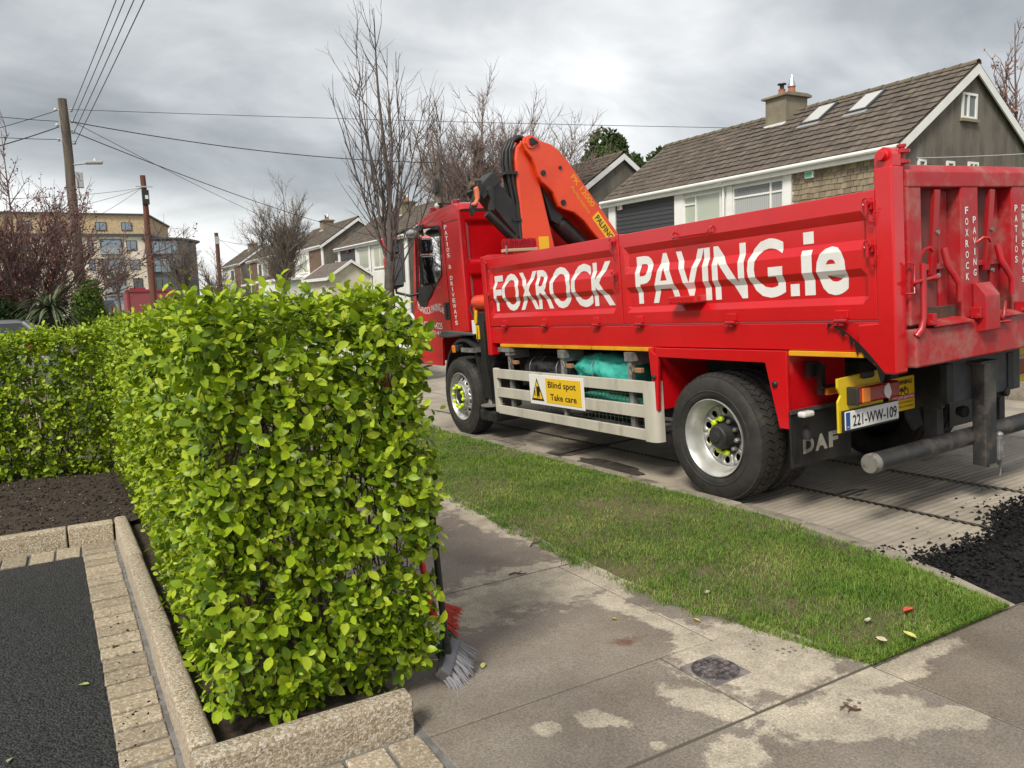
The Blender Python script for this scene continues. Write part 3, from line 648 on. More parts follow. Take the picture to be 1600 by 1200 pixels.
def shoots(base, dirv, length, nl, size, r):
    """leaves of shoots -> pos, axis, side, normal, size"""
    n = len(base); d = nrm(dirv); ref = np.where(np.abs(d[:,2:3])<0.9, np.array([[0,0,1.]]), np.array([[1.,0,0]])); u = nrm(np.cross(d,ref)); w = np.cross(d,u)
    out = []
    ph = r.random(n)*6.28
    for k in range(nl):
        t = (k+0.6)/nl; pos = base+d*(length*t)[:,None]; az = ph+k*2.4+r.normal(0,0.3,n)
        rad = u*np.cos(az)[:,None]+w*np.sin(az)[:,None]
        axis = nrm(rad*(1.05-0.45*t)+d*(0.15+0.75*t*t)+r.normal(0,0.16,(n,3)))
        nn = d-axis*np.sum(d*axis,1,keepdims=True)+r.normal(0,0.22,(n,3)); nn = nrm(nn-axis*np.sum(nn*axis,1,keepdims=True)); sd = np.cross(nn,axis)
        sz = size*(0.45+0.95*r.random(n)**1.2)*(1.0-0.25*(t>0.8))
        keep = r.random(n) < 0.93
        out.append((pos[keep],axis[keep],sd[keep],nn[keep],sz[keep],np.full(keep.sum(),t)))
    return [np.concatenate(c) for c in zip(*out)]
def leaf_mesh(name, A, mat, parent):
    pos, ax, sd, nn, sz = A[:5]; n = len(pos)
    bend = 0.6+0.9*rng.random(n)
    V = pos[:,None,:]+sz[:,None,None]*(LT[None,:,0:1]*ax[:,None,:]+LT[None,:,1:2]*sd[:,None,:]+(LT[None,:,2:3]*bend[:,None,None])*nn[:,None,:])
    F = (LF[None]+np.arange(n)[:,None,None]*11).reshape(-1,3)
    o = np_mesh(name, V.reshape(-1,3), F, mat, parent, smooth=True); o['kind'] = 'stuff'; return o
def face_pts(n, r, box, face):
    x0,x1,y0,y1,h = box
    a, b = r.random(n), r.random(n)
    if face == 'front': p = np.stack([x0+(x1-x0)*a, np.full(n,y0), 0.06+(h-0.08)*b],1); nm = (0,-1,0)
    elif face == 'back': p = np.stack([x0+(x1-x0)*a, np.full(n,y1), 0.06+(h-0.08)*b],1); nm = (0,1,0)
    elif face == 'left': p = np.stack([np.full(n,x0), y0+(y1-y0)*a, 0.06+(h-0.08)*b],1); nm = (-1,0,0)
    elif face == 'right': p = np.stack([np.full(n,x1), y0+(y1-y0)*a, 0.06+(h-0.08)*b],1); nm = (1,0,0)
    else: p = np.stack([x0+(x1-x0)*a, y0+(y1-y0)*b, np.full(n,h)],1); nm = (0,0,1)
    return p, np.tile(np.array(nm,float),(n,1))
def make_hedge(name, label, box, dens, size, seed, pieces=0, sticks=200, sparse=0.5, bulge=0.06, front_taper=0.0, inner=230):
    r = np.random.default_rng(seed); x0,x1,y0,y1,h = box
    root = thing(name, label, 'hedge', ((x0+x1)/2, y0, P(y0)))
    inv = Matrix.Translation(-Vector(root.location))
    parts = []; newl = []
    for face, (area_d, ) in dens.items():
        A = {'front':(x1-x0)*h,'back':(x1-x0)*h,'left':(y1-y0)*h,'right':(y1-y0)*h,'top':(x1-x0)*(y1-y0)}[face]
        n = int(A*area_d/6.2)
        p, nm = face_pts(n, r, box, face)
        g = smooth_noise((p[:,0]+p[:,1])*4.3, p[:,2]*4.3+p[:,1], seed)
        if face != 'top':                                   # thin patches low on the sides
            thin = np.clip(1.15-0.25*(1-p[:,2]/h)-sparse*np.clip((g-0.46)*4,0,1),0.22,1); keep = r.random(n) < thin; p, nm, g = p[keep], nm[keep], g[keep]; n = len(p)
        dep = np.minimum(r.exponential(0.034,n),0.2)
        und = (smooth_noise(p[:,0]*2.2+p[:,1]*1.9, p[:,2]*2.4+p[:,0], seed+3)-0.5)*2*bulge
        base = p+nm*(und-dep)[:,None]
        if face == 'top': base[:,2] += 0.05*(smooth_noise(p[:,0]*6,p[:,1]*6,seed+9)-0.5)*2+0.03*(r.random(n)**4)
        # round the top edges and draw the foot in
        edge = np.clip((base[:,2]-(h-0.16))/0.16,0,1)**2*0.07+np.clip((0.35-base[:,2])/0.35,0,1)*0.06+(front_taper*np.clip((h-base[:,2])/h,0,1) if face=='front' else 0)
        if face in ('front','back','left','right'): base -= nm*edge[:,None]
        up = np.array([[0,0,1.]])
        d = nm*(0.62 if face!='top' else 0.9)+up*(0.55 if face!='top' else 0.35)+r.normal(0,0.42,(n,3))
        ln = 0.05+0.07*r.random(n)
        if face == 'top': ln = ln*(1+0.9*(r.random(n)>0.9)); d = d+r.normal(0,0.12,(n,3))
        pc = shoots(base, d, ln, 7, size, r); pc.append(np.full(len(pc[0]), {'front':0,'top':1}.get(face,2)))
        parts.append(pc)
    n = int((x1-x0)*(y1-y0)*h*inner/6)                         # inside
    base = np.stack([x0+0.12+(x1-x0-0.24)*r.random(n), y0+0.1+(y1-y0-0.2)*r.random(n), 0.15+(h-0.3)*r.random(n)],1)
    pc = shoots(base, r.normal(0,1,(n,3)), 0.05+0.06*r.random(n), 6, size, r); pc.append(np.full(len(pc[0]),3)); parts.append(pc)
    A = [np.concatenate(c) for c in zip(*parts)]
    # follow the ground; into local coordinates of the root
    A[0][:,2] += Pv(A[0][:,1])
    A[0] -= np.array(root.location)[None]
    m = len(A[0]); fresh = (A[5]>0.75)&(r.random(m)<0.5)|((A[6]==1)&(r.random(m)<0.38))
    single = np.zeros(m,bool)
    if pieces:
        score = A[4]*np.clip(-A[3][:,1]*1.0+0.25*A[3][:,2]+0.35,0.05,2)*(A[6]==0)-np.abs(A[0][:,1])*0.06*(A[6]==0)-(A[6]!=0)*9
        single[np.argsort(-score)[:pieces]] = True
    leaf_mesh('foliage', [a[~single&~fresh] for a in A], m_leaf, root); leaf_mesh('young_foliage', [a[~single&fresh] for a in A], m_leaf_new, root)
    if pieces:
        shapes = []
        for k in range(4):
            mb = MB(); mb.v = [tuple((t,s*(0.9+0.08*k),z*(0.5+0.4*k))) for t,s,z in LT]; mb.f = [tuple(f) for f in LF]
            me = bpy.data.meshes.new('leaf'); me.from_pydata(mb.v,[],mb.f); me.polygons.foreach_set('use_smooth',[True]*len(me.polygons)); me.materials.append(m_leaf_new if k==3 else m_leaf); shapes.append(me)
        for i in np.nonzero(single)[0]:
            o = bpy.data.objects.new('leaf', shapes[int(i)%4]); COL.objects.link(o); o.parent = root
            M4 = Matrix.Identity(4)
            for c in range(3): M4[c][0] = A[1][i][c]*A[4][i]; M4[c][1] = A[2][i][c]*A[4][i]; M4[c][2] = A[3][i][c]*A[4][i]; M4[c][3] = A[0][i][c]
            o.matrix_local = M4
    # wood
    mb = MB(); R = random.Random(seed)
    ox, oy, oz = root.location
    def wig(p, d, L_, r0, n=5, j=0.05):
        pts = [Vector(p)]; d = Vector(d).normalized()
        for i in range(n): d = (d+Vector((R.gauss(0,j),R.gauss(0,j),R.gauss(0,j)))*1.5+Vector((0,0,0.05))).normalized(); pts.append(pts[-1]+d*L_/n)
        ins = [q for q in pts if x0+0.04 < q.x+ox < x1-0.02 and y0+0.02 < q.y+oy < y1]
        if len(ins) >= 2: mb.tube(ins,[r0*(1-0.7*i/n) for i in range(len(ins))],5,False)
        return pts
    ns = max(10,int((y1-y0)*(x1-x0)*14))
    for i in range(ns):
        x = R.uniform(x0+0.22,x1-0.22)-ox; y = R.uniform(y0+0.2,y1-0.2)-oy; z = P(y+oy)-oz
        pts = wig((x,y,z),(R.gauss(0,0.15),R.gauss(0,0.15),1),R.uniform(0.8,h-0.1),R.uniform(0.007,0.014),6)
        for k in range(5):
            q = pts[R.randint(1,5)]; wig(q,(R.gauss(0,0.6),R.gauss(0,0.6),0.9),R.uniform(0.12,0.26),R.uniform(0.004,0.007),4,0.08)
    for i in range(sticks):
        face = R.choice(['front','front','left']); dep = R.uniform(0.03,0.15)
        if 'left' not in dens: face = 'front'
        if face == 'front': p = (R.uniform(x0+0.05,x1-0.03)-ox, y0+dep-oy, R.uniform(0.05,h-0.35))
        else: p = (x0+dep-ox, y0+(y1-y0)*R.random()**1.5-oy, R.uniform(0.05,h-0.35))
        yy = p[1]+oy; p = (p[0],p[1],p[2]+P(yy)-oz)
        wig(p,((abs(R.gauss(0,0.15)) if face=='left' else R.gauss(0,0.25)),R.gauss(0,0.12)+(0.08 if face=='front' else 0),1),R.uniform(0.12,0.42),R.uniform(0.0022,0.0055),5,0.09)
    o = mb.build('branches', m_bark, root, smooth=70, fix=False); o['kind'] = 'stuff'
    return root
make_hedge('boundary_hedge', 'bright green broad leaved hedge end standing behind the front granite kerb stone', (0.335,1.105,2.64,8.35,1.47), {'front':(6800,),'left':(3300,),'right':(1500,),'top':(3700,)}, 0.044, 21, pieces=300, sticks=420, sparse=0.8, bulge=0.05)
make_hedge('boundary_hedge', 'bright green hedge running left across the garden behind the soil bed', (-3.4,0.36,8.45,9.3,1.42), {'front':(3900,),'top':(3600,),'back':(1800,)}, 0.047, 22, sticks=260, sparse=0.95, bulge=0.07, inner=1600)
make_hedge('boundary_hedge', 'far stretch of green hedge along the footpath in line with the hedge end', (0.38,1.1,9.3,16.0,1.50), {'top':(950,),'left':(500,),'right':(500,),'back':(500,)}, 0.07, 23, sticks=20, bulge=0.08)
# ================================================================== THE TRUCK
# local frame: x to the right across the truck (0 = kerb side wheel face), y forward along the street, z up from the road
def frame_matrix():
    ey = Vector((0,1,-S)).normalized(); ex = Vector((1,0,0.037)); ex = (ex-ey*ex.dot(ey)).normalized(); ez = ex.cross(ey)
    m = Matrix.Identity(4)
    for i in range(3): m[i][0] = ex[i]; m[i][1] = ey[i]; m[i][2] = ez[i]
    m.translation = Vector((4.2,0,-KERB_DROP+0.004)); return m
TF = frame_matrix(); TC = Vector((1.27,5.5,0))
truck = bpy.data.objects.new('tipper_truck', None); COL.objects.link(truck); truck.matrix_world = TF@Matrix.Translation(TC)
tag(truck, 'red dropside tipper truck with folded orange crane parked at the kerb', 'truck')

m_red = M('truck_red', (0.62,0.004,0.010), 0.34, col2=(0.55,0.0035,0.008), vscale=1.2, coat=0.8, dirt=(0.54,0.035,0.035), dscale=2.2, dlo=0.62, dhi=0.9, bump=0.05, bscale=4)
m_reddust = M('truck_red_dusty', (0.42,0.008,0.014), 0.5, col2=(0.36,0.035,0.04), vscale=2.4, lo=0.4, hi=0.7, coat=0.1, dirt=(0.35,0.14,0.12), dscale=5, dlo=0.44, dhi=0.72, bump=0.06, bscale=30)
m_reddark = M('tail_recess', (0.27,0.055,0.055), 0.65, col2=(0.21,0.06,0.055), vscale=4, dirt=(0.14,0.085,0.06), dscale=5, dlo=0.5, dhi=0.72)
m_redpipe = M('handle_red', (0.46,0.006,0.012), 0.42, col2=(0.36,0.02,0.024), vscale=8, coat=0.2)
m_orange = M('crane_orange', (0.80,0.075,0.018), 0.38, col2=(0.72,0.06,0.015), vscale=2, coat=0.3, dirt=(0.62,0.10,0.04), dscale=5, dlo=0.6, dhi=0.85)
m_black = M('black_plastic', (0.014,0.014,0.015), 0.5, col2=(0.03,0.029,0.028), vscale=5)
m_blackm = M('black_metal', (0.012,0.012,0.012), 0.42, col2=(0.024,0.023,0.021), vscale=4, spec=0.6)
m_chass = M('chassis_grey', (0.032,0.032,0.032), 0.6, col2=(0.018,0.017,0.016), vscale=5, dirt=(0.075,0.063,0.05), dscale=4, dlo=0.55, dhi=0.8)
m_grey = M('grey_paint', (0.075,0.078,0.080), 0.6, col2=(0.05,0.05,0.05), vscale=6, dirt=(0.13,0.11,0.09), dscale=6, dlo=0.55, dhi=0.8)
m_bump = M('bumper_tube', (0.034,0.034,0.035), 0.5, col2=(0.022,0.022,0.022), vscale=4, dirt=(0.17,0.145,0.115), dscale=3, dlo=0.45, dhi=0.75)
m_alu = M('guard_alu', (0.56,0.53,0.45), 0.6, 0.1, col2=(0.47,0.44,0.37), vscale=3, dirt=(0.24,0.21,0.165), dscale=4.5, dlo=0.52, dhi=0.8, stretch=(1,1,0.35))
m_silver = M('wheel_silver', (0.55,0.55,0.53), 0.38, 0.55, col2=(0.45,0.45,0.43), vscale=8, dirt=(0.22,0.20,0.17), dscale=9, dlo=0.6, dhi=0.85)
m_galv = M('galvanised', (0.36,0.36,0.35), 0.5, 0.5, col2=(0.22,0.21,0.20), vscale=8)
m_tyre = M('tyre_rubber', (0.022,0.021,0.020), 0.75, col2=(0.036,0.033,0.030), vscale=7, dirt=(0.066,0.058,0.049), dscale=6, dlo=0.52, dhi=0.8, bump=0.25, bscale=60)
m_yel = M('yellow_strip', (0.78,0.36,0.012), 0.5, col2=(0.66,0.29,0.01), vscale=3, dirt=(0.42,0.16,0.02), dscale=12, dlo=0.6, dhi=0.75)
m_neon = M('neon_yellow', (0.62,0.80,0.02), 0.45)
m_white = M('white_lettering', (0.80,0.79,0.76), 0.42, col2=(0.72,0.71,0.68), vscale=4, coat=0.2)
m_sign_w = M('sign_white', (0.78,0.77,0.74), 0.4); m_sign_y = M('sign_yellow', (0.82,0.52,0.02), 0.4, coat=0.2); m_sign_b = M('sign_black', (0.012,0.012,0.012), 0.45)
m_lampred = M('lamp_red', (0.30,0.012,0.014), 0.15, coat=0.6); m_lampor = M('lamp_orange', (0.75,0.20,0.02), 0.2, coat=0.6); m_lampw = M('lamp_white', (0.7,0.7,0.68), 0.2, coat=0.5)
m_seat = M('seat_cloth', (0.03,0.03,0.033), 0.8)
def glass_mat(name, tint, refl=1.0):
    m = bpy.data.materials.new(name); m.use_nodes = True; nt = m.node_tree; N = nt.nodes; L = nt.links; N.remove(N['Principled BSDF'])
    t = N.new('ShaderNodeBsdfTransparent'); t.inputs[0].default_value = tint+(1,); g = N.new('ShaderNodeBsdfGlossy'); g.inputs['Roughness'].default_value = 0.02; g.inputs[0].default_value = (refl,refl,refl,1)
    fr = N.new('ShaderNodeFresnel'); fr.inputs[0].default_value = 1.10; mx = N.new('ShaderNodeMixShader'); L.new(fr.outputs[0], mx.inputs[0]); L.new(t.outputs[0], mx.inputs[1]); L.new(g.outputs[0], mx.inputs[2])
    L.new(mx.outputs[0], N['Material Output'].inputs[0]); MATS[name] = m; return m
m_glass = glass_mat('cab_glass', (0.70,0.76,0.73))
m_mirror = M('mirror_glass', (0.10,0.105,0.11), 0.05, 1.0)

def TB(name, mb, mat, parent=None, bevel=0.0, smooth=None, seg=2): return mb.build(name, mat, parent or truck, bevel, smooth, seg)
RIGHT = (0,-1,0)      # reading direction on the kerb side
LX = 0.05             # face of the body side
# ---- body floor and lower rail
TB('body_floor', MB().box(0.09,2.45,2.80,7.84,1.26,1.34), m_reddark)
TB('side_rail', MB().prism([(LX+0.012,1.185),(LX+0.012,1.375),(LX+0.10,1.375),(LX+0.10,1.185)],2.93,7.86,'xz') if False else MB().box(LX+0.012,LX+0.11,2.88,7.86,1.188,1.374), m_red, bevel=0.008)
TB('side_rail', MB().box(2.39,2.48,2.93,7.86,1.188,1.374), m_red, bevel=0.008)
TB('sub_frame', MB().box(0.62,0.74,3.0,7.8,1.08,1.26).box(1.80,1.92,3.0,7.8,1.08,1.26), m_chass)
cross = MB()
for i in range(9): cross.box(0.14,2.40,3.15+i*0.56,3.21+i*0.56,1.19,1.26)
TB('cross_members', cross, m_chass)
# ---- corrugated dropsides
PROF = [(1.386,0.0),(1.482,0.0),(1.530,0.029),(1.650,0.029),(1.700,0.0),(1.812,0.0),(1.872,0.029),(1.984,0.029),(2.044,0.0),(2.155,0.0)]
def pdepth(z):
    for (a,da),(b,db) in zip(PROF,PROF[1:]):
        if z <= b: return da+(db-da)*(z-a)/(b-a)
    return 0.0
def dropside(y0, y1, lx, sgn, name='dropside_panel'):
    mb = MB(); ysr = [y0,y0+0.055,y0+0.095,y1-0.095,y1-0.055,y1]; k = len(PROF)
    for i, y in enumerate(ysr):
        for z, d in PROF: mb.v.append((lx+sgn*(d if 2 <= i <= 3 else 0.0), y, z))
    n = len(ysr)
    for i in range(n-1):
        for j in range(k-1): a = i*k+j; mb.f.append((a,a+1,a+k+1,a+k))
    # back face and edges
    q = len(mb.v); t = lx+sgn*0.058
    mb.v += [(t,y0,1.386),(t,y0,2.155),(t,y1,2.155),(t,y1,1.386)]
    mb.f += [(q,q+1,q+2,q+3), tuple([q+1]+[i*k+k-1 for i in range(n)]+[q+2]), tuple([q]+[i*k for i in range(n)]+[q+3]), tuple([q]+list(range(k))+[q+1]), tuple([q+3]+[(n-1)*k+j for j in range(k)]+[q+2])]
    return TB(name, mb, m_red, bevel=0.006, smooth=None)
dropA = dropside(5.37,7.80,LX,1); dropB = dropside(2.88,5.325,LX,1)
dropside(5.37,7.80,2.49,-1); dropside(2.88,5.325,2.49,-1)
def side_text(txt, y_left, y_right, z0, z1, parent, bold, label, spacing=1.0):
    if txt[0] == '#':                                             # plain square marks, as painted
        vs = []; fs = []; tw = th = 1.0
        for (a,b,c,d) in eval(txt[1:]): k = len(vs); vs += [(a,c),(b,c),(b,d),(a,d)]; fs.append((k,k+1,k+2,k+3))
    else: vs, fs, tw, th = text_mesh(txt, bold, 0, spacing, res=4)
    w = y_left-y_right
    bm = bmesh.new(); bv = [bm.verts.new((x/tw*w, y/th*(z1-z0)+z0, 0)) for x, y in vs]
    for f in fs:
        try: bm.faces.new([bv[i] for i in f])
        except ValueError: pass
    for z, d in PROF:
        if z0 < z < z1: bmesh.ops.bisect_plane(bm, geom=bm.verts[:]+bm.edges[:]+bm.faces[:], plane_co=(0,z,0), plane_no=(0,1,0))
    for v in bm.verts: x, z = v.co.x, v.co.y; v.co = Vector((LX+pdepth(z)-0.0025, y_left-x, z))
    me = bpy.data.meshes.new('lettering'); bm.to_mesh(me); bm.free()
    o = link_mesh('lettering', me, m_white, parent); o['label'] = label
side_text('FOXROCK', 7.66, 5.46, 1.550, 1.955, dropA, 0.016, 'white painted word FOXROCK', 0.93)
side_text('PAVING', 5.13, 3.575, 1.550, 1.955, dropB, 0.016, 'white painted word PAVING', 0.93)
side_text('#[(0,1,0,1)]', 3.535, 3.462, 1.552, 1.632, dropB, 0, 'white painted full stop'); side_text('#[(0,1,0,1)]', 3.418, 3.336, 1.552, 1.845, dropB, 0, 'white painted stem of the letter i'); side_text('#[(0,1,0,1)]', 3.418, 3.336, 1.885, 1.962, dropB, 0, 'white painted square dot of the letter i')
side_text('e', 3.305, 3.085, 1.545, 1.852, dropB, 0.03, 'white painted letter e')
# ---- posts
TB('corner_post', MB().box(LX-0.012,LX+0.10,7.81,7.90,1.05,2.19), m_red, bevel=0.01)
TB('corner_post', MB().box(2.44,2.55,7.81,7.90,1.05,2.19), m_red, bevel=0.01)
TB('middle_post', MB().box(LX-0.006,LX+0.08,5.33,5.365,1.385,2.165), m_red, bevel=0.006)
rp = TB('rear_post', MB().prism([(2.755,1.06),(2.755,2.275),(2.875,2.275),(2.875,1.37),(3.01,1.36),(3.01,1.20),(2.85,1.06)],LX-0.012,LX+0.10,'yz'), m_red, bevel=0.012)
TB('rear_post', MB().prism([(2.755,1.06),(2.755,2.275),(2.875,2.275),(2.875,1.37),(3.01,1.36),(3.01,1.20),(2.85,1.06)],2.43,2.54,'yz'), m_red, bevel=0.012)
# pivot on top of the rear post
TB('pivot', MB().prism([(2.755,2.27),(2.875,2.27),(2.875,2.335),(2.855,2.37),(2.815,2.385),(2.775,2.37),(2.755,2.335)],LX+0.0,LX+0.075,'yz').lathe([(-0.03,0.001),(-0.03,0.028),(0,0.028),(0,0.034),(0.02,0.034)],16,(LX-0.005,2.815,2.335),'x'), m_red, rp, bevel=0.005)
TB('pivot_pin', MB().lathe([(0,0.018),(0.13,0.018),(0.13,0.026),(0.145,0.026)],14,(LX+0.12,2.78,2.25),'z').lathe([(0,0.045),(0.018,0.045)],18,(LX+0.12,2.78,2.345),'z').lathe([(0,0.045),(0.018,0.045)],18,(LX+0.12,2.78,2.285),'z'), m_redpipe, rp, smooth=40)
# torn paint edge where the lower corner of the post meets the rail
_R = random.Random(8); _top = [(3.22-0.39*t,1.372-0.02*t-0.29*t**1.6) for t in [i/20 for i in range(21)]]
_bot = [(y+0.012+_R.uniform(-0.004,0.004), z-0.006-(0.05+0.05*(i/20))*_R.random()**3) for i,(y,z) in enumerate(_top) for _k in (0,)][::-1]
TB('tar_drips', MB().prism(_top+_bot,LX-0.0155,LX-0.0135,'yz'), M('tar_black', (0.012,0.01,0.01), 0.4), rp)
# bulkhead
bh = TB('bulkhead', MB().box(0.12,2.42,7.83,7.87,1.3,2.16).box(0.10,2.44,7.815,7.885,2.16,2.205), m_red, bevel=0.006)
# ---- hinges, pins and chains
def hinge(y):
    o = TB('hinge', MB().box(LX-0.012,LX+0.002,y-0.045,y+0.045,1.398,1.45), m_red, bevel=0.004)
    TB('knuckle', MB().tube([(LX-0.02,y-0.045,1.385),(LX-0.02,y+0.045,1.385)],0.013,10).box(LX-0.022,LX+0.004,y-0.014,y+0.014,1.355,1.40).tube([(LX-0.02,y+0.04,1.38),(LX-0.022,y+0.065,1.372),(LX-0.022,y+0.06,1.352),(LX-0.02,y+0.03,1.36)],0.005,6), m_redpipe, o, smooth=40)
for y in (7.45,6.62,5.72,5.1,4.05,3.12): hinge(y)
def latch(y, z):
    o = TB('drop_pin', MB().tube([(LX-0.03,y,z-0.05),(LX-0.03,y,z+0.03)],0.012,8).box(LX-0.02,LX+0.0,y-0.03,y+0.03,z-0.02,z+0.02).tube([(LX-0.03,y+0.024*math.cos(a),z+0.025+0.024*math.sin(a)) for a in [i*PI/6 for i in range(13)]],0.005,6), m_redpipe, smooth=40)
    ch = MB(); n = 14
    for i in range(n):
        t = i/(n-1); cy = y-0.06*t+0.05*(1-t)*0; cz = z-0.02-0.085*math.sin(PI*t)
        a0 = Vector((LX-0.03,cy+0.0075,cz)); a1 = Vector((LX-0.03-(0.006 if i%2 else 0),cy-0.0075,cz-0.003)); ch.tube([a0,a1],0.0042,5)
    TB('chain', ch, m_redpipe, o)
for y, z in ((5.40,2.085),(5.40,1.80),(2.915,2.06),(2.915,1.81),(7.76,2.08),(7.76,1.72)): latch(y,z)
st = TB('step_plate', MB().box(LX-0.095,LX+0.03,4.33,4.63,1.545,1.60), m_red, bevel=0.006)
tr = MB()
for i in range(6):
    for j in range(2): tr.box(LX-0.098,LX-0.094,4.36+i*0.045,4.375+i*0.045,1.555+j*0.02,1.565+j*0.02,rot=(0.7 if i%2 else -0.7,0,0))
TB('tread_pattern', tr, m_redpipe, st)
TB('grab_rail', MB().tube([(LX-0.005,4.62,2.10),(LX-0.035,4.61,2.08),(LX-0.035,4.60,2.055),(LX-0.035,4.22,2.055),(LX-0.035,4.21,2.08),(LX-0.005,4.20,2.10)],0.007,7), m_redpipe, smooth=60)
# ---- yellow reflective strip in lengths
for y0, y1 in ((6.73,7.62),(5.85,6.72),(4.99,5.84),(2.98,3.56)): TB('yellow_strip', MB().box(LX+0.002,LX+0.03,y0+0.004,y1-0.004,1.152,1.186), m_yel, bevel=0.003)

# ---- tailgate
TG = 2.745
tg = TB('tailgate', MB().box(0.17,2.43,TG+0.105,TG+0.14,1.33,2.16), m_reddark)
TB('top_bar', MB().prism([(TG-0.005,2.145),(TG-0.005,2.235),(TG+0.05,2.285),(TG+0.14,2.285),(TG+0.14,2.145)],0.165,2.435,'yz'), m_reddust, tg, bevel=0.008)
for x0, x1 in ((0.165,0.295),(0.70,0.885),(1.275,1.46),(1.85,2.03),(2.31,2.435)): TB('upright', MB().box(x0,x1,TG,TG+0.12,1.335,2.15), m_reddust, tg, bevel=0.01)
for x0, x1 in ((0.295,0.70),(0.885,1.275),(1.46,1.85),(2.03,2.31)):
    xm = x0+0.20
    TB('cross_bar', MB().box(x0,x1,TG+0.06,TG+0.10,1.655,1.69), m_reddust, tg, bevel=0.004)
    TB('folding_flat', MB().hexa([(xm-0.04,TG+0.05,1.62),(xm+0.018,TG+0.05,1.62),(xm+0.018,TG+0.075,1.62),(xm-0.04,TG+0.075,1.62)],[(xm-0.06,TG+0.0,2.13),(xm-0.005,TG+0.0,2.13),(xm-0.005,TG+0.03,2.14),(xm-0.06,TG+0.03,2.14)]), m_redpipe, tg, bevel=0.004)
    for zz in (1.88,1.62): TB('bolt', MB().lathe([(0,0.001),(0,0.013),(0.012,0.013),(0.018,0.006)],10,(xm-0.012,TG+0.012,zz),'y'), m_galv, tg)
    TB('lever', MB().tube([(xm+0.05,TG+0.02,1.78),(xm+0.05,TG+0.0,1.68),(xm+0.085,TG-0.02,1.61),(xm+0.115,TG-0.03,1.56),(xm+0.118,TG-0.03,1.45)],[0.02,0.02,0.019,0.017,0.017],9), m_redpipe, tg, smooth=50)
    TB('side_liner', MB().box(x1-0.10,x1-0.012,TG+0.085,TG+0.104,1.40,2.14), m_reddust, tg, bevel=0.004)
    TB('ledge', MB().hexa([(x0+0.01,TG-0.06,1.318),(x1+0.02,TG-0.06,1.318),(x1+0.02,TG+0.03,1.348),(x0+0.01,TG+0.03,1.348)],[(x0+0.01,TG-0.06,1.326),(x1+0.02,TG-0.06,1.326),(x1+0.02,TG+0.03,1.356),(x0+0.01,TG+0.03,1.356)]), m_reddust, tg)
    TB('timber_strip', MB().box(x0+0.015,x1-0.015,TG+0.03,TG+0.10,1.358,1.425), M('old_timber', (0.10,0.055,0.035), 0.9, col2=(0.055,0.035,0.025), vscale=8, bump=0.6, bscale=50), tg)
beam = TB('rear_beam', MB().box(0.165,2.43,2.71,2.80,1.085,1.315), m_reddust, bevel=0.012)
for x in (0.295,0.79,0.90,1.30): TB('lug', MB().box(x-0.02,x+0.02,TG-0.07,TG-0.005,1.33,1.40).tube([(x-0.03,TG-0.05,1.345),(x+0.03,TG-0.05,1.345)],0.017,10), m_redpipe, tg, bevel=0.004)
lb_ = TB('latch_box', MB().prism([(TG-0.005,1.235),(TG-0.09,1.25),(TG-0.09,1.47),(TG-0.03,1.55),(TG-0.005,1.55)],0.80,0.955,'yz'), m_reddust, tg, bevel=0.006)
TB('latch_hook', MB().tube([(0.985,TG-0.05,1.42),(0.99,TG-0.06,1.34),(1.02,TG-0.06,1.31),(1.055,TG-0.06,1.33),(1.062,TG-0.06,1.42)],0.013,8).tube([(0.93,TG-0.05,1.29),(1.12,TG-0.06,1.285)],0.010,8).tube([(0.965,TG-0.06,1.27),(0.965,TG-0.06,1.40),(0.985,TG-0.06,1.42)],0.012,8), m_redpipe, tg, smooth=50)
TB('lever_arm', MB().tube([(0.17,TG-0.03,1.275),(0.20,TG-0.045,1.315),(0.225,TG-0.045,1.38),(0.226,TG-0.045,1.70)],[0.022,0.02,0.018,0.018],10).tube([(0.14,TG-0.03,1.59),(0.225,TG-0.045,1.60),(0.315,TG-0.055,1.61)],0.013,8).lathe([(-0.02,0.001),(-0.014,0.016),(0,0.02),(0.014,0.016),(0.02,0.001)],10,(0.325,TG-0.055,1.61),'x').tube([(0.23,TG-0.03,1.74),(0.24,TG-0.05,1.78),(0.27,TG-0.06,1.79),(0.30,TG-0.06,1.765)],0.010,7), m_redpipe, tg, smooth=50)
for _p, _r in (([(0.12,TG+0.0,1.53),(0.165,TG-0.03,1.53),(0.17,TG-0.03,1.70),(0.13,TG-0.01,1.71)],0.008),([(0.845,TG-0.005,1.80),(0.865,TG-0.04,1.83),(0.905,TG-0.05,1.825),(0.925,TG-0.05,1.80)],0.009),([(1.42,TG-0.005,1.80),(1.44,TG-0.04,1.83),(1.48,TG-0.05,1.825),(1.50,TG-0.05,1.80)],0.009)): TB('lever_hook', MB().tube(_p,_r,7), m_redpipe, tg, smooth=50)
def stacked(txt, x, z_top, step, h, w, parent, what, fb=0.02, axis='tail', yfun=None):
    for i, ch in enumerate(txt):
        vs, fs, tw, th = text_mesh(ch, fb); cw = w*(0.32 if ch == 'I' else 1.25 if ch == 'W' else 1.0); z = z_top-step*i-h; mb = MB()
        if axis == 'tail': mb.add([(x+(u/tw-0.5)*cw, TG-0.0025, z+v/th*h) for u,v in vs], fs)
        else: y = yfun(i); mb.add([(x, y-(u/tw-0.5)*cw, z+v/th*h) for u,v in vs], fs)
        o = mb.build('letter', m_white, parent, fix=False); o['label'] = 'white letter %s of the %s'%(ch,what)
stacked('FOXROCK',0.752,2.025,0.068,0.044,0.034,tg,'stacked word FOXROCK on the tailgate')
stacked('PAVING',0.835,1.965,0.0655,0.042,0.034,tg,'stacked word PAVING on the tailgate')
stacked('PATIOS',1.315,2.03,0.0665,0.043,0.034,tg,'stacked word PATIOS on the tailgate')
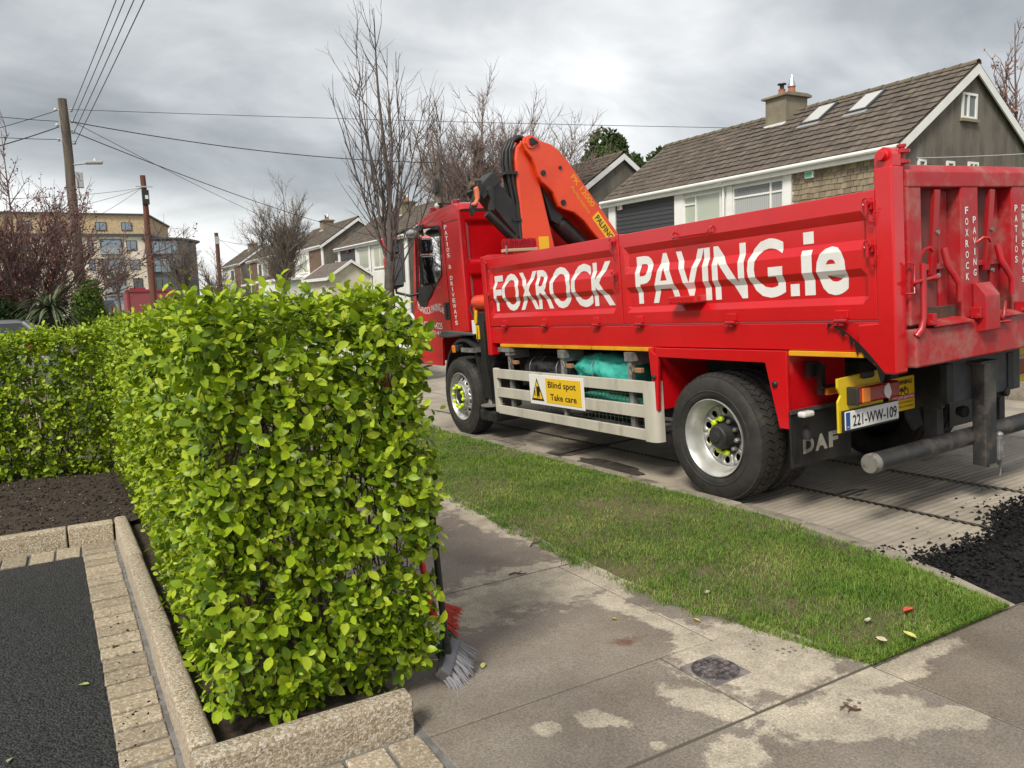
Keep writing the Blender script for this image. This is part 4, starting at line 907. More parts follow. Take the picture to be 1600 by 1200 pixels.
stacked('DRIVEWAYS',1.40,2.03,0.0585,0.040,0.034,tg,'stacked word DRIVEWAYS on the tailgate')

# ---- wheels
def wheel(name, yc, lx, rear, inner=False, sgn=1):
    """lx = outer face, sgn = +1 kerb side (axle runs to +x)"""
    R = 0.5; zc = 0.497; X = lambda h: sgn*h
    def lat(prof, n): 
        mb = MB(); mb.lathe([(sgn*h, r) for h, r in prof], n, (lx,yc,zc), 'x'); return mb
    tp_ = [(0.045,0.298),(0.012,0.315),(0.002,0.345),(0.0,0.40),(0.006,0.440),(0.018,0.468),(0.036,0.484),(0.06,0.489),(0.225,0.489),(0.25,0.484),(0.268,0.468),(0.28,0.44),(0.285,0.38),(0.275,0.32),(0.24,0.298)]
    mb = MB(); mb.lathe([(sgn*h,r) for h,r in tp_],64,(lx,yc,zc),'x',closed=True)
    w = TB(name, mb, m_tyre, smooth=50)
    # tread blocks
    tb = MB(); nb = 52; rows = ((0.022,0.066),(0.074,0.116),(0.122,0.164),(0.170,0.212),(0.220,0.264))
    for ri,(h0,h1) in enumerate(rows):
        for i in range(nb):
            a0 = 2*PI*(i+0.5*(ri%2)+0.06)/nb; a1 = a0+2*PI*0.84/nb; sk = 0.35*2*PI/nb*(1 if ri%2 else -1)
            r0 = 0.482; r1 = 0.502-(0.008 if ri in (0,4) else 0)
            def pt(h,a,r): return (lx+sgn*h, yc+r*math.cos(a), zc+r*math.sin(a))
            e0, e1 = (h0,h1); ro = r1-0.012 if ri == 0 else r1; rl = r1-0.012 if ri == 4 else r1
            tb.hexa([pt(e0,a0,r0-0.02),pt(e1,a0+sk,r0-0.02),pt(e1,a1+sk,r0-0.02),pt(e0,a1,r0-0.02)],[pt(e0,a0,ro),pt(e1,a0+sk,rl),pt(e1,a1+sk,rl),pt(e0,a1,ro)])
    TB('tread', tb, m_tyre, w)
    # lettering ridges on the sidewall
    TB('sidewall_ring', MB().lathe([(sgn*h,r) for h,r in ((0.002,0.360),(-0.003,0.364),(-0.003,0.370),(0.002,0.374))],64,(lx,yc,zc),'x',closed=True), m_tyre, w, smooth=50)
    if inner:
        TB('disc', lat([(0.06,0.31),(0.065,0.12),(0.03,0.10),(0.03,0.001)],40), m_chass, w, smooth=35); return w
    if rear: prof = [(0.045,0.300),(0.006,0.306),(0.004,0.300),(0.014,0.290),(0.05,0.278),(0.075,0.264),(0.13,0.256),(0.145,0.240)]
    else: prof = [(0.045,0.300),(0.006,0.306),(0.004,0.300),(0.014,0.290),(0.05,0.276),(0.085,0.262),(0.095,0.256)]
    rim = TB('rim', MB().lathe([(sgn*h,r) for h,r in prof],56,(lx,yc,zc),'x',caps=False), m_silver, w, smooth=40)
    # disc with real hand holes
    if rear: h_o, r_o, h_i, r_i = 0.145,0.242,0.160,0.148
    else: h_o, r_o, h_i, r_i = 0.095,0.258,0.030,0.172
    mb = MB(); NH = 10 if not rear else 10; nseg = 16
    for s_ in range(NH):
        tc = 2*PI*(s_+0.5)/NH; ht = PI/NH; rc = (r_o+r_i)/2; hr = (r_o-r_i)/2; k = len(mb.v)
        def pr(rr, tt):
            f = (rr-r_i)/(r_o-r_i); h = h_i+(h_o-h_i)*f; return (lx+sgn*h, yc+rr*math.cos(tt), zc+rr*math.sin(tt))
        for j in range(nseg):
            a = 2*PI*j/nseg; c, d = math.cos(a), math.sin(a); mxx = max(abs(c),abs(d))
            mb.v.append(pr(rc+hr*0.60*c, tc+ht*0.46*d)); mb.v.append(pr(rc+hr*c/mxx, tc+ht*d/mxx))
        for j in range(nseg): b = (j+1)%nseg; mb.f.append((k+2*j,k+2*j+1,k+2*b+1,k+2*b))
    disc = TB('disc', mb, m_silver, rim, smooth=60)
    sd_ = disc.modifiers.new('solid','SOLIDIFY'); sd_.thickness = 0.012; sd_.offset = 0
    TB('hub_backing', lat([(0.20 if rear else 0.13,0.245),(0.20 if rear else 0.13,0.001)],40), m_black, rim)
    if rear:
        TB('hub', lat([(0.17,0.150),(0.152,0.149),(0.148,0.110),(0.10,0.098),(0.055,0.090),(0.045,0.078),(0.042,0.040),(0.032,0.037),(0.030,0.001)],40), m_chass, rim, smooth=35)
        rn, hn = 0.133, 0.146
    else:
        TB('hub', MB().lathe([(sgn*h,r) for h,r in ((0.030,0.173),(0.0,0.168),(-0.008,0.160),(-0.008,0.118),(0.004,0.108))],40,(lx,yc,zc),'x',caps=False), m_silver, rim, smooth=35)
        TB('hub_cap', lat([(0.004,0.110),(0.05,0.100),(0.05,0.072),(-0.02,0.066),(-0.028,0.055),(-0.03,0.001)],32), m_chass, rim, smooth=35)
        rn, hn = 0.139, -0.008
    for j in range(10):
        a = 2*PI*(j+0.25)/10; yy, zz = yc+rn*math.cos(a), zc+rn*math.sin(a)
        TB('wheel_nut', MB().lathe([(sgn*hn,0.019),(sgn*(hn-0.03),0.019),(sgn*(hn-0.04),0.012)],6,(lx,yy,zz),'x'), m_galv, rim)
    for pair in (((1,2),(0,9),(8,7)) if rear else ((0,1),(2,3),(4,5),(6,7),(8,9))):   # neon nut links
        mb = MB(); pp = []
        for q in pair:
            a = 2*PI*(q+0.25)/10; c = (lx+sgn*(hn-0.012), yc+rn*math.cos(a), zc+rn*math.sin(a)); pp.append(Vector(c)); mb.lathe([(0,0.023),(-sgn*0.022,0.023),(-sgn*0.03,0.016)],12,c,'x')
        mid = (pp[0]+pp[1])/2+Vector((-sgn*0.01,0,0)); out = (mid-Vector((mid.x,yc,zc))); mb.tube([pp[0]+Vector((-sgn*0.012,0,0)),mid+out*0.09,pp[1]+Vector((-sgn*0.012,0,0))],[0.014,0.009,0.014],8)
        TB('nut_link', mb, m_neon, rim, smooth=40)
    return w
wheel('rear_wheel',4.29,0.02,True); wheel('rear_wheel',4.29,0.33,True,inner=True); wheel('rear_wheel',4.29,2.52,True,inner=True,sgn=-1); wheel('rear_wheel',4.29,2.21,True,inner=True,sgn=-1)
wheel('front_wheel',8.78,0.05,False); wheel('front_wheel',8.78,2.49,False,inner=True,sgn=-1)
TB('axle', MB().tube([(0.3,4.29,0.5),(2.24,4.29,0.5)],0.09,12).sphere((1.27,4.29,0.5),0.20,16,10).tube([(0.3,8.78,0.45),(2.2,8.78,0.45)],0.07,10), m_chass, smooth=50)

# ---- chassis
TB('chassis_rail', MB().box(0.86,0.94,2.95,9.9,0.76,1.02), m_chass, bevel=0.006); TB('chassis_rail', MB().box(1.60,1.68,2.95,9.9,0.76,1.02), m_chass, bevel=0.006)
TB('fuel_tank', MB().box(1.75,2.38,6.3,7.6,0.42,0.98), m_blackm, bevel=0.04); TB('gearbox', MB().box(1.0,1.5,7.0,9.6,0.42,0.9), m_blackm, bevel=0.05)
TB('air_tank', MB().tube([(0.55,5.3,0.62),(0.55,6.3,0.62)],0.14,16).tube([(0.55,6.5,0.6),(0.55,7.4,0.6)],0.12,16), m_blackm, smooth=40)
TB('leaf_spring', MB().box(0.80,0.96,3.55,5.0,0.60,0.72).box(1.58,1.74,3.55,5.0,0.60,0.72), m_chass, bevel=0.01)

# ---- rear wheel arch panels
TB('arch_panel', MB().box(0.035,0.62,4.925,4.955,0.655,1.19), m_red, bevel=0.004); TB('arch_panel', MB().hexa([(0.03,4.915,0.655),(0.06,4.915,0.655),(0.06,4.955,0.655),(0.03,4.955,0.655)],[(0.03,4.88,1.11),(0.06,4.88,1.11),(0.06,5.0,1.186),(0.03,5.0,1.186)]), m_red, bevel=0.004)
TB('arch_panel', MB().prism([(3.56,0.645),(3.64,0.645),(3.745,1.10),(4.91,1.11),(4.91,1.187),(3.56,1.187)],0.03,0.055,'yz'), m_red, bevel=0.004)
TB('arch_panel', MB().box(0.056,0.66,3.575,3.60,0.76,1.18), m_red, bevel=0.004)
for y, z in ((4.94,0.94),(3.66,0.955)): TB('bolt', MB().lathe([(0,0.022),(-0.012,0.022),(-0.02,0.012)],12,(0.03,y,z),'x'), m_black)
mf = TB('mudflap', MB().box(0.03,0.66,3.545,3.56,0.37,0.772), m_blackm, bevel=0.004)
TB('flap_strip', MB().box(0.028,0.665,3.535,3.546,0.748,0.776), m_grey, mf)
for i in range(5): TB('flap_rib', MB().box(0.05+i*0.012,0.055+i*0.012,3.541,3.546,0.40,0.73), m_black, mf)
for _c,_x,_w in (('D',0.145,0.115),('A',0.27,0.13),('F',0.415,0.10)): lettering('letter',_c,M('flap_letter',(0.30,0.28,0.24),0.7,dirt=(0.14,0.12,0.10),dscale=12),mf,(_x,3.5435,0.455),(1,0,0),(0,0,1),w=_w,h=0.115,bold=0.05,label='raised grey letter '+_c)
mf2 = TB('mudflap', MB().box(1.88,2.51,3.545,3.56,0.37,0.772), m_blackm, bevel=0.004)
sl = TB('side_lamp_bracket', MB().box(0.20,0.30,3.50,3.55,0.99,1.09).box(0.255,0.30,3.46,3.50,0.86,1.07).box(0.255,0.42,3.44,3.50,0.905,0.918), m_black)
TB('side_lamp', MB().box(0.285,0.405,3.435,3.465,0.855,0.905), m_lampor, sl, bevel=0.006)

# ---- rear light unit, number plate, warning sign
YP = 3.15
rl = TB('light_board', MB().prism([(0.055,0.655),(0.055,0.86),(0.085,0.90),(0.055,0.95),(0.055,1.01),(0.515,1.025),(0.515,0.72),(0.52,0.655)],YP+0.03,YP+0.045,'xz'), M('board_yellow', (0.72,0.52,0.015), 0.45, dirt=(0.36,0.26,0.03), dscale=9, dlo=0.58, dhi=0.8), bevel=0.003)
lp = TB('tail_lamp', MB().box(0.15,0.58,YP-0.05,YP+0.03,0.835,0.945), m_lampred, rl, bevel=0.014)
TB('lens', MB().box(0.185,0.265,YP-0.058,YP-0.045,0.842,0.938), m_lampor, lp, bevel=0.008)
TB('lens', MB().prism([(0.455+0.05*math.cos(a),0.89+0.05*math.sin(a)) for a in [PI/2+i*PI/10 for i in range(11)]]+[(0.455+0.025*math.sin(t),0.84+0.05*(t/1.57)) for t in (0.2,0.7,1.2)],YP-0.0585,YP-0.045,'xz'), m_lampw, lp)
TB('lamp_end', MB().box(0.135,0.16,YP-0.055,YP+0.03,0.83,0.95), m_black, lp, bevel=0.01)
TB('plate_lamp', MB().box(0.275,0.385,YP-0.01,YP+0.03,0.985,1.035), m_chass, rl, bevel=0.015)
npl = TB('number_plate', MB().box(0.075,0.625,YP-0.006,YP+0.002,0.675,0.795), m_sign_w, rl, bevel=0.003)
TB('plate_holder', MB().box(0.065,0.635,YP+0.002,YP+0.018,0.660,0.802), m_black, npl, bevel=0.003)
TB('country_band', MB().box(0.079,0.118,YP-0.0085,YP-0.006,0.68,0.79), M('plate_blue', (0.02,0.09,0.30), 0.4), npl)
lettering('lettering','221-WW-109',m_sign_b,npl,(0.145,YP-0.0085,0.692),(1,0,0),(0,0,1),w=0.455,h=0.075,bold=0.012,label='black registration 221-WW-109')
o_ = lettering('lettering','IRL',m_sign_w,npl,(0.086,YP-0.011,0.69),(1,0,0),(0,0,1),w=0.024,h=0.012,label='small white letters IRL')
ws = TB('warning_sign', MB().box(0.56,0.83,YP+0.012,YP+0.022,0.715,0.945), m_sign_y)
TB('red_band', MB().box(0.563,0.827,YP+0.008,YP+0.012,0.790,0.822), M('sign_red', (0.55,0.02,0.03), 0.4), ws)
lettering('lettering','WARNING',m_sign_b,ws,(0.60,YP+0.009,0.895),(1,0,0),(0,0,1),w=0.20,h=0.03,bold=0.02,label='black word WARNING')
lettering('lettering','CYCLISTS BEWARE',m_sign_w,ws,(0.575,YP+0.0055,0.796),(1,0,0),(0,0,1),w=0.24,h=0.02,bold=0.02,label='white words CYCLISTS BEWARE')
lettering('lettering','IF THIS VEHICLE IS TURNING LEFT',m_sign_b,ws,(0.575,YP+0.009,0.764),(1,0,0),(0,0,1),w=0.24,h=0.014,label='small black line of print')
lettering('lettering','DO NOT PASS ON THE INSIDE',m_sign_b,ws,(0.58,YP+0.009,0.735),(1,0,0),(0,0,1),w=0.23,h=0.014,label='small black line of print')
bk = MB()
for cx in (0.665,0.735): bk.tube([(cx+0.022*math.cos(a),YP+0.009,0.846+0.022*math.sin(a)) for a in [i*PI/8 for i in range(17)]],0.0028,5)
bk.tube([(0.665,YP+0.009,0.846),(0.69,YP+0.009,0.872),(0.722,YP+0.009,0.872),(0.70,YP+0.009,0.846),(0.69,YP+0.009,0.872)],0.0028,5).tube([(0.735,YP+0.009,0.846),(0.72,YP+0.009,0.88),(0.73,YP+0.009,0.884)],0.0028,5)
TB('bicycle_mark', bk, m_sign_b, ws)
TB('lamp_stalk', MB().tube([(0.10,YP+0.34,0.62),(0.09,YP+0.30,0.68),(0.05,YP+0.28,0.745)],0.010,7).lathe([(0,0.03),(0.05,0.034),(0.09,0.02)],12,(0.11,YP+0.33,0.575),'z'), m_black, smooth=50)
TB('marker_lamp', MB().box(-0.015,0.095,YP+0.24,YP+0.30,0.745,0.785), m_lampw, bevel=0.014)
TB('hanging_flap', MB().box(0.64,0.72,YP+0.05,YP+0.06,0.93,1.10), m_grey)
TB('light_bracket', MB().prism([(0.87,0.98),(0.96,0.98),(0.98,0.86),(1.08,0.55),(0.98,0.52),(0.90,0.62),(0.87,0.75)],3.262,3.285,'xz'), m_chass, bevel=0.004)
rl2 = TB('light_board', MB().box(2.02,2.49,YP+0.03,YP+0.045,0.72,1.02), m_sign_y, bevel=0.003); TB('tail_lamp', MB().box(1.98,2.40,YP-0.05,YP+0.03,0.80,0.93), m_lampred, rl2, bevel=0.014)
TB('lamp_block', MB().box(1.46,1.62,2.99,3.05,0.70,0.80).lathe([(0,0.001),(0,0.035),(0.03,0.035)],16,(1.60,2.95,0.74),'y'), m_black, bevel=0.01)
TB('work_lamp', MB().lathe([(0,0.001),(0.002,0.04),(0.02,0.042),(0.06,0.03)],16,(1.13,2.98,0.66),'y'), m_black, smooth=40)
# ---- rear cross member, tow post, bumper
TB('rear_box', MB().box(0.90,1.78,2.96,3.25,0.745,1.06), m_grey, bevel=0.01)
TB('rear_box_flange', MB().box(0.86,0.90,2.99,3.26,0.72,1.07), m_chass, bevel=0.004)
TB('hydraulic_valve', MB().box(1.20,1.30,2.93,3.0,1.055,1.11).tube([(1.25,2.96,1.11),(1.25,2.98,1.17)],0.015,8), m_black, bevel=0.008)
tow = TB('tow_post', MB().box(1.16,1.30,2.87,2.96,0.285,1.0).box(1.10,1.31,2.86,2.97,0.995,1.012), m_bump, bevel=0.005)
TB('tow_bracket', MB().box(1.30,1.40,2.885,2.925,0.36,0.40).box(1.31,1.36,2.86,2.90,0.30,0.46).lathe([(0,0.03),(0.02,0.03)],12,(1.385,2.90,0.40),'z').lathe([(0,0.03),(0.02,0.03)],12,(1.385,2.90,0.30),'z'), m_galv, tow, bevel=0.004)
TB('tow_ball', MB().lathe([(0.25,0.014),(0.42,0.014),(0.43,0.012),(0.445,0.018)],12,(1.385,2.90,0),'z').sphere((1.385,2.90,0.465),0.026,12,8).tube([(1.385,2.90,0.25),(1.39,2.895,0.21),(1.385,2.90,0.17)],0.006,6), m_galv, tow, smooth=50)
bp_ = TB('bumper_bar', MB().tube([(0.10,3.0,0.475),(2.44,3.0,0.475)],0.062,24), m_bump, smooth=40)
TB('end_cap', MB().lathe([(0,0.001),(0,0.058),(0.01,0.064),(0.05,0.064)],24,(0.095,3.0,0.475),'x'), M('bumper_end',(0.20,0.185,0.165),0.6,dirt=(0.07,0.065,0.06),dscale=20), bp_, smooth=35)
for _x in (0.86,1.62): TB('bumper_arm', MB().box(_x,_x+0.07,3.02,3.12,0.46,0.98), m_chass, bp_, bevel=0.005)

# ---- aluminium side guard
sg = thing('x','x','x'); bpy.data.objects.remove(sg)
gd = TB('side_guard', MB().box(0.025,0.075,7.70,7.80,0.385,0.905), m_alu, bevel=0.012)
for z0, z1 in ((0.795,0.900),(0.580,0.690),(0.385,0.480)): TB('plank', MB().box(0.010,0.040,5.06,7.70,z0,z1), m_alu, gd, bevel=0.004)
mb = MB(); cs = [(0.008,5.075),(0.008,4.985),(0.022,4.945),(0.055,4.925),(0.10,4.922),(0.10,4.935),(0.058,4.938),(0.035,4.955),(0.022,4.99),(0.022,5.075)]
TB('rounded_end', mb.prism(cs,0.378,0.90,'xy'), m_alu, gd, smooth=40)
for y in (7.42,6.35,5.28): TB('guard_post', MB().box(0.042,0.085,y-0.025,y+0.025,0.40,1.13).box(0.05,0.30,y-0.02,y+0.02,1.02,1.13), m_galv, gd, bevel=0.003)
for y in (7.42,6.35,5.28):
    TB('post_bracket', MB().box(0.03,0.10,y-0.05,y+0.05,1.06,1.14).tube([(0.03,y-0.05,1.02),(0.025,y-0.07,0.98),(0.03,y-0.04,0.94),(0.03,y-0.02,1.0),(0.03,y-0.05,1.03)],0.006,6), m_galv, gd, bevel=0.004)
    TB('wood_chock', MB().box(0.06,0.10,y-0.13,y-0.03,0.96,1.0), M('chock', (0.33,0.17,0.09), 0.8), gd, bevel=0.004)
TB('step_bracket', MB().box(0.02,0.25,8.22,8.58,1.075,1.085).box(0.02,0.03,8.22,8.58,1.085,1.13).box(0.02,0.25,8.22,8.235,1.085,1.13).box(0.02,0.25,7.36,7.62,1.10,1.11).box(0.02,0.03,7.36,7.62,1.11,1.15), m_galv, gd)
sgn_ = TB('blind_spot_sign', MB().box(0.000,0.008,5.945,6.945,0.565,0.878), m_sign_w, bevel=0.003)
TB('yellow_panel', MB().box(-0.003,0.0,5.99,6.62,0.595,0.85), m_sign_y, sgn_)
lettering('lettering','Blind spot',m_sign_b,sgn_,(-0.0055,6.57,0.735),RIGHT,(0,0,1),w=0.50,h=0.085,bold=0.012,label='black words Blind spot')
lettering('lettering','Take care',m_sign_b,sgn_,(-0.0055,6.54,0.628),RIGHT,(0,0,1),w=0.47,h=0.065,bold=0.012,label='black words Take care')
def tri_prism(h, col, d):
    c = (6.79,0.70); pts = [(c[0]+h*0.95,c[1]-h*0.75),(c[0]-h*0.95,c[1]-h*0.75),(c[0],c[1]+h*1.1)]
    return TB('warning_triangle', MB().prism(pts,-d,0.0,'yz'), col, sgn_)
tri_prism(0.128,m_sign_b,0.002); tri_prism(0.098,m_sign_y,0.0045)
TB('lorry_pictogram', MB().box(-0.007,-0.0045,6.745,6.80,0.655,0.755).box(-0.007,-0.0045,6.735,6.745,0.70,0.74).box(-0.007,-0.0045,6.755,6.765,0.635,0.655).box(-0.007,-0.0045,6.785,6.795,0.635,0.655).box(-0.007,-0.0045,6.83,6.845,0.655,0.715).lathe([(-0.007,0.008),(-0.0045,0.008)],10,(0,6.838,0.727),'x'), m_sign_b, sgn_)
# mesh basket behind the guard
bk = MB()
for i in range(30): bk.box(0.10,0.104,5.2+i*0.06,5.204+i*0.06,0.44,0.80)
for i in range(9): bk.box(0.10,0.104,5.2,6.95,0.44+i*0.045,0.444+i*0.045)
bk.box(0.10,0.55,5.2,6.95,0.43,0.44)
TB('mesh_basket', bk, m_galv)

# ---- cab
CX0, CX1 = 0.185, 2.355
OUT = [(8.66,1.32),(8.66,2.83),(8.70,2.89),(8.80,2.925),(9.55,2.90),(9.92,2.83),(10.05,2.74),(10.12,2.62),(10.33,1.80),(10.38,1.5),(10.38,0.85),(9.52,0.85),(9.47,1.18),(9.40,1.285),(9.20,1.325)]
WIN = [(10.04,2.69),(9.99,2.745),(9.93,2.752),(9.27,2.712),(9.225,2.69),(9.21,2.64),(9.265,2.10),(9.30,2.05),(9.56,1.91),(9.70,1.80),(9.80,1.755),(10.15,1.745),(10.20,1.79)]
def plate_with_hole(name, outer, hole, x, mat, parent, thick):
    from mathutils.geometry import tessellate_polygon
    polys = [[Vector((y,z,0)) for y,z in outer],[Vector((y,z,0)) for y,z in hole]]
    tris = tessellate_polygon(polys); pts = outer+hole
    mb = MB(); mb.v = [(x,y,z) for y,z in pts]; mb.f = [tuple(t) for t in tris]
    o = TB(name, mb, mat, parent); s_ = o.modifiers.new('solid','SOLIDIFY'); s_.thickness = thick; s_.offset = 0; return o
cab = TB('cab', MB().box(CX0+0.05,CX1-0.05,8.70,10.3,1.28,1.33), m_black)
plate_with_hole('side_wall', OUT, WIN, CX0+0.015, m_red, cab, 0.03); plate_with_hole('side_wall', OUT, WIN, CX1-0.015, m_red, cab, 0.03)
# roof and front skin, rounded into the sides
mb = MB(); seg = [(8.66,1.32)]+OUT[1:8]
xs_ = [(CX0-0.004,0.05),(CX0+0.03,0.014),(CX0+0.10,0.0),((CX0+CX1)/2,-0.015),(CX1-0.10,0.0),(CX1-0.03,0.014),(CX1+0.004,0.05)]
for (y,z) in OUT[1:8]:
    for (x,d) in xs_: mb.v.append((x, y+(d if y<8.75 else (-d*0.5 if y>9.9 else 0)), z-(d if y>=8.75 else d*0.4)+0.012))
k = len(xs_)
for i in range(6):
    for j in range(k-1): a = i*k+j; mb.f.append((a,a+1,a+k+1,a+k))
TB('roof', mb, m_red, cab, smooth=50)
mb = MB(); 
for (y,z) in OUT[7:11]:
    for x in (CX0,CX1): mb.v.append((x,y,z))
TB('windscreen', MB().add(mb.v[0:4],[(0,1,3,2)]), m_glass, cab); TB('grille_panel', MB().add(mb.v[2:8],[(0,1,3,2),(2,3,5,4)]), m_red, cab)
# back wall with pressed recesses
mb = MB(); HX = [(0.275,1.02,2.17,2.70),(0.275,1.02,1.46,2.03),(1.12,2.1,2.17,2.70),(1.12,2.1,1.46,2.03)]
gx = sorted(set([CX0+0.015,CX1-0.015]+[v for h in HX for v in h[:2]])); gz = sorted(set([1.32,2.80]+[v for h in HX for v in h[2:]]))
bm_ = MB()
for i in range(len(gx)-1):
    for j in range(len(gz)-1):
        cx, cz = (gx[i]+gx[i+1])/2, (gz[j]+gz[j+1])/2
        if not any(h[0]<cx<h[1] and h[2]<cz<h[3] for h in HX): k0 = len(bm_.v); bm_.v += [(gx[i],8.658,gz[j]),(gx[i+1],8.658,gz[j]),(gx[i+1],8.658,gz[j+1]),(gx[i],8.658,gz[j+1])]; bm_.f.append((k0,k0+1,k0+2,k0+3))
for (a,b,c,d) in HX:
    k0 = len(bm_.v); e = 0.05; q = [(a,c),(b,c),(b,d),(a,d)]; qi = [(a+e,c+e),(b-e,c+e),(b-e,d-e),(a+e,d-e)]
    bm_.v += [(x,8.658,z) for x,z in q]+[(x,8.695,z) for x,z in qi]
    bm_.f += [(k0+i,k0+(i+1)%4,k0+4+(i+1)%4,k0+4+i) for i in range(4)]+[(k0+4,k0+5,k0+6,k0+7)]
bw = TB('back_wall', bm_, m_red, cab)
me = bw.data; bmx = bmesh.new(); bmx.from_mesh(me); bmesh.ops.remove_doubles(bmx, verts=bmx.verts, dist=0.0005); bmesh.ops.recalc_face_normals(bmx, faces=bmx.faces); bmx.to_mesh(me); bmx.free()
bv_ = bw.modifiers.new('bevel','BEVEL'); bv_.width = 0.02; bv_.segments = 3; bv_.limit_method = 'ANGLE'; bv_.angle_limit = math.radians(20)
TB('back_corner', MB().tube([(CX0+0.018,8.672,1.32),(CX0+0.018,8.672,2.83)],0.022,12), m_red, cab, smooth=60)
TB('roof_seam', MB().box(CX0-0.004,CX0+0.01,8.67,9.12,2.715,2.722), m_black, cab)
# door
dr = TB('door', MB().box(CX0-0.006,CX0-0.001,9.135,9.142,1.34,2.76), m_black, cab)
TB('door_trim', MB().prism([(9.62,1.905),(9.76,1.80),(10.14,1.775),(10.165,1.80),(10.13,1.95),(9.70,1.955)],CX0-0.004,CX0+0.004,'yz').prism([(9.76,1.80),(9.84,1.69),(9.95,1.66),(10.10,1.68),(10.15,1.74),(10.14,1.78)],CX0-0.008,CX0-0.0015,'yz'), m_black, cab, bevel=0.002)
wy = [(y-9.7)*0.965+9.7 for y,z in WIN]; wz = [(z-2.25)*0.96+2.25 for y,z in WIN]
mb = MB(); n = len(WIN); mb.v = [(CX0-0.003,y,z) for y,z in WIN]+[(CX0-0.003,a,b) for a,b in zip(wy,wz)]; mb.f = [(i,(i+1)%n,n+(i+1)%n,n+i) for i in range(n)]
o = TB('window_seal', mb, m_black, cab); s_ = o.modifiers.new('solid','SOLIDIFY'); s_.thickness = 0.012
for xx in (CX0+0.02,CX1-0.02): TB('side_window', MB().add([(xx,y,z) for y,z in WIN],[tuple(range(n))]), m_glass, cab)
hd = TB('door_handle', MB().box(CX0-0.012,CX0+0.002,9.155,9.30,1.475,1.705), m_black, cab, bevel=0.012)
TB('grip', MB().box(CX0-0.03,CX0-0.012,9.205,9.235,1.50,1.69), m_blackm, hd, bevel=0.008)
TB('seat', MB().box(0.35,0.85,9.05,9.5,1.5,1.66).box(0.35,0.85,8.95,9.10,1.6,2.25).box(0.47,0.73,8.97,9.07,2.25,2.48).box(1.65,2.15,9.05,9.5,1.5,1.66).box(1.65,2.15,8.95,9.10,1.6,2.25), m_seat, cab, bevel=0.04)
TB('dashboard', MB().box(CX0+0.05,CX1-0.05,9.95,10.26,1.5,1.88), m_black, cab, bevel=0.04)
TB('steering_wheel', MB().tube([(1.95+0.22*math.cos(a),9.80+0.10*math.sin(a),1.98+0.19*math.sin(a)) for a in [i*PI/10 for i in range(21)]],0.014,7).tube([(1.95,9.80,1.98),(1.95,10.0,1.85)],0.03,8), m_black, cab, smooth=60)
# cab lettering
def yf(i): return 9.055-0.0048*i
for _w,_i in (('PATIOS',0),('&',7),('DRIVEWAYS',9)): stacked(_w,CX0-0.0035,2.690-0.0725*_i,0.0725,0.054,0.082,cab,'stacked word %s behind the cab door'%_w,axis='cab',yfun=lambda i,_i=_i: yf(i+_i))
def arched(txt, y0, y1, zf, h, what, bold=0.0, grow=None):
    vs, fs, tw, th = text_mesh(txt, bold, 0, 0.9); mb = MB()
    mb.add([(CX0-0.0035, y0-u/tw*(y0-y1), zf(u/tw)+v/th*h*(grow(u/tw) if grow else 1)) for u,v in vs], fs); o = mb.build('lettering', m_white, cab, fix=False); o['label'] = what
arched('FOXROCK PAVING.ie',10.19,9.33,lambda t: 1.645-0.12*t-0.045*math.sin(2*PI*t*0.9),0.098,'white wavy words FOXROCK PAVING on the cab door',0.008,lambda t: 1.25-0.25*math.sin(PI*t))
arched('Tel-087-2844225',10.21,9.42,lambda t: 1.392-0.045*t,0.085,'white telephone number on the cab door',0.006)
arched('01 20141',10.02,9.50,lambda t: 1.29-0.025*t,0.06,'lower line of white figures on the cab door',0.006)
lettering('lettering','250',m_galv,cab,(CX0-0.004,9.50,1.895),RIGHT,(0,0,1),w=0.14,h=0.03,label='small badge on the cab door')
# fender and mudguards
mb = MB(); A0 = [math.radians(a) for a in range(-4,178,7)]
def arc(r, a, x): return (x, 8.80-r*math.cos(a)*1.0, 0.52+r*math.sin(a)*1.12)
for a in A0:
    for (x,r) in ((0.155,0.60),(0.155,0.635),(0.21,0.66),(0.62,0.66),(0.62,0.60)): mb.v.append(arc(r,a,x))
k = 5
for i in range(len(A0)-1):
    for j in range(k): a = i*k+j; b = i*k+(j+1)%k; mb.f.append((a,b,b+k,a+k))
TB('wheel_arch', mb, m_black, smooth=45)
TB('fender_top', MB().prism([(9.44,1.25),(9.40,1.30),(9.28,1.335),(8.72,1.315),(8.42,1.30),(8.40,1.27),(8.70,1.27),(9.20,1.24)],0.12,0.50,'yz'), M('fender_grey', (0.075,0.077,0.08), 0.5), bevel=0.012, smooth=50)
mb = MB()
for t in range(9):
    f = t/8; y = 8.30-0.10*math.sin(f*PI*0.5)+0.02; z = 1.10-f*0.78; b = 0.07*math.sin(f*PI)
    for (x,dy) in ((0.07,0.0),(0.07,-0.05),(0.40,-0.05),(0.40,0.0)): mb.v.append((x,y+dy-0.03*f,z))
for i in range(8):
    for j in range(4): a = i*4+j; b = i*4+(j+1)%4; mb.f.append((a,b,b+4,a+4))
TB('mudguard', mb, m_black, smooth=45)
TB('mudguard_apron', MB().box(0.06,0.45,7.92,8.30,0.24,0.38).box(0.10,0.5,7.98,8.28,0.38,0.95), m_black, bevel=0.03)
sl = TB('side_marker', MB().box(0.10,0.20,8.86,8.98,1.06,1.15), m_black, bevel=0.02); TB('lens', MB().box(0.085,0.105,8.90,8.99,1.05,1.145), m_lampor, sl, bevel=0.012)
TB('engine_cover', MB().box(0.22,2.3,8.32,8.64,0.95,1.30), m_blackm, bevel=0.04)
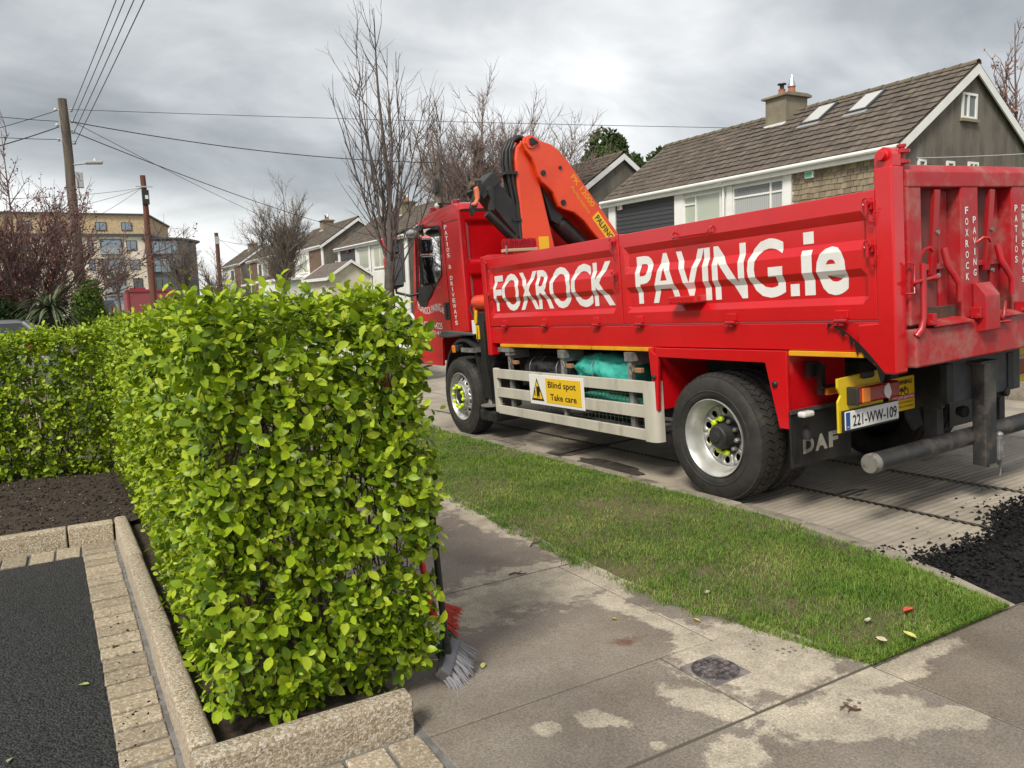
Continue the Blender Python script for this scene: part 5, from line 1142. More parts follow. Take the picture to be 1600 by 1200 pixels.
# mirrors
mr_ = TB('mirror', MB().box(-0.155,0.065,10.315,10.43,1.97,2.405), m_black, cab, bevel=0.035)
TB('mirror_glass', MB().box(-0.135,0.045,10.309,10.316,2.0,2.38), m_mirror, mr_, bevel=0.003)
TB('mirror_shell', MB().box(-0.17,0.03,10.38,10.50,1.95,2.42), m_red, mr_, bevel=0.04)
mr2 = TB('mirror', MB().box(-0.16,0.04,10.33,10.43,2.44,2.655), m_black, cab, bevel=0.03); TB('mirror_shell', MB().box(-0.175,0.03,10.37,10.48,2.43,2.69), m_red, mr2, bevel=0.04); TB('mirror_glass', MB().box(-0.14,0.02,10.324,10.331,2.47,2.63), m_mirror, mr2, bevel=0.003)
for _p, _r in (([(0.24,9.98,2.745),(0.10,10.12,2.76),(-0.02,10.36,2.70)],0.022),([(0.20,10.12,1.86),(0.08,10.22,1.84),(-0.05,10.38,1.90),(-0.05,10.38,2.0)],0.020)): TB('mirror_arm', MB().tube(_p,_r,8), m_black, cab, smooth=60)
TB('kerb_mirror', MB().sphere((0.06,9.78,2.68),(0.10,0.21,0.055),16,10).tube([(0.20,9.75,2.77),(0.08,9.76,2.74)],0.02,8), m_black, cab, smooth=80)
TB('kerb_mirror_face', MB().sphere((0.045,9.78,2.672),(0.095,0.195,0.058),16,10), M('mirror_grey',(0.36,0.37,0.38),0.25,coat=0.3), cab, smooth=80)
TB('sun_visor', MB().hexa([(0.2,10.06,2.70),(2.3,10.06,2.70),(2.3,10.36,2.62),(0.2,10.36,2.62)],[(0.2,10.06,2.73),(2.3,10.06,2.73),(2.3,10.36,2.65),(0.2,10.36,2.65)]), m_black, cab)
# roof beacon bar
br = TB('beacon_bar', MB().tube([(0.22,9.30,2.995),(2.2,9.30,2.995)],0.012,8).box(0.24,0.27,9.28,9.32,2.90,3.0).box(2.1,2.13,9.28,9.32,2.90,3.0), m_blackm, cab)
for x, y in ((0.30,8.92),(0.15+0.14,9.62),(2.1,8.92)): TB('beacon', MB().lathe([(0,0.06),(0.01,0.062),(0.075,0.055),(0.085,0.04),(0.088,0.001)],18,(x,y,2.905),'z'), m_lampred, br, smooth=45)
TB('work_light', MB().sphere((0.29,9.45,2.985),(0.05,0.06,0.045),12,8), m_lampw, br, smooth=80)

# ---- outrigger
org = TB('outrigger', MB().box(0.07,0.20,7.985,8.15,0.52,1.56), m_blackm, bevel=0.012)
TB('outrigger_foot', MB().lathe([(0.43,0.001),(0.43,0.15),(0.445,0.15),(0.46,0.06),(0.52,0.05),(0.56,0.045)],20,(0.14,8.07,0),'z'), M('foot_plate',(0.30,0.28,0.26),0.5,0.5), org, smooth=40)
TB('orange_drum', MB().lathe([(0,0.001),(0,0.085),(0.02,0.09),(0.40,0.09),(0.42,0.085),(0.42,0.001)],24,(0.17,7.90,1.67),'y').box(0.10,0.24,8.26,8.31,1.55,1.62), m_orange, org, smooth=40)
TB('outrigger_beam', MB().box(0.10,2.4,7.97,8.13,1.06,1.24), m_blackm, org, bevel=0.01)
TB('hose', MB().tube([(0.09,8.30,1.66),(0.06,8.31,1.60),(0.08,8.26,1.48),(0.075,8.20,1.40)],0.012,7).tube([(0.065,7.99,1.45),(0.05,7.98,1.1),(0.06,7.985,0.8)],0.008,6).tube([(0.10,8.18,1.5),(0.07,8.16,1.42),(0.06,8.17,1.2)],0.012,7), m_black, org, smooth=70)
TB('yellow_tag', MB().box(0.058,0.066,8.12,8.20,1.235,1.40).box(0.06,0.068,8.155,8.215,1.42,1.58,rot=(0.25,0,0)), M('tag_yellow',(0.80,0.50,0.01),0.4), org)
TB('white_plate', MB().box(0.12,0.13,8.26,8.42,1.29,1.46), m_sign_w, bevel=0.004)
TB('ad_tank', MB().box(0.12,0.5,7.98,8.28,0.62,0.98), m_black, org, bevel=0.03)

# ---- crane, folded across the truck behind the cab
YC = 8.15
cr_ = TB('crane', MB().box(0.80,1.55,YC-0.22,YC+0.22,1.05,1.65).lathe([(1.6,0.20),(2.12,0.17)],20,(1.05,YC,0),'z'), m_orange, bevel=0.02)
TB('main_boom', MB().prism([(0.695,2.10),(1.20,2.10),(1.03,3.0),(0.985,3.22),(0.95,3.42),(0.885,3.535),(0.80,3.545),(0.715,3.47),(0.69,3.33)],YC-0.13,YC+0.13,'xz'), m_orange, cr_, bevel=0.03, seg=3)
ob = [(0.765,3.50),(0.80,3.575),(0.88,3.605),(0.965,3.575),(1.01,3.54),(1.165,3.50),(1.26,3.44),(1.40,3.30),(1.52,3.14),(2.02,2.50),(2.32,2.10),(2.05,2.05),(1.68,2.45),(1.58,2.57),(1.44,2.675),(1.28,2.72),(1.22,2.755),(1.19,2.82),(1.15,2.92),(1.06,3.0),(1.0,3.045),(0.955,3.11),(0.925,3.22),(0.885,3.32),(0.80,3.42)]
TB('outer_boom', MB().prism(ob,YC-0.205,YC-0.145,'xz'), m_orange, cr_, bevel=0.014); TB('outer_boom', MB().prism(ob,YC+0.145,YC+0.205,'xz'), m_orange, cr_, bevel=0.014)
TB('boom_spine', MB().prism([(1.0,3.50),(1.17,3.46),(1.26,3.40),(1.40,3.26),(1.52,3.10),(2.02,2.46),(2.3,2.10),(2.1,2.08),(1.45,2.95),(1.2,3.25),(1.05,3.38)],YC-0.15,YC+0.15,'xz'), m_orange, cr_)
pl = TB('elbow_plate', MB().prism([(0.795,3.50),(0.83,3.565),(0.90,3.575),(0.985,3.52),(0.99,3.485),(0.89,3.435),(0.83,3.44)],YC-0.222,YC-0.206,'xz'), m_orange, cr_, bevel=0.008)
TB('elbow_cap', MB().prism([(0.845,3.545),(0.885,3.57),(0.975,3.515),(0.96,3.495),(0.875,3.465),(0.845,3.49)],YC-0.235,YC-0.222,'xz'), m_black, pl, bevel=0.006)
for x, z, r in ((1.02,3.155,0.034),(1.28,2.80,0.036),(1.27,3.22,0.022)): TB('pin', MB().lathe([(0,0.001),(-0.002,r),(0.02,r)],18,(x,YC-0.215,z),'y'), m_black, cr_)
TB('ram', MB().tube([(1.02,3.02,),] if False else [(1.02,YC,3.0),(1.25,YC,2.62),(1.34,YC,2.56)],[0.06,0.075,0.11],18).tube([(1.34,YC,2.56),(1.95,YC,2.02)],0.11,20), m_blackm, cr_, smooth=40)
TB('ram', MB().prism([(0.99,3.10),(1.05,3.0),(1.13,2.72),(1.20,2.40),(1.235,2.08),(1.20,2.08),(1.12,2.45),(1.03,2.80)],YC-0.05,YC+0.08,'xz'), m_blackm, cr_, bevel=0.01)
TB('gusset', MB().prism([(1.05,3.02),(1.18,2.83),(1.25,2.73),(1.34,2.64),(1.25,2.55),(1.16,2.60)],YC-0.10,YC+0.12,'xz'), m_blackm, cr_, bevel=0.006)
for i, (dx, dy) in enumerate(((0.02,-0.10),(0.045,-0.06),(0.07,-0.11),(0.03,0.0),(0.06,0.04))):
    TB('hose', MB().tube([(0.84+dx*0.2,YC+dy,3.575),(0.75+dx*0.4,YC+dy,3.595),(0.66+dx*0.5,YC+dy,3.55),(0.58+dx*0.8,YC+dy,3.43),(0.555+dx,YC+dy,3.28),(0.575+dx,YC+dy,3.08),(0.61+dx,YC+dy,2.85),(0.62+dx,YC+dy,2.60),(0.62+dx,YC+dy,2.30)],0.024,8), m_black, cr_, smooth=80)
TB('hose_clamp', MB().box(0.53,0.70,YC-0.145,YC+0.12,3.15,3.185).box(0.59,0.71,YC-0.14,YC+0.12,2.60,2.625), m_blackm, cr_)
# black telescopic extension with hook
e0 = Vector((0.155,0,3.03)); e1 = Vector((0.66,0,2.42)); dv = (e1-e0).normalized(); nv = Vector((dv.z,0,-dv.x))
def bar(a, b, w0, w1, y0, y1):
    pa = [e0+dv*a+nv*w0, e0+dv*b+nv*w0, e0+dv*b+nv*w1, e0+dv*a+nv*w1]; return [(p.x,p.z) for p in pa]
ext = TB('extension', MB().prism(bar(0.12,0.80,-0.24,0.02,0,0),YC-0.12,YC+0.10,'xz'), m_blackm, cr_, bevel=0.012)
TB('extension_head', MB().prism(bar(0.02,0.17,-0.27,0.07,0,0),YC-0.15,YC+0.13,'xz').prism([(0.04,2.66),(0.08,2.72),(0.17,2.90),(0.22,3.02),(0.14,3.06),(0.10,2.95),(0.02,2.76)],YC-0.17,YC-0.10,'xz').prism([(0.26,2.72),(0.34,2.72),(0.35,2.95),(0.30,3.02),(0.25,2.97),(0.29,2.86)],YC-0.165,YC-0.11,'xz'), m_blackm, ext, bevel=0.012)
TB('extension_ram', MB().tube([(0.24,YC-0.14,2.70),(0.66,YC-0.14,2.30)],0.05,14), m_blackm, ext, smooth=40)
TB('roller', MB().tube([(0.13,YC-0.06,3.075),(0.26,YC+0.02,3.09)],0.035,12).lathe([(-0.03,0.045),(0.03,0.045)],16,(0.11,YC-0.05,3.03),'x'), M('rust_iron',(0.16,0.11,0.07),0.75,col2=(0.09,0.065,0.045),vscale=20), ext, smooth=40)
hk = [(0.105,3.0),(0.12,2.93),(0.115,2.86),(0.085,2.80),(0.045,2.77),(0.015,2.785),(0.02,2.815),(0.05,2.815),(0.07,2.85),(0.07,2.92),(0.06,2.98)]
TB('hook', MB().prism(hk,YC-0.235,YC-0.175,'xz'), M('hook_orange',(0.72,0.20,0.10),0.5), ext, bevel=0.016)
U = Vector((0.617,0,-0.787)); UV_ = Vector((0.787,0,0.617))
def boomtext(txt, s0, off, w, h, mat, bold, lab, y=YC-0.2075): return lettering('lettering',txt,mat,cr_,Vector((1.30,y,3.16))+U*s0+UV_*off,U,UV_,w=w,h=h,bold=bold,label=lab)
m_gold = M('gold_print',(0.82,0.40,0.01),0.45)
boomtext('PK 12000',0.115,0.055,0.47,0.075,m_gold,0.01,'yellow print PK 12000 along the boom'); boomtext('Performance',0.21,-0.035,0.40,0.05,m_gold,0.0,'yellow print Performance along the boom')
def slab_b(s0,s1,o0,o1,y0,y1):
    c = [Vector((1.30,0,3.16))+U*a+UV_*b for a,b in ((s0,o0),(s1,o0),(s1,o1),(s0,o1))]; return MB().prism([(p.x,p.z) for p in c],y0,y1,'xz')
TB('maker_badge', slab_b(0.68,1.18,-0.03,0.10,YC-0.209,YC-0.206), m_sign_y, cr_); boomtext('PALFINGER',0.71,-0.005,0.46,0.08,m_sign_b,0.012,'black print PALFINGER on yellow badge',YC-0.2115)
TB('yellow_label', MB().box(0.93,1.075,YC-0.135,YC-0.131,2.235,2.405), m_sign_y, cr_)
for ch in truck.children: ch.matrix_parent_inverse = Matrix.Translation(-TC)

def on_truck(name, label, cat, group=None):
    """a separate thing carried by the truck, in the same local frame"""
    o = bpy.data.objects.new(name, None); COL.objects.link(o); o.matrix_world = TF; return tag(o, label, cat, group)
# broom standing on the bulkhead
bb = on_truck('broom','red bristled broom head lying bristles up on the truck bulkhead','broom')
mb = MB(); R = random.Random(5)
for i in range(34):
    for j in range(5):
        x = 0.34+i*0.0125; y = 7.80+j*0.022; mb.tube([(x,y,2.26),(x+R.gauss(0,0.006),y+R.gauss(0,0.008),2.37+R.gauss(0,0.006))],[0.0045,0.006],4,False)
mb.build('bristles', M('red_bristle',(0.40,0.008,0.02),0.7), bb)
MB().box(0.325,0.775,7.79,7.90,2.225,2.262).build('stock', M('broom_wood',(0.50,0.36,0.22),0.7), bb, bevel=0.006)
MB().box(0.33,0.345,7.785,7.80,2.205,2.30).build('bracket', m_galv, bb)
# rolled tarps behind the side guard
def roll(name, label, y0, y1, x, z, rx, rz, mat, seed, straps):
    rt = on_truck(name, label, 'tarpaulin'); mb = MB(); n = 44; k = 44
    for i in range(n+1):
        t = i/n; y = y0+(y1-y0)*t
        for j in range(k):
            a = 2*PI*j/k; w = 1+0.26*(float(smooth_noise(t*9+seed,math.cos(a)*2.4+math.sin(a)*3.3,seed))-0.5)*2; e = 0.80+0.25*math.sin(PI*t)**0.5
            mb.v.append((x+rx*w*e*math.cos(a), y+0.02*math.sin(a*3), z+rz*w*e*math.sin(a)-0.02*math.sin(t*7)))
    for i in range(n):
        for j in range(k): a = i*k+j; b = i*k+(j+1)%k; mb.f.append((a,b,b+k,a+k))
    mb.f += [tuple(range(k)),tuple(n*k+j for j in range(k))]; mb.build('roll', mat, rt, smooth=70)
    for y in straps: MB().tube([(x+(rx*1.12)*math.cos(a),y+0.03*math.sin(a),z+(rz*1.12)*math.sin(a)) for a in [i*PI/10 for i in range(21)]],0.006,6).build('strap', m_galv, rt, smooth=60)
roll('rolled_tarp','mint green tarpaulin bundle stowed behind the truck side guard',5.40,6.30,0.30,0.93,0.17,0.145,M('mint_tarp',(0.045,0.42,0.34),0.6,col2=(0.035,0.34,0.28),vscale=4,bump=0.3,bscale=15),3,(5.95,))
roll('rolled_tarp','black rolled sheet with white straps stowed behind the truck side guard',6.42,7.34,0.32,0.90,0.16,0.13,M('black_tarp',(0.018,0.018,0.02),0.55,bump=0.3,bscale=15),6,(6.62,6.95,7.15))
o = roll('green_netting','dark green netting lying low in the wire basket under the truck bed',5.3,6.4,0.30,0.62,0.16,0.08,M('green_net',(0.03,0.24,0.17),0.8,bump=0.6,bscale=60),9,())
# ================================================================== HOUSES ACROSS THE ROAD
m_tile = M('roof_tile', (0.135,0.109,0.088), 0.85, col2=(0.10,0.082,0.066), vscale=3, orand=0.14, irand=0.14, bump=0.3, bscale=40, dirt=(0.20,0.17,0.13), dscale=2.2, dlo=0.5, dhi=0.75)
m_ridge = M('ridge_tile', (0.125,0.105,0.08), 0.9, col2=(0.17,0.14,0.09), vscale=6)
m_wht = M('white_trim', (0.80,0.80,0.79), 0.5, col2=(0.74,0.74,0.72), vscale=2)
m_dash = M('pebbledash', (0.160,0.141,0.118), 0.95, col2=(0.112,0.098,0.082), vscale=2.2, bump=1.0, bscale=28, dirt=(0.23,0.215,0.19), dscale=1.0, dlo=0.55, dhi=0.72, stretch=(1,1,0.35))
m_cream = M('cream_render', (0.66,0.60,0.48), 0.9, col2=(0.60,0.55,0.44), vscale=1.5); m_wrend = M('white_render', (0.74,0.74,0.71), 0.85, col2=(0.66,0.66,0.63), vscale=1)
m_brickb = M('dark_brick', (0.17,0.10,0.07), 0.9, col2=(0.11,0.07,0.05), vscale=12, bump=0.4, bscale=30)
m_siding = M('charcoal_siding', (0.050,0.052,0.058), 0.55, orand=0.08); m_shing = M('cedar_shingle', (0.265,0.215,0.150), 0.9, col2=(0.215,0.172,0.118), vscale=9, orand=0.22, bump=0.5, bscale=30, stretch=(1,1,0.2))
m_chim = M('chimney_render', (0.235,0.205,0.145), 0.9, col2=(0.19,0.165,0.12), vscale=2); m_pot = M('clay_pot', (0.36,0.13,0.075), 0.8)
m_lead = M('lead', (0.30,0.30,0.30), 0.6)
def pane_mat(name, col, stripes=False):
    m = M(name, col, 0.55, coat=1.0); 
    if stripes:
        nt = m.node_tree; N = nt.nodes; L = nt.links; g = N.new('ShaderNodeNewGeometry'); w = N.new('ShaderNodeTexWave'); w.bands_direction = 'Y'; w.inputs['Scale'].default_value = 4.2; L.new(g.outputs['Position'], w.inputs['Vector'])
        mx = N.new('ShaderNodeMixRGB'); mx.inputs[1].default_value = tuple(c*0.72 for c in col)+(1,); mx.inputs[2].default_value = tuple(col)+(1,); L.new(w.outputs[0], mx.inputs[0]); L.new(mx.outputs[0], N['Principled BSDF'].inputs['Base Color'])
    return m
m_pane = pane_mat('dark_pane', (0.10,0.12,0.12)); m_pane_g = pane_mat('blind_pane', (0.42,0.46,0.38)); m_pane_v = pane_mat('vertical_blind', (0.42,0.43,0.42), True); m_pane_l = pane_mat('leaded_pane', (0.22,0.24,0.25))
SLOPE = 2.27/3.3; SLL = math.hypot(3.3,2.27); TW = 0.302; GA = SLL/12
def tile_shape():
    prof = [(0,0.007),(0.045,0.001),(0.14,0.0),(0.175,0.003),(0.225,0.010),(0.275,0.009),(TW,0.005)]; mb = MB()
    for v, w in ((0,0.042),(0,0.016),(0.39,0.0)):
        for u, p in prof: mb.v.append((u, v, w+(p if w != 0.016 else p*0.4)))
    k = len(prof)
    for j in range(k-1): mb.f += [(j,j+1,2*k+j+1,2*k+j),(k+j,k+j+1,j+1,j)]
    return mb
TILE = tile_shape(); TILE_ME = bpy.data.meshes.new('roof_tile'); TILE_ME.from_pydata(TILE.v,[],TILE.f); TILE_ME.materials.append(m_tile); TILE_ME.update()
def tile_matrix(y, c, eave, x0=18.0):
    """tile column start y, course c counted up from the eave"""
    a = math.atan(SLOPE); v = Vector((math.cos(a),0,math.sin(a))); n = Vector((-math.sin(a),0,math.cos(a))); u = Vector((0,1,0))
    p = Vector((x0,y,eave))+v*(c*GA-0.03); m = Matrix.Identity(4)
    for i in range(3): m[i][0] = u[i]; m[i][1] = v[i]; m[i][2] = n[i]; m[i][3] = p[i]
    return m
def window(root, plane, pos, u0, u1, v0, v1, bars_u=(), bars_v=(), pane=None, sill=True, fw=0.06, panes=None, out=-1):
    """frame with recessed panes; plane 'x' -> wall at x=pos facing -x (u=y); plane 'y' -> wall at y=pos facing -y (u=x)"""
    def bx(mb,a0,a1,b0,b1,d0,d1):
        lo, hi = sorted((pos+out*d0,pos+out*d1))
        if plane == 'x': mb.box(lo,hi,a0,a1,b0,b1)
        else: mb.box(a0,a1,lo,hi,b0,b1)
    mb = MB(); bx(mb,u0,u0+fw,v0,v1,-0.02,0.045); bx(mb,u1-fw,u1,v0,v1,-0.02,0.045); bx(mb,u0+fw,u1-fw,v0,v0+fw,-0.02,0.043); bx(mb,u0+fw,u1-fw,v1-fw,v1,-0.02,0.043)
    fr = mb.build('window', m_wht, root)
    us = [u0+fw]+[b for b in bars_u]+[u1-fw]
    for b in bars_u: m2 = MB(); bx(m2,b-fw*0.5,b+fw*0.5,v0+fw,v1-fw,-0.02,0.041); m2.build('mullion', m_wht, fr)
    for (b,a0,a1) in bars_v: m2 = MB(); bx(m2,a0,a1,b-fw*0.45,b+fw*0.45,-0.02,0.040); m2.build('transom', m_wht, fr)
    m2 = MB(); bx(m2,u0+fw*0.5,u1-fw*0.5,v0+fw*0.5,v1-fw*0.5,-0.015,0.004); m2.build('pane', pane or m_pane, fr)
    if panes:
        for (a0,a1,b0,b1,mt) in panes: m2 = MB(); bx(m2,a0,a1,b0,b1,0.0045,0.008); m2.build('pane', mt, fr)
    if sill: m2 = MB(); bx(m2,u0-0.05,u1+0.05,v0-0.06,v0-0.003,-0.02,0.09); m2.build('sill', m_wht, fr)
    return fr
def semi(label, Y0, Y1, base, eave, tiles=0, chimney=None, wall=None, gable_win=(), ground=0.0):
    root = thing('house', label, 'house', (18.3,Y0,base), 'semi detached houses across the road')
    def B(name, mb, mat, parent=None, bevel=0.0):
        o = mb.build(name, mat, parent or root, bevel)
        if parent is None: o.matrix_parent_inverse = Matrix.Translation(-Vector(root.location))
        return o
    wm = wall or m_wrend; rz = eave+2.27
    B('front_wall', MB().box(18.30,18.5,Y0+0.16,Y1-0.16,base-0.3,eave+0.12), wm)
    gp = [(18.29,base-0.3),(24.3,base-0.3),(24.3,eave+0.15),(21.3,rz-0.06),(18.29,eave+0.15)]
    B('gable_wall', MB().prism(gp,Y0+0.14,Y0+0.36,'xz'), m_dash); B('gable_wall', MB().prism(gp,Y1-0.36,Y1-0.14,'xz'), m_dash); B('rear_wall', MB().box(24.1,24.29,Y0+0.37,Y1-0.37,base-0.3,eave+0.1), m_dash)
    # roof deck, tiles, ridge
    dk = B('roof', MB().add([(17.98,Y0,eave-0.03),(21.3,Y0,rz-0.02),(21.3,Y1,rz-0.02),(17.98,Y1,eave-0.03)],[(0,1,2,3)]).add([(24.62,Y0,eave),(21.3,Y0,rz-0.0),(21.3,Y1,rz-0.0),(24.62,Y1,eave)],[(0,3,2,1)]).prism([(17.98,eave-0.05),(21.3,rz-0.03),(24.62,eave-0.05),(24.62,eave-0.09),(21.3,rz-0.11),(17.98,eave-0.09)],Y0,Y1,'xz'), m_tile)
    ncol = int((Y1-Y0)/TW); st = MB(); cnt = 0
    V0 = np.array(TILE.v); Vs = []; Fs = []; kk = 0; F0 = np.array(TILE.f); R = random.Random(int(Y0*10))
    for ci in range(ncol):
        for c in range(12):
            m = tile_matrix(Y0+0.01+ci*TW, c, eave)@Matrix.Rotation(R.gauss(0,0.006),4,'Z'); m.translation += Vector((0,R.gauss(0,0.004),R.gauss(0,0.003)))
            if cnt < tiles:
                o = bpy.data.objects.new('roof_tile', TILE_ME); COL.objects.link(o); o.parent = dk; o.matrix_local = m; cnt += 1
            else:
                A = np.array(m); Vs.append(V0@A[:3,:3].T+A[:3,3]); Fs.append(F0+kk); kk += len(V0)
    if Vs: t = np_mesh('roof_tiles', np.concatenate(Vs), np.concatenate(Fs), m_tile, dk); t['kind'] = 'stuff'
    n = int((Y1-Y0)/0.45); rd = MB()
    for i in range(n):
        y = Y0+i*(Y1-Y0)/n; L_ = (Y1-Y0)/n
        for k in range(6):
            a0, a1 = PI*k/6, PI*(k+1)/6; r0 = 0.125
            q = len(rd.v); rd.v += [(21.3-r0*math.cos(a0),y,rz-0.03+r0*math.sin(a0)),(21.3-r0*math.cos(a1),y,rz-0.03+r0*math.sin(a1)),(21.3-(r0-0.012)*math.cos(a1),y+L_,rz-0.035+(r0-0.012)*math.sin(a1)),(21.3-(r0-0.012)*math.cos(a0),y+L_,rz-0.035+(r0-0.012)*math.sin(a0))]; rd.f.append((q,q+1,q+2,q+3))
    B('ridge', rd, m_ridge, dk)
    # white trim
    B('fascia', MB().box(18.06,18.10,Y0+0.02,Y1-0.02,eave-0.24,eave-0.06).box(18.101,18.31,Y0+0.14,Y1-0.14,eave-0.23,eave-0.20), m_wht)
    B('gutter', MB().tube([(17.99,Y0+0.01,eave-0.065),(17.99,Y1-0.01,eave-0.065)],0.062,10), m_wht)
    w = 0.21
    for y0, y1 in ((Y0-0.012,Y0+0.03),(Y1-0.03,Y1+0.012)):
        B('bargeboard', MB().prism([(17.97,eave-0.06),(21.3,rz-0.04),(21.3,rz-0.04-w*1.2),(18.02,eave-0.06-w*1.0),(17.97,eave-0.06-w*0.6)],y0,y1,'xz'), m_wht); B('bargeboard', MB().prism([(24.63,eave-0.06),(21.302,rz-0.04),(21.302,rz-0.04-w*1.2),(24.58,eave-0.06-w)],y0,y1,'xz'), m_wht)
    if chimney:
        (y0,y1) = chimney; x0, x1 = 20.62, 21.65; zt = rz+0.42
        ch = B('chimney', MB().box(x0,x1,y0,y1,eave+1.2,zt), m_chim, bevel=0.01)
        B('cap', MB().prism([(x0-0.10,zt),(x1+0.10,zt),(x1+0.10,zt+0.07),(x1-0.1,zt+0.12),(x0+0.1,zt+0.12),(x0-0.10,zt+0.07)],y0-0.10,y1+0.10,'xz'), m_chim, ch, bevel=0.01)
        B('flashing', MB().box(x0-0.06,x0-0.005,y0-0.02,y1+0.02,eave+1.72,eave+1.86), m_wht, ch)
        for i, yy in enumerate((y0+0.22,y1-0.22)):
            p = B('pot', MB().lathe([(0,0.12),(0.02,0.13),(0.20,0.105),(0.22,0.115),(0.24,0.115)],14,(21.15,yy,zt+0.12),'z'), m_pot, ch)
            if i == 0: B('cowl', MB().lathe([(0.24,0.13),(0.27,0.13),(0.62,0.015),(0.64,0.001)],14,(21.15,yy,zt+0.12),'z'), M('steel_cowl',(0.55,0.56,0.58),0.3,0.8), ch)
            else: B('cowl', MB().lathe([(0.40,0.001),(0.40,0.15),(0.43,0.14),(0.45,0.001)],14,(21.15,yy,zt+0.12),'z').lathe([(0.24,0.07),(0.40,0.07)],8,(21.15,yy,zt+0.12),'z'), m_black, ch)
    for (x0,x1,z0,z1,bars) in gable_win:
        o = window(root,'y',Y0+0.14,x0,x1,z0,z1,bars_u=bars,sill=False); o.matrix_parent_inverse = Matrix.Translation(-Vector(root.location))
        B('sill', MB().box(x0-0.06,x1+0.06,Y0+0.05,Y0+0.138,z0-0.08,z0-0.004), m_chim)
    return root, B
def clad_planks(B, root, y0, y1, z0, z1, mat=None):
    z = z1
    while z > z0: B('cladding_plank', MB().hexa([(18.262,y0,z-0.152),(18.298,y0,z-0.152),(18.298,y1,z-0.152),(18.262,y1,z-0.152)],[(18.282,y0,z-0.006),(18.298,y0,z-0.006),(18.298,y1,z-0.006),(18.282,y1,z-0.006)]), mat or m_siding); z -= 0.15
def fwin(root, *a, **k):
    o = window(root,'x',18.30,*a,**k); o.matrix_parent_inverse = Matrix.Translation(-Vector(root.location)); return o

# ---- nearest pair
ra, BA = semi('nearest brown roofed house pair behind the truck with two roof windows', 12.05, 24.35, -0.37, 4.74, tiles=300, chimney=(17.78,18.62), gable_win=((20.80,21.48,5.58,6.24,(21.08,)),(18.97,19.30,3.6,4.44,()),(20.20,20.54,3.6,4.45,()),(21.18,21.64,3.6,4.48,(21.42,))))
YS, ZS = 0.196, 0.158; sm = []
for k in range(3):
    w_ = YS-0.006-0.008*k; mb = MB().hexa([(-0.034,0,0),(0.0,0,0),(0.0,w_,0),(-0.034,w_,0)],[(-0.010,0,0.20),(0.0,0,0.20),(0.0,w_,0.20),(-0.010,w_,0.20)]); me = bpy.data.meshes.new('shingle'); me.from_pydata(mb.v,[],mb.f); me.materials.append(m_shing); me.update(); sm.append(me)
R = random.Random(3); rows = 14
for r_ in range(rows):
    y = 12.24+(0.09 if r_%2 else 0.0)
    while y < 15.42:
        o = bpy.data.objects.new('shingle', sm[R.randint(0,2)]); COL.objects.link(o); o.parent = ra
        o.matrix_local = Matrix.Translation(Vector((18.298+R.uniform(-0.006,0),y,4.52-0.155*(r_+1)+R.uniform(-0.012,0.012)))-Vector(ra.location)); y += YS
BA('corner_board', MB().box(18.24,18.299,12.16,12.236,2.0,4.52), m_wht); BA('corner_board', MB().box(18.22,18.299,15.50,15.78,2.0,4.52), m_wht); BA('corner_board', MB().box(18.22,18.299,20.0,20.42,2.0,4.55), m_wht); BA('corner_board', MB().box(18.22,18.299,23.72,24.12,-0.37,4.55), m_wht)
clad_planks(BA, ra, 20.42, 23.72, 2.0, 4.53)
w1 = fwin(ra,15.79,17.78,3.36,4.44,bars_u=(16.28,),bars_v=((4.10,15.85,17.72),),pane=m_pane_v,panes=((15.85,17.72,4.13,4.38,m_pane_l),))
mb = MB()
for i in range(26):
    for s_ in (-1,1):
        y0 = 15.86+i*0.072; p = [(18.285,y0,4.13 if s_>0 else 4.38),(18.285,y0+0.144,4.38 if s_>0 else 4.13)]
        if p[1][1] < 17.72: mb.tube(p,0.006,4,False)
mb.build('lead_lattice', m_lead, w1, fix=False)
fwin(ra,18.28,20.0,3.46,4.42,bars_u=(19.42,),bars_v=((4.13,19.45,19.94),),pane=m_pane_g)
BA('window_surround', MB().box(18.24,18.298,17.79,18.02,2.0,4.5), m_wht); BA('downpipe', MB().tube([(18.12,18.12,4.62),(18.2,18.12,4.45),(18.2,18.12,-0.3)],0.04,10).box(18.02,18.22,18.02,18.22,4.56,4.72), m_wht)
BA('lower_window', MB().box(18.27,18.299,16.0,19.8,0.6,1.9), m_pane); BA('front_door', MB().box(18.27,18.299,13.2,14.15,-0.2,1.9), m_brickb)
al = BA('alarm_box', MB().box(18.17,18.262,14.72,15.0,4.30,4.50), m_wht, bevel=0.02); BA('alarm_panel', MB().box(18.164,18.17,14.75,14.97,4.33,4.47), M('alarm_green',(0.10,0.42,0.26),0.5), al)
al = BA('alarm_box', MB().box(18.17,18.262,23.28,23.52,4.34,4.52), m_wht, bevel=0.02); BA('alarm_panel', MB().box(18.164,18.17,23.36,23.48,4.36,4.46), M('alarm_red',(0.55,0.25,0.24),0.5), al)
for y0, y1 in ((16.08,16.80),(14.48,15.16)):                      # roof windows
    a = math.atan(SLOPE); mx = Matrix.Translation((20.12,y0,4.74+SLOPE*2.12))@Matrix.Rotation(-a,4,'Y')
    fr = MB().box(0,1.10,0,y1-y0,0.01,0.09).build('roof_window', m_siding, ra, bevel=0.008); fr.matrix_local = Matrix.Translation(-Vector(ra.location))@mx
    MB().box(0.07,1.03,0.07,y1-y0-0.07,0.091,0.098).build('pane', M('roof_pane',(0.62,0.62,0.58),0.12,coat=1.0), fr); MB().box(-0.16,0.0,-0.04,y1-y0+0.04,0.02,0.05).build('flashing', m_lead, fr)
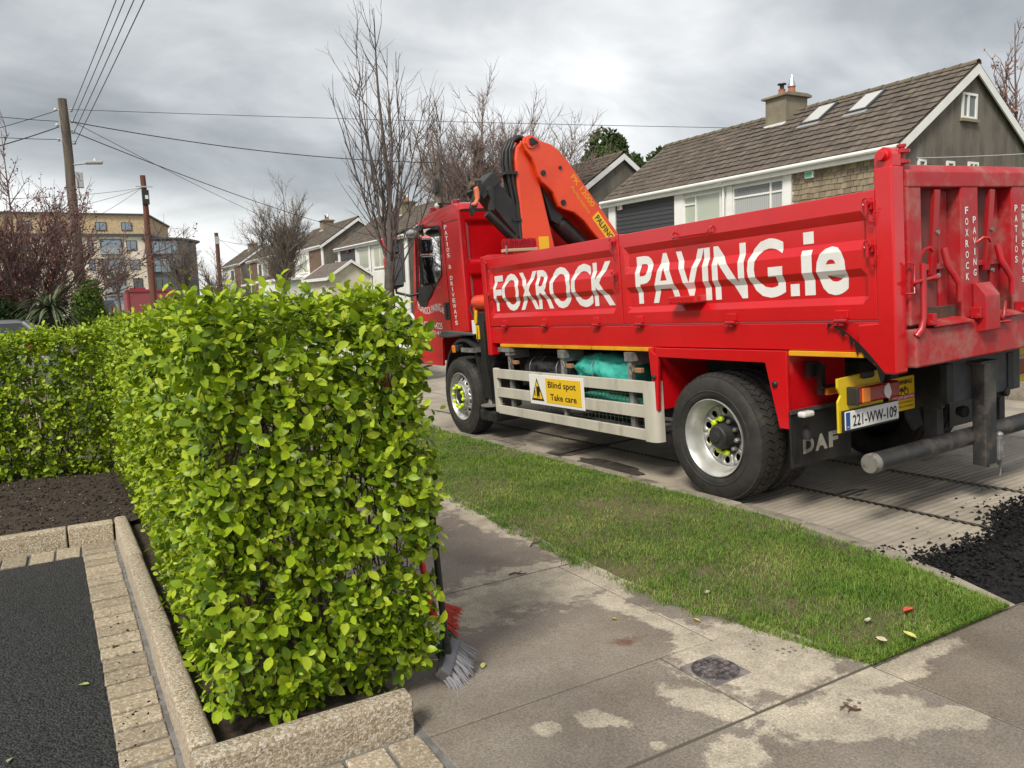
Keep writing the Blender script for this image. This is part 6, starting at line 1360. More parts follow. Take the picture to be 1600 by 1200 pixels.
# ---- next pairs along the street
rb, BB = semi('grey rendered gable house seen above the crane boom left of the nearest pair', 27.0, 40.5, -0.1, 4.95, chimney=(33.4,34.2), gable_win=((18.95,19.25,2.9,3.95,()),))
fwin(rb,29,31.5,3.3,4.5,pane=m_pane_g)
rc, BC = semi('house pair behind the cab with charcoal boarding and white bay', 44.3, 58.6, 0.02, 5.15, chimney=(50.9,51.8))
clad_planks(BC, rc, 54.3, 57.9, 2.4, 4.98); BC('corner_board', MB().box(18.22,18.299,57.9,58.4,0,4.98), m_wht); BC('corner_board', MB().box(18.22,18.299,53.9,54.3,0,4.98), m_wht); BC('corner_board', MB().box(18.22,18.299,44.46,44.95,0,4.98), m_wht)
clad_planks(BC, rc, 44.95, 48.1, 2.4, 4.98)
fwin(rc,51.6,53.7,3.35,4.75,pane=m_pane_g); fwin(rc,48.5,50.6,3.35,4.75,pane=m_pane_g,bars_u=(49.4,)); BC('bay_panel', MB().box(18.24,18.298,51.4,53.9,1.0,3.1), m_cream); BC('downpipe', MB().tube([(18.2,51.15,5.0),(18.2,51.15,0)],0.05,8), m_wht); BC('bay_panel', MB().box(18.25,18.298,48.4,50.9,1.9,3.1), m_wrend); fwin(rc,48.6,50.7,0.4,1.85,pane=m_pane)
al = BC('alarm_box', MB().box(18.15,18.262,55.6,56.1,4.72,4.92), M('alarm_dark_red',(0.30,0.02,0.03),0.5), bevel=0.03)
rd_, BD = semi('house pair with brown brick corner beyond the charcoal boarded pair', 62.2, 76.0, 0.42, 5.70, chimney=(70.0,71.0), wall=m_wrend, gable_win=((19.2,19.75,3.7,4.4,()),))
BD('brick_panel', MB().box(18.23,18.298,62.9,66.6,0.4,5.5), m_brickb); BD('corner_board', MB().box(18.22,18.299,62.4,62.9,0.4,5.5), m_wht); fwin(rd_,67.5,70.2,3.7,5.2,pane=m_pane_g,bars_u=(68.8,)); BD('brick_panel', MB().box(18.23,18.298,72.0,75.5,0.4,5.5), m_brickb)
re_, BE = semi('house pair with tiled canopy far along the street behind the bare tree', 79.0, 92.5, 0.6, 5.85, chimney=(86.0,87.0))
BE('brick_panel', MB().box(18.23,18.298,79.4,82.5,0.6,5.6), m_brickb); fwin(re_,82.8,85.2,3.9,5.3,pane=m_pane_g); fwin(re_,85.6,87.4,3.9,5.3,pane=m_pane); BE('brick_panel', MB().box(18.23,18.298,88.0,91.5,0.6,5.6), m_brickb)
BE('canopy', MB().prism([(16.2,3.1),(18.3,4.0),(18.3,3.2)],80.0,86.5,'xz'), m_tile); BE('canopy_board', MB().box(16.15,16.25,79.9,86.6,2.95,3.12), m_wht)
rf_, BF = semi('farthest house pair of the row across the road', 97.0, 110.0, 0.6, 5.9, chimney=(103.0,104.0)); BF('brick_panel', MB().box(18.23,18.298,97.5,101,0.6,5.6), m_brickb); fwin(rf_,101.5,104,3.9,5.3)
# porch with tiled roof
po = thing('porch', 'cream porch with small tiled gable roof in front of the boarded house pair', 'porch', (16.7,54.5,0.2))
def BPo(name, mb, mat, parent=None): o = mb.build(name, mat, parent or po); o.matrix_parent_inverse = Matrix.Translation(-Vector(po.location)) if parent is None else Matrix.Identity(4); return o
BPo('wall', MB().prism([(15.4,0.0),(18.2,0.0),(18.2,2.85),(16.8,3.75),(15.4,2.85)],57.0,57.2,'xz').box(15.4,15.6,51.4,57.0,0,2.85).prism([(15.4,0.0),(18.2,0.0),(18.2,2.85),(16.8,3.75),(15.4,2.85)],51.2,51.4,'xz'), m_cream)
rr = BPo('roof', MB().prism([(15.1,2.80),(16.8,3.92),(18.2,3.0),(18.2,2.9),(16.8,3.80),(15.1,2.70)],51.0,57.4,'xz'), m_tile)
for i in range(6):
    f = i/6; BPo('tile_course', MB().box(15.08+1.7*f,15.36+1.7*f,51.0,57.4,2.82+1.12*f,2.87+1.12*f,rot=(0,-0.55,0)), m_tile, rr)
BPo('bargeboard', MB().prism([(15.05,2.80),(16.8,3.96),(18.3,3.0),(18.3,2.82),(16.8,3.76),(15.05,2.62)],57.4,57.5,'xz').prism([(15.05,2.80),(16.8,3.96),(18.3,3.0),(18.3,2.82),(16.8,3.76),(15.05,2.62)],50.9,51.0,'xz'), m_wht); BPo('fascia', MB().box(15.02,15.09,51,57.4,2.60,2.80), m_wht)
BPo('window', MB().box(15.35,15.4,52.3,53.4,1.1,2.3), m_wht); BPo('pane', MB().box(15.33,15.35,52.45,53.25,1.2,1.65), m_pane); BPo('pane', MB().box(15.33,15.35,52.45,53.25,1.75,2.2), m_pane)
ga = thing('garage', 'white garage front half hidden by the bare street tree', 'garage', (16.0,66,0.4))
for nm, mb, mt in (('wall', MB().box(15.6,18.2,64.5,75,0.2,3.0), m_wrend),('roof', MB().box(15.4,18.25,64.2,75.3,3.0,3.2), m_wht),('door', MB().box(15.56,15.6,66,69,0.4,2.5), m_wht)):
    o = mb.build(nm, mt, ga); o.matrix_parent_inverse = Matrix.Translation(-Vector(ga.location))

# ================================================================== APARTMENT BLOCK
ap = thing('apartment_block', 'pale apartment block with yellow brick top floor behind the left trees', 'building', (0,108,0.6))
def BAp(name, mb, mat, parent=None): o = mb.build(name, mat, parent or ap); o.matrix_parent_inverse = Matrix.Translation(-Vector(ap.location)) if parent is None else Matrix.Identity(4); return o
m_apb = M('yellow_brick', (0.58,0.45,0.28), 0.9, col2=(0.46,0.34,0.20), vscale=3, bump=0.2, bscale=30); m_apc = M('cream_stone', (0.78,0.72,0.60), 0.9, col2=(0.72,0.65,0.53), vscale=0.5); m_apd = M('grey_frame', (0.06,0.065,0.07), 0.5)
m_bal = pane_mat('balcony_glass', (0.30,0.34,0.36)); m_apg = pane_mat('sky_window', (0.20,0.27,0.33))
pl_ = [(-40,108),(9.4,108),(13.5,124),(13.5,140),(-40,140)]
BAp('top_floor', MB().prism(pl_,10.15,12.5,'xy'), m_apb); BAp('roof_edge', MB().prism([(-40,107.7),(9.6,107.7),(13.8,124),(13.8,140),(-40,140)],12.5,12.66,'xy'), m_apd)
BAp('main_wall', MB().prism([(-40,107.6),(9.0,107.6),(13.2,120),(13.2,140),(-40,140)],0.0,9.85,'xy'), m_apc); BAp('floor_band', MB().prism([(-40,107.3),(9.8,107.3),(14.5,122),(14.5,140),(-40,140)],9.85,10.15,'xy'), m_apd)
def apwin(x0,x1,z0,z1,mat=None,y=107.6):
    f = BAp('window', MB().box(x0,x1,y-0.06,y+0.02,z0,z1), m_apd); BAp('pane', MB().box(x0+0.1,x0+(x1-x0)*0.36,y-0.09,y-0.061,z0+0.1,z1-0.1), mat or m_apg, f); BAp('pane', MB().box(x0+(x1-x0)*0.42,x1-0.1,y-0.09,y-0.061,z0+0.1,z1-0.1), mat or m_apg, f)
for x0, x1 in ((3.6,4.85),(6.45,7.65),(-1.2,0.2),(-4.5,-3.0)): apwin(x0,x1,10.55,11.6,y=108.0)
for k, (z0,z1) in enumerate(((8.1,9.35),(5.75,7.0),(3.4,4.65),(1.2,2.4))):
    for x0, x1 in ((2.55,3.2),(6.8+0.2*k,8.0+0.15*k),(-1.5,-0.2),(-4.8,-3.4)): apwin(x0,x1,z0,z1,m_pane if k>=2 else None)
    rc_ = BAp('balcony', MB().box(3.9,6.4,107.45,107.62,z0-0.5,z1+0.15), m_apd); BAp('pane', MB().box(4.1,6.2,107.40,107.449,z0,z1), m_apg, rc_); BAp('balustrade', MB().box(3.85,6.45,107.0,107.06,z0-0.45,z0+0.35), m_bal, rc_)
gb = BAp('glazed_bay', MB().prism([(8.9,106.6),(12.5,106.4),(15.5,112),(15.5,125),(8.9,125)],0.4,9.6,'xy'), m_apd)
for i in range(4):
    for j in range(5): BAp('pane', MB().box(9.05+j*0.70,9.68+j*0.70,106.32,106.36,0.9+i*2.25,2.45+i*2.25), m_apg if i>1 else m_pane, gb)
BAp('bay_roof', MB().prism([(8.6,106.2),(12.9,106.0),(16.0,111.7),(16.0,125.5),(8.6,125.5)],9.4,9.62,'xy'), m_apd)

# ================================================================== POLES AND WIRES
m_pole = M('pole_wood', (0.155,0.125,0.10), 0.9, col2=(0.085,0.068,0.055), vscale=3.5, bump=0.7, bscale=20, stretch=(3,3,0.25)); m_pole2 = M('creosoted_pole', (0.15,0.055,0.035), 0.85, col2=(0.09,0.038,0.026), vscale=3, stretch=(3,3,0.3))
m_wire = M('wire', (0.018,0.018,0.02), 0.6); m_ins = M('porcelain', (0.62,0.60,0.56), 0.3); m_lampg = M('lamp_grey', (0.42,0.43,0.44), 0.5)
def pole(name, label, x, y, top, r, mat, lean=0.0):
    b = P(y)-0.1; root = thing(name, label, 'pole', (x,y,b))
    n = 9; MB().tube([(lean*(i/n)+0.012*math.sin(i*1.9),0.01*math.cos(i*1.3),(top-b)*i/n) for i in range(n+1)],[r*(1.12-0.24*i/n) for i in range(n+1)],14).build('shaft', mat, root, smooth=50); return root, top-b
p1, h1 = pole('utility_pole','tall weathered utility pole with street lamp at the left',0.36,26.0,7.35,0.132,m_pole)
for i in range(4): MB().lathe([(0,0.02),(0.02,0.045),(0.05,0.045),(0.07,0.03),(0.09,0.045),(0.11,0.02)],10,(0.19,-0.05,h1-0.36-0.30*i),'z').tube([(0.0,-0.03,h1-0.36-0.30*i),(0.19,-0.05,h1-0.34-0.30*i)],0.015,6).build('insulator', m_ins if i<2 else m_lampg, p1, smooth=50)
for i in range(3): MB().lathe([(0,0.02),(0.02,0.045),(0.05,0.045),(0.08,0.02)],10,(-0.20,-0.05,h1-0.36-0.42*i),'z').tube([(0,-0.03,h1-0.33-0.42*i),(-0.2,-0.05,h1-0.33-0.42*i)],0.015,6).build('insulator', m_ins, p1, smooth=50)
lm = MB().tube([(0.1,-0.05,h1-1.83),(0.45,-0.25,h1-1.80)],0.03,8).build('lamp_arm', m_lampg, p1, smooth=50); MB().box(0.40,0.86,-0.42,-0.20,h1-1.83,h1-1.74,rot=(0,-0.06,0.0)).build('lamp_head', m_lampg, lm, bevel=0.03); MB().lathe([(0,0.04),(0.05,0.04),(0.06,0.02)],10,(0.66,-0.30,h1-1.73),'z').build('light_sensor', m_wht, lm)
MB().box(0.13,0.32,-0.18,0.02,h1-2.48,h1-2.05).build('junction_box', m_lampg, p1, bevel=0.01); MB().box(0.12,0.13,-0.2,-0.06,0.62+2.0,0.74+2.0).build('notice', M('notice_yellow',(0.7,0.55,0.05),0.5), p1)
p2, h2 = pole('utility_pole','dark red brown utility pole with white box in front of the apartment block',3.92,45.0,8.1,0.15,m_pole2)
MB().box(-0.14,0.20,-0.22,-0.10,h2-1.5,h2-0.75).build('junction_box', m_black, p2, bevel=0.03); MB().box(0.0,0.15,-0.235,-0.22,h2-1.22,h2-1.03).build('label_plate', m_wht, p2); MB().box(-0.4,0.4,-0.2,-0.16,h2-0.62,h2-0.56).build('cross_arm', m_lampg, p2)
p3, h3 = pole('utility_pole','thin distant utility pole standing before the far houses',10.8,66.4,6.95,0.17,m_pole2); MB().box(-0.15,0.15,-0.25,-0.12,h3-0.9,h3-0.3).build('junction_box', m_lampg, p3)
p4, h4 = pole('utility_pole','brown pole rising behind the truck cab among the birches',12.09,26.25,6.35,0.17,m_pole); MB().box(-0.22,-0.05,-0.25,-0.05,h4-1.25,h4-0.75).build('junction_box', m_blackm, p4, bevel=0.02); MB().tube([(0.1,-0.1,h4-0.4),(0.9,-0.3,h4-2.4)],0.018,6).build('stay', m_wire, p4)
def wire(label, a, b, sag=0.3, r=0.009):
    a = Vector(a); b = Vector(b); n = 24; pts = [a.lerp(b,i/n)-Vector((0,0,sag*4*(i/n)*(1-i/n))) for i in range(n+1)]
    o = MB().tube(pts,r,5,False).build('overhead_wire', m_wire, smooth=80, fix=False); return tag(o,label,'wire','overhead wires')
T1 = (0.36,26.0)
for i, nm in enumerate(('topmost','second from the top','third from the top','lowest')): wire('%s of four wires climbing overhead from the tall pole'%nm, (0.55,25.95,7.0-0.30*i), (3.65,-14,8.25-0.28*i), 0.25, 0.009)
wire('thick service wire from the tall pole to the pole behind the cab',(0.5,25.9,6.72),(12.0,26.2,6.2),0.25,0.014); wire('service wire drooping from the tall pole to the charcoal boarded house pair',(0.5,25.9,6.45),(18.2,47.0,5.0),0.35,0.014)
wire('thin upper wire from the tall pole to beyond the nearest house pair',(0.5,25.9,7.05),(26.4,13.4,5.85),0.1,0.008); wire('faint wire from the tall pole towards the houses below the thick wire',(0.5,25.9,6.75),(18.2,57.0,5.1),0.3,0.009)
wire('wire leaving the tall pole level to the left edge',(0.2,25.9,6.70),(-3.0,22.2,6.1),0.05); wire('wire leaving the tall pole from its top down to the left edge',(0.2,25.9,7.0),(-4.0,18.0,3.9),0.1); wire('lower level wire leaving the tall pole to the left edge',(0.2,25.9,6.2),(-3.0,22.2,5.55),0.05); wire('sloping service wire from the tall pole down to the left edge',(0.2,25.9,6.55),(-4.0,16.0,3.3),0.15,0.014)
for i, nm in enumerate(('upper','middle','lower')): wire('%s thin wire between the left trees and the red brown pole'%nm,(3.8,44.9,7.45),(-6.0+i*2,20.0+3*i,3.75-0.5*i),0.3,0.009)
for i, nm in enumerate(('upper','lower')): wire('%s far wire from the thin distant pole to the houses'%nm,(10.8,66.3,6.6-0.2*i),(18.3,90.0-20*i,5.8),0.2,0.012)
wire('pale cable crossing the gable of the nearest house pair',(18.9,12.17,4.45),(26.5,11.2,5.0),0.05,0.014).data.materials[0] = m_lampg

# ================================================================== TREES
def bare_tree(name, label, base, height, trunk_r, fork, limbs, spread, crown_w, seed, mat, sub=9, twigs=5, curve=0.25, twig_r=0.0035, sides=5, tr_col=None, group='bare trees', leafs=None, droop=0.0, limb_r=0.45, taper=0.36, jit=0.065):
    R = random.Random(seed); bx_, by_ = base; bz = P(by_)-0.05; root = thing(name, label, 'tree', (bx_,by_,bz), group)
    tm = MB(); n = 6; pts = [Vector((0.03*math.sin(i*1.3+seed)*i/n, 0.03*math.cos(i*0.9+seed)*i/n, fork*i/n)) for i in range(n+1)]
    tm.tube(pts,[trunk_r*(1.25 if i==0 else 1.05-0.22*i/n) for i in range(n+1)],10); tm.build('trunk', tr_col or mat, root, smooth=60)
    cm = MB(); tips = []
    def shoot(p, d, L_, r0, r1, n, up, jit):
        pts = [Vector(p)]; d = Vector(d).normalized()
        for i in range(n): d = (d+Vector((R.gauss(0,jit),R.gauss(0,jit),R.gauss(0,jit)*0.5+up))).normalized(); pts.append(pts[-1]+d*L_/n)
        cm.tube(pts,[r0+(r1-r0)*i/n for i in range(n+1)],sides if r0>0.008 else 4 if r0>0.005 else 3,False); return pts
    top = height-fork
    for l in range(limbs):
        az = 2*PI*(l*0.382+R.uniform(-0.05,0.05)); lead = l == 0
        ang = 0.06 if lead else spread*R.uniform(0.45,1.0); st = pts[-1].copy() if lead else pts[-1]-Vector((0,0,R.uniform(0,fork*0.18)))
        if not lead and l > limbs*0.6: st = st+Vector((0,0,R.uniform(0.1,0.25)*top))
        L_ = (top*0.92 if lead else top*R.uniform(0.70,0.98)*(1.0-taper*ang/spread)/max(0.75,math.cos(ang)))*(1.0 if st.z <= fork+0.01 else 0.7)
        lp = shoot(st,(math.sin(ang)*math.cos(az),math.sin(ang)*math.sin(az),math.cos(ang)),L_,trunk_r*(0.55 if lead else limb_r*R.uniform(0.6,1)),twig_r*1.2,9,curve*0.16,jit*(0.5 if lead else 1))
        for s_ in range(sub):
            t = R.uniform(0.15,0.95); k = int(t*9); q = lp[k].lerp(lp[min(k+1,9)],t*9-k); dv = (lp[min(k+1,9)]-lp[max(k-1,0)]).normalized()
            a2 = R.uniform(0,2*PI); o = dv.orthogonal().normalized(); o = (o*math.cos(a2)+dv.cross(o)*math.sin(a2)); a3 = R.uniform(0.4,0.85)
            sl_ = L_*R.uniform(0.16,0.38)*(1.15-t*0.6); sp = shoot(q, dv*math.cos(a3)+o*math.sin(a3), sl_, trunk_r*limb_r*0.30*(1.1-t*0.6)+twig_r, twig_r*0.7, 5, curve*0.2-droop, 0.12)
            for w in range(twigs):
                k2 = R.randint(1,5); d2 = (sp[k2]-sp[k2-1]).normalized(); o2 = d2.orthogonal().normalized(); a4 = R.uniform(0,2*PI); o2 = o2*math.cos(a4)+d2.cross(o2)*math.sin(a4)
                tp = shoot(sp[k2], d2+o2*R.uniform(0.4,0.9), sl_*R.uniform(0.2,0.5), twig_r, twig_r*0.45, 3, curve*0.15-droop, 0.15); tips += tp[1:]
    c = cm.build('crown', mat, root, smooth=70, fix=False); c['kind'] = 'stuff'
    if leafs:
        lm_, cnt, sz = leafs; T = np.array([tuple(tips[R.randrange(len(tips))]) for _ in range(cnt)]); T += np.random.default_rng(seed).normal(0,0.03,T.shape)
        r = np.random.default_rng(seed+1); a = nrm(r.normal(0,1,T.shape)); b = nrm(np.cross(a,r.normal(0,1,T.shape))); s = sz*(0.5+r.random((cnt,1)))
        V = np.stack([T-a*s,T+b*s*0.6,T+a*s,T-b*s*0.6],1).reshape(-1,3); F = np.arange(cnt*4).reshape(-1,4); o = np_mesh('leaves', V, F, lm_, root); o['kind'] = 'stuff'
    return root
m_bark1 = M('bark_grey', (0.105,0.092,0.078), 0.9, col2=(0.07,0.06,0.052), vscale=8, bump=0.5, bscale=50); m_twig1 = M('twig_dark', (0.115,0.092,0.082), 0.9); m_twig2 = M('twig_birch', (0.20,0.135,0.118), 0.9, col2=(0.24,0.20,0.18), vscale=3); m_twig3 = M('twig_brown', (0.165,0.138,0.115), 0.9)
bare_tree('street_tree','bare young street tree on the verge in front of the truck cab',(3.42,8.95),5.4,0.072,2.2,17,0.55,1.5,5,m_twig1,sub=13,twigs=3,curve=0.62,twig_r=0.0026,limb_r=0.24,taper=0.34,jit=0.05,tr_col=m_bark1,group='bare trees')
bare_tree('birch_tree','bare reddish birch behind the cab, the taller of the pair',(15.2,29.2),10.4,0.13,2.2,26,0.62,5,12,m_twig2,sub=44,twigs=11,curve=0.30,twig_r=0.0085,tr_col=M('birch_bark',(0.45,0.40,0.34),0.8,col2=(0.2,0.16,0.13),vscale=5),droop=0.015,sides=4)
bare_tree('birch_tree','bare reddish birch behind the crane, the shorter and wider of the pair',(18.1,29.6),10.2,0.12,2.0,26,0.72,5,14,m_twig2,sub=44,twigs=11,curve=0.30,twig_r=0.0085,tr_col=MATS['birch_bark'],droop=0.015,sides=4)
bare_tree('bare_tree','dark bare tree standing alone before the far house pairs',(11.1,46.4),9.0,0.16,1.9,24,0.58,4,19,m_twig3,sub=30,twigs=8,curve=0.34,twig_r=0.008,limb_r=0.32,sides=4)
bare_tree('bare_tree','low bare spreading tree before the pale apartment block',(3.0,60.0),6.2,0.13,2.0,12,0.85,3,23,m_twig3,sub=14,twigs=5,curve=0.12,twig_r=0.013,sides=4)
bare_tree('bare_tree','dense upright bare tree hiding the glazed bay of the apartment block',(8.0,65.5),7.4,0.15,1.3,18,0.42,3,29,m_twig3,sub=22,twigs=7,curve=0.30,twig_r=0.012,sides=4)
bare_tree('bare_tree','pale twiggy bare tree right of the red container',(9.2,58.5),5.1,0.10,1.2,16,0.95,3,31,M('twig_pale',(0.17,0.125,0.10),0.9),sub=16,twigs=5,curve=0.08,twig_r=0.010,sides=4)
bare_tree('bare_tree','thin bare tree at the right edge behind the nearest house pair',(28.0,14.6),10.8,0.12,3.5,12,0.42,4,37,M('twig_red',(0.15,0.095,0.08),0.9),sub=12,twigs=5,curve=0.15,twig_r=0.010,sides=4,leafs=(M('dry_leaf',(0.30,0.14,0.10),0.8),500,0.05))
m_berry = M('red_leaf', (0.20,0.075,0.06), 0.7, irand=0.35)
bare_tree('cherry_tree','reddish twiggy tree with wine red leaves at the left edge',(-0.80,18.0),5.7,0.09,0.9,36,0.80,3,41,M('twig_wine',(0.15,0.095,0.085),0.9),sub=22,twigs=7,curve=0.22,twig_r=0.0055,sides=4,leafs=(m_berry,11000,0.022))
def bush(name, label, c, rad, n, mat, size, seed, cat='bush', trunk=True, group=None, lumps=14):
    r = np.random.default_rng(seed); root = thing(name, label, cat, (c[0],c[1],P(c[1])-0.05), group); lz = c[2]-root.location[2]
    cen = nrm(r.normal(0,1,(lumps,3)))*np.array(rad)*0.62*r.random((lumps,1))**0.4; lr = 0.38+0.22*r.random(lumps)
    k = r.integers(0,lumps,n); d = nrm(r.normal(0,1,(n,3))); p = cen[k]+d*(np.array(rad)*lr[k][:,None])*(0.7+0.3*r.random((n,1))); p[:,2] += lz
    a = nrm(d*0.5+r.normal(0,0.7,(n,3))+np.array([[0,0,0.3]])); b = nrm(np.cross(a,d+r.normal(0,0.4,(n,3)))); s = size*(0.6+0.8*r.random((n,1))); nn = np.cross(a,b)
    V = np.stack([p-a*s*0.5,p+b*s*0.28+nn*s*0.06,p+a*s*0.55,p-b*s*0.28+nn*s*0.06],1).reshape(-1,3); o = np_mesh('crown', V, np.arange(n*4).reshape(-1,4), mat, root, smooth=True); o['kind'] = 'stuff'
    if trunk:
        mb = MB(); R = random.Random(seed); mb.tube([(0,0,0),(0.02*rad[0],0,lz*0.5),(0,0.03*rad[0],lz+rad[2]*0.2)],[rad[0]*0.07,rad[0]*0.05,rad[0]*0.03],8)
        for i in range(7): q = cen[R.randrange(lumps)]; mb.tube([(0,0,lz*0.5),(q[0]*0.5,q[1]*0.5,lz+q[2]*0.3-rad[2]*0.1),(q[0],q[1],lz+q[2])],[rad[0]*0.04,rad[0]*0.025,rad[0]*0.01],6)
        mb.build('trunk', m_bark1, root, smooth=60)
    return root
m_ever = leaf_mat('evergreen_leaf', [(0.035,0.055,0.018),(0.055,0.085,0.026),(0.085,0.115,0.035)], 0.15, 0.6); m_dark = leaf_mat('laurel_leaf', [(0.016,0.036,0.010),(0.03,0.06,0.014),(0.05,0.09,0.02)], 0.15, 0.45); m_priv = leaf_mat('privet_leaf', [(0.06,0.11,0.014),(0.09,0.16,0.02),(0.13,0.20,0.025)], 0.2, 0.5)
bush('evergreen_tree','tall dark evergreen tree rising behind the grey gable house',(38.0,49.6,10.4),(2.9,2.9,3.6),24000,m_ever,0.40,51,'tree',lumps=26,group='evergreen trees behind the houses')
bush('evergreen_tree','lower evergreen tree right of the tall one behind the houses',(41.8,47.2,8.9),(2.7,2.7,3.4),20000,m_ever,0.40,52,'tree',lumps=26,group='evergreen trees behind the houses')
bush('evergreen_tree','small evergreen tree left of the tall one behind the brick chimney',(35.2,51.0,8.6),(1.9,1.9,2.3),12000,m_ever,0.36,53,'tree',lumps=20,group='evergreen trees behind the houses')
bush('evergreen_tree','dark conifer at the right edge behind the nearest house pair',(29.5,13.2,4.6),(1.8,1.8,2.0),5000,m_ever,0.3,54,'tree',group='evergreen trees behind the houses')
bush('laurel_bush','dark green laurel mass at the left edge under the wine red tree',(-0.95,17.4,0.75),(1.0,0.7,0.95),9000,m_dark,0.10,55)
bush('clipped_bush','fresh green clipped bush right of the spiky cordyline',(0.30,17.0,0.95),(0.42,0.6,1.05),7000,m_priv,0.07,56)
bush('beech_hedge','russet brown clipped beech hedge in front of the charcoal boarded house pair',(14.0,42.5,0.85),(0.7,3.6,1.1),9000,leaf_mat('beech_leaf',[(0.10,0.045,0.03),(0.15,0.07,0.045),(0.19,0.095,0.06)],0.1,0.7),0.16,57,'hedge')
bush('garden_shrub','dark green shrub before the far houses right of the thin pole',(13.6,64.0,0.9),(1.6,2.2,0.9),5000,m_dark,0.2,58,'shrub')
# cordyline
co_ = thing('cordyline', 'spiky cordyline palm with drooping grey green leaves at the left', 'palm', (-0.27,15.2,P(15.2)-0.05)); cz = 1.50-co_.location[2]
MB().tube([(0,0,0),(0.02,0,cz*0.5),(0,0.01,cz-0.05)],[0.07,0.055,0.05],9).build('trunk', m_bark1, co_, smooth=60)
R = random.Random(9); cl_m = M('cordyline_leaf',(0.06,0.085,0.035),0.5,orand=0.35,col2=(0.11,0.135,0.07),vscale=6)
for i in range(110):
    az = R.uniform(0,2*PI); el = R.uniform(-0.35,1.25); L_ = R.uniform(0.5,0.85); mb = MB(); n = 6; w = R.uniform(0.012,0.02); p = Vector((0,0,cz-0.06+R.uniform(-0.05,0.06))); d = Vector((math.cos(az)*math.cos(el),math.sin(az)*math.cos(el),math.sin(el))); sd = Vector((-math.sin(az),math.cos(az),0))
    for k in range(n+1):
        t = k/n; ww = w*(0.6+0.6*math.sin(PI*min(1,t*1.1)))*(1-t**3); mb.v += [tuple(p-sd*ww),tuple(p+Vector((0,0,-0.006))),tuple(p+sd*ww)]; p = p+d*L_/n; d = (d+Vector((0,0,-0.24-0.14*t))).normalized()
    for k in range(n): a = k*3; mb.f += [(a,a+1,a+4,a+3),(a+1,a+2,a+5,a+4)]
    mb.build('leaf', cl_m, co_, smooth=179, fix=False)
# dry flowering plant behind the left hedge
fp = thing('flowering_plant', 'dry straw coloured plant with orange red blooms above the left hedge', 'plant', (-0.42,10.6,P(10.6)))
mb = MB(); bl = MB(); R = random.Random(4)
for i in range(46):
    a = R.uniform(0,6.28); l = R.uniform(0.15,0.36); z = 1.26+R.uniform(-0.08,0.05); p0 = Vector((R.gauss(0.0,0.14),R.gauss(0,0.08),z)); d = Vector((math.cos(a)*0.7,math.sin(a)*0.7,0.7)); pts = [p0]
    for k in range(4): pts.append(pts[-1]+d*l/4); d = d+Vector((0,0,-0.28))
    mb.tube(pts,[0.006,0.006,0.005,0.004,0.002],4,False)
for i in range(10): x, y = R.gauss(0,0.12), R.gauss(0,0.06); mb.tube([(x*0.3,y*0.3,0.05),(x,y,1.3)],[0.012,0.006],5,False)
for i in range(16): bl.sphere((R.gauss(0.04,0.09),R.gauss(-0.05,0.05),1.30+R.uniform(-0.07,0.07)),(0.028,0.028,0.022),7,5)
mb.build('stalks', M('straw',(0.50,0.42,0.28),0.8), fp, smooth=60, fix=False)['kind'] = 'stuff'; bl.build('blooms', M('bloom_orange',(0.72,0.16,0.09),0.6), fp, smooth=80, fix=False)['kind'] = 'stuff'

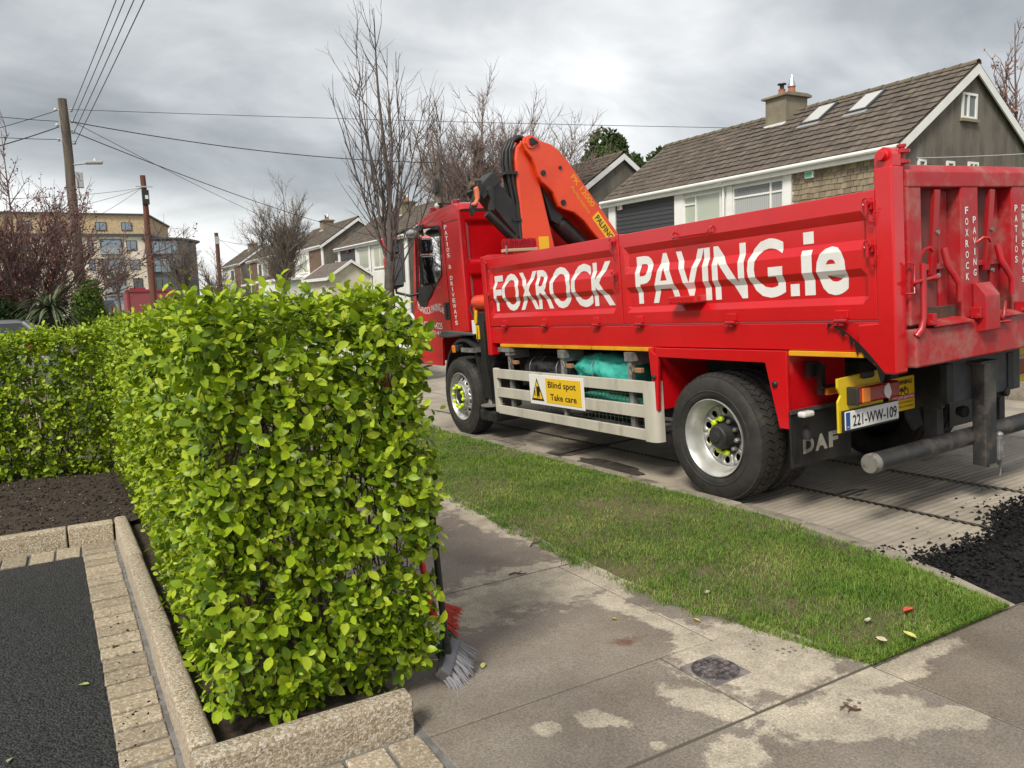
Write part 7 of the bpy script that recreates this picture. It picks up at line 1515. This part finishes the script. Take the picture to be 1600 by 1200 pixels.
# ================================================================== CARS AND CONTAINER
m_cglass = M('car_glass', (0.02,0.024,0.026), 0.08, coat=1.0)
def car(name, label, loc, rz, paint, L_=4.1, W=1.72, H=1.48, cat='car'):
    root = thing(name, label, cat, loc, 'parked cars'); root.rotation_euler[2] = rz
    hb = 0.92; side = [(-L_/2,0.38),(-L_/2,0.75),(-L_/2+0.06,hb-0.02),(-L_/2+0.25,hb+0.02),(L_/2-1.25,hb+0.04),(L_/2-0.25,hb-0.12),(L_/2-0.02,0.66),(L_/2,0.38),(L_/2-0.4,0.25),(-L_/2+0.3,0.25)]
    MB().prism([(a,b) for a,b in side],-W/2,W/2,'xz').build('body', paint, root, bevel=0.07, smooth=40, seg=3)
    x0, x1, x2, x3 = -L_/2+0.10, -L_/2+0.62, L_/2-2.0, L_/2-1.2; w0, w1 = W/2-0.05, W/2-0.22
    def gh(zb, zt, s): return [(x0-s,-w0-s,zb),(x3+s,-w0-s,zb),(x3+s,w0+s,zb),(x0-s,w0+s,zb)],[(x1,-w1,zt),(x2,-w1,zt),(x2,w1,zt),(x1,w1,zt)]
    g = MB().hexa(*gh(hb-0.02,H-0.035,0)).build('windows', m_cglass, root, bevel=0.02)
    MB().hexa([(x1-0.03,-w1-0.02,H-0.05),(x2+0.05,-w1-0.02,H-0.05),(x2+0.05,w1+0.02,H-0.05),(x1-0.03,w1+0.02,H-0.05)],[(x1+0.1,-w1+0.08,H),(x2-0.1,-w1+0.08,H),(x2-0.1,w1-0.08,H),(x1+0.1,w1-0.08,H)]).build('roof', paint, root, bevel=0.02, smooth=50)
    for sy in (-1,1):
        for (a,b) in ((x0,x1),(x3,x2),((x0+x3)/2+0.1,(x1+x2)/2+0.1)): MB().tube([(a,sy*(w0-0.005),hb),(b,sy*(w1+0.005),H-0.04)],0.035,6).build('pillar', paint, root, smooth=60)
        for x in (-L_/2+0.75,L_/2-0.85):
            w = MB().lathe([(-0.10,0.20),(-0.11,0.29),(-0.08,0.315),(0.08,0.315),(0.11,0.29),(0.10,0.20)],24,(x,sy*(W/2-0.10),0.315),'y').build('wheel', m_tyre, root, smooth=40); MB().lathe([(sy*0.105,0.001),(sy*0.115,0.10),(sy*0.10,0.20),(sy*0.05,0.205)],20,(x,sy*(W/2-0.10),0.315),'y').build('rim', m_silver, w, smooth=40)
        MB().box(L_/2-0.30,L_/2-0.02,sy*(W/2-0.45)-0.17,sy*(W/2-0.45)+0.17,0.62,0.76).build('headlight', m_lampw, root, bevel=0.03); MB().box(-L_/2-0.01,-L_/2+0.10,sy*(W/2-0.28)-0.14,sy*(W/2-0.28)+0.14,0.66,0.88).build('tail_light', m_lampred, root, bevel=0.03); MB().box(x3-0.05,x3+0.12,sy*(W/2+0.02)-0.08,sy*(W/2+0.02)+0.08,hb,hb+0.13).build('mirror', paint, root, bevel=0.03)
    return root
car('parked_car','silver grey hatchback half hidden behind the left hedge',(-2.1,15.2,P(15.2)+0.17),PI,M('car_silver',(0.42,0.44,0.46),0.3,0.6,coat=0.6)); 
car('parked_car','white car on the road in front of the truck cab',(5.75,17.0,road_z(5.75,17.0)),PI/2,M('car_white',(0.75,0.76,0.77),0.3,coat=0.6))
for i,(x,y,col,lb) in enumerate(((9.9,56.0,(0.6,0.62,0.64),'distant silver car parked by the pale twiggy tree'),(10.0,49.5,(0.75,0.75,0.74),'distant white car parked near the dark bare tree'),(2.2,66.0,(0.08,0.09,0.10),'distant dark car left of the red container'))): car('parked_car',lb,(x,y,P(y)-0.05),PI/2,M('car_paint_%d'%i,col,0.3,0.3,coat=0.6))
sk = thing('red_container', 'red metal skip container on the road below the red brown pole', 'container', (4.5,53.0,road_z(4.5,53.0))); m_skip = M('skip_red',(0.30,0.025,0.045),0.6,col2=(0.24,0.03,0.045),vscale=2); zt = 2.36-sk.location[2]
MB().box(-1.36,1.38,-0.04,0.04,0.35,zt-0.1).box(-1.36,1.38,4.0,4.08,0.35,zt-0.1).box(-1.36,-1.30,0.04,4.0,0.35,zt-0.1).box(1.32,1.38,0.04,4.0,0.35,zt-0.1).box(-1.36,1.38,0.04,4.0,0.35,0.42).build('body', M('skip_panel',(0.26,0.06,0.07),0.7), sk)
for x in (-1.40,1.30): MB().box(x,x+0.12,-0.09,0.0,0.30,zt).build('corner_post', m_skip, sk, bevel=0.01)
MB().box(-1.29,1.30,-0.10,-0.02,zt-0.14,zt).build('top_rail', m_skip, sk); MB().box(-1.29,1.30,-0.10,-0.02,0.3,0.42).build('bottom_rail', m_skip, sk); MB().box(-1.2,-0.3,0.0,0.05,zt,zt+0.12).build('latch_plate', m_skip, sk)
for x in (-1.0,0.95): MB().lathe([(-0.12,0.22),(-0.13,0.36),(0.13,0.36),(0.12,0.22)],18,(x,0.8,0.36),'x').build('wheel', m_tyre, sk, smooth=40)

# ================================================================== BROOMS AGAINST THE HEDGE
def broom(name, label, foot, top, face, handle_mat, stock_mat, bristle_cols, length, seed, curve=0.03):
    """foot = middle of the stock; bristles point along 'face' (unit) and down"""
    root = thing(name, label, 'broom', foot); f = Vector(foot); t = Vector(top)-f; R = random.Random(seed)
    MB().tube([(0,0,0.02),tuple(t)],[0.014,0.0125],10).build('handle', handle_mat, root, smooth=50)
    fx = Vector(face).normalized(); along = Vector((-fx.y,fx.x,0)).normalized()*0.5+Vector((0,0,0.5)); along = (along-fx*along.dot(fx)).normalized(); thick = fx.cross(along)
    q = lambda a,b,c: tuple(along*a+fx*b+thick*c)
    hl = length/2; MB().hexa([q(-hl,-0.02,-0.025),q(hl,-0.02,-0.025),q(hl,0.025,-0.03),q(-hl,0.025,-0.03)],[q(-hl*0.9,-0.02,0.025),q(hl*0.9,-0.02,0.025),q(hl,0.025,0.03),q(-hl,0.025,0.03)]).build('stock', stock_mat, root, bevel=0.006)
    MB().lathe([(0,0.022),(0.06,0.018)],10,(0,0,0.0),'z').build('socket', handle_mat, root)
    for ci, (col, a0, a1) in enumerate(bristle_cols):
        mb = MB()
        for i in range(230):
            u = R.uniform(a0,a1)*hl; c = R.uniform(-0.024,0.024); l = R.uniform(0.06,0.085); b0 = along*u+fx*0.02+thick*c; sp = along*(u*0.35)+Vector((R.gauss(0,0.008),R.gauss(0,0.008),0))-Vector((0,0,curve)); mb.tube([b0,b0+fx*l*0.5+sp*0.3,b0+fx*l+sp],[0.0022,0.0022,0.0016],4,False)
        b = mb.build('bristles', M('bristle_%d_%d'%(seed,ci),col,0.7), root, smooth=60, fix=False); b['kind'] = 'stuff'
    return root
broom('broom','grey bristled broom with black stick leaning in the hedge corner',(1.19,2.70,P(2.70)+0.10),(1.145,2.69,0.72),(0.72,-0.22,-0.62),M('black_stick',(0.012,0.012,0.013),0.4),M('clear_grey_plastic',(0.10,0.10,0.11),0.35),[((0.30,0.30,0.32),-1,0.4),((0.22,0.22,0.24),0.1,1)],0.17,3)
broom('broom','red and green bristled broom with pale wooden head behind the grey one',(1.235,2.93,P(2.93)+0.15),(1.10,3.0,1.15),(0.80,-0.2,-0.5),M('red_stick',(0.55,0.03,0.03),0.4),M('pale_stock',(0.55,0.45,0.36),0.6),[((0.52,0.07,0.05),0.0,1),((0.05,0.14,0.09),-1,0.0)],0.22,4)
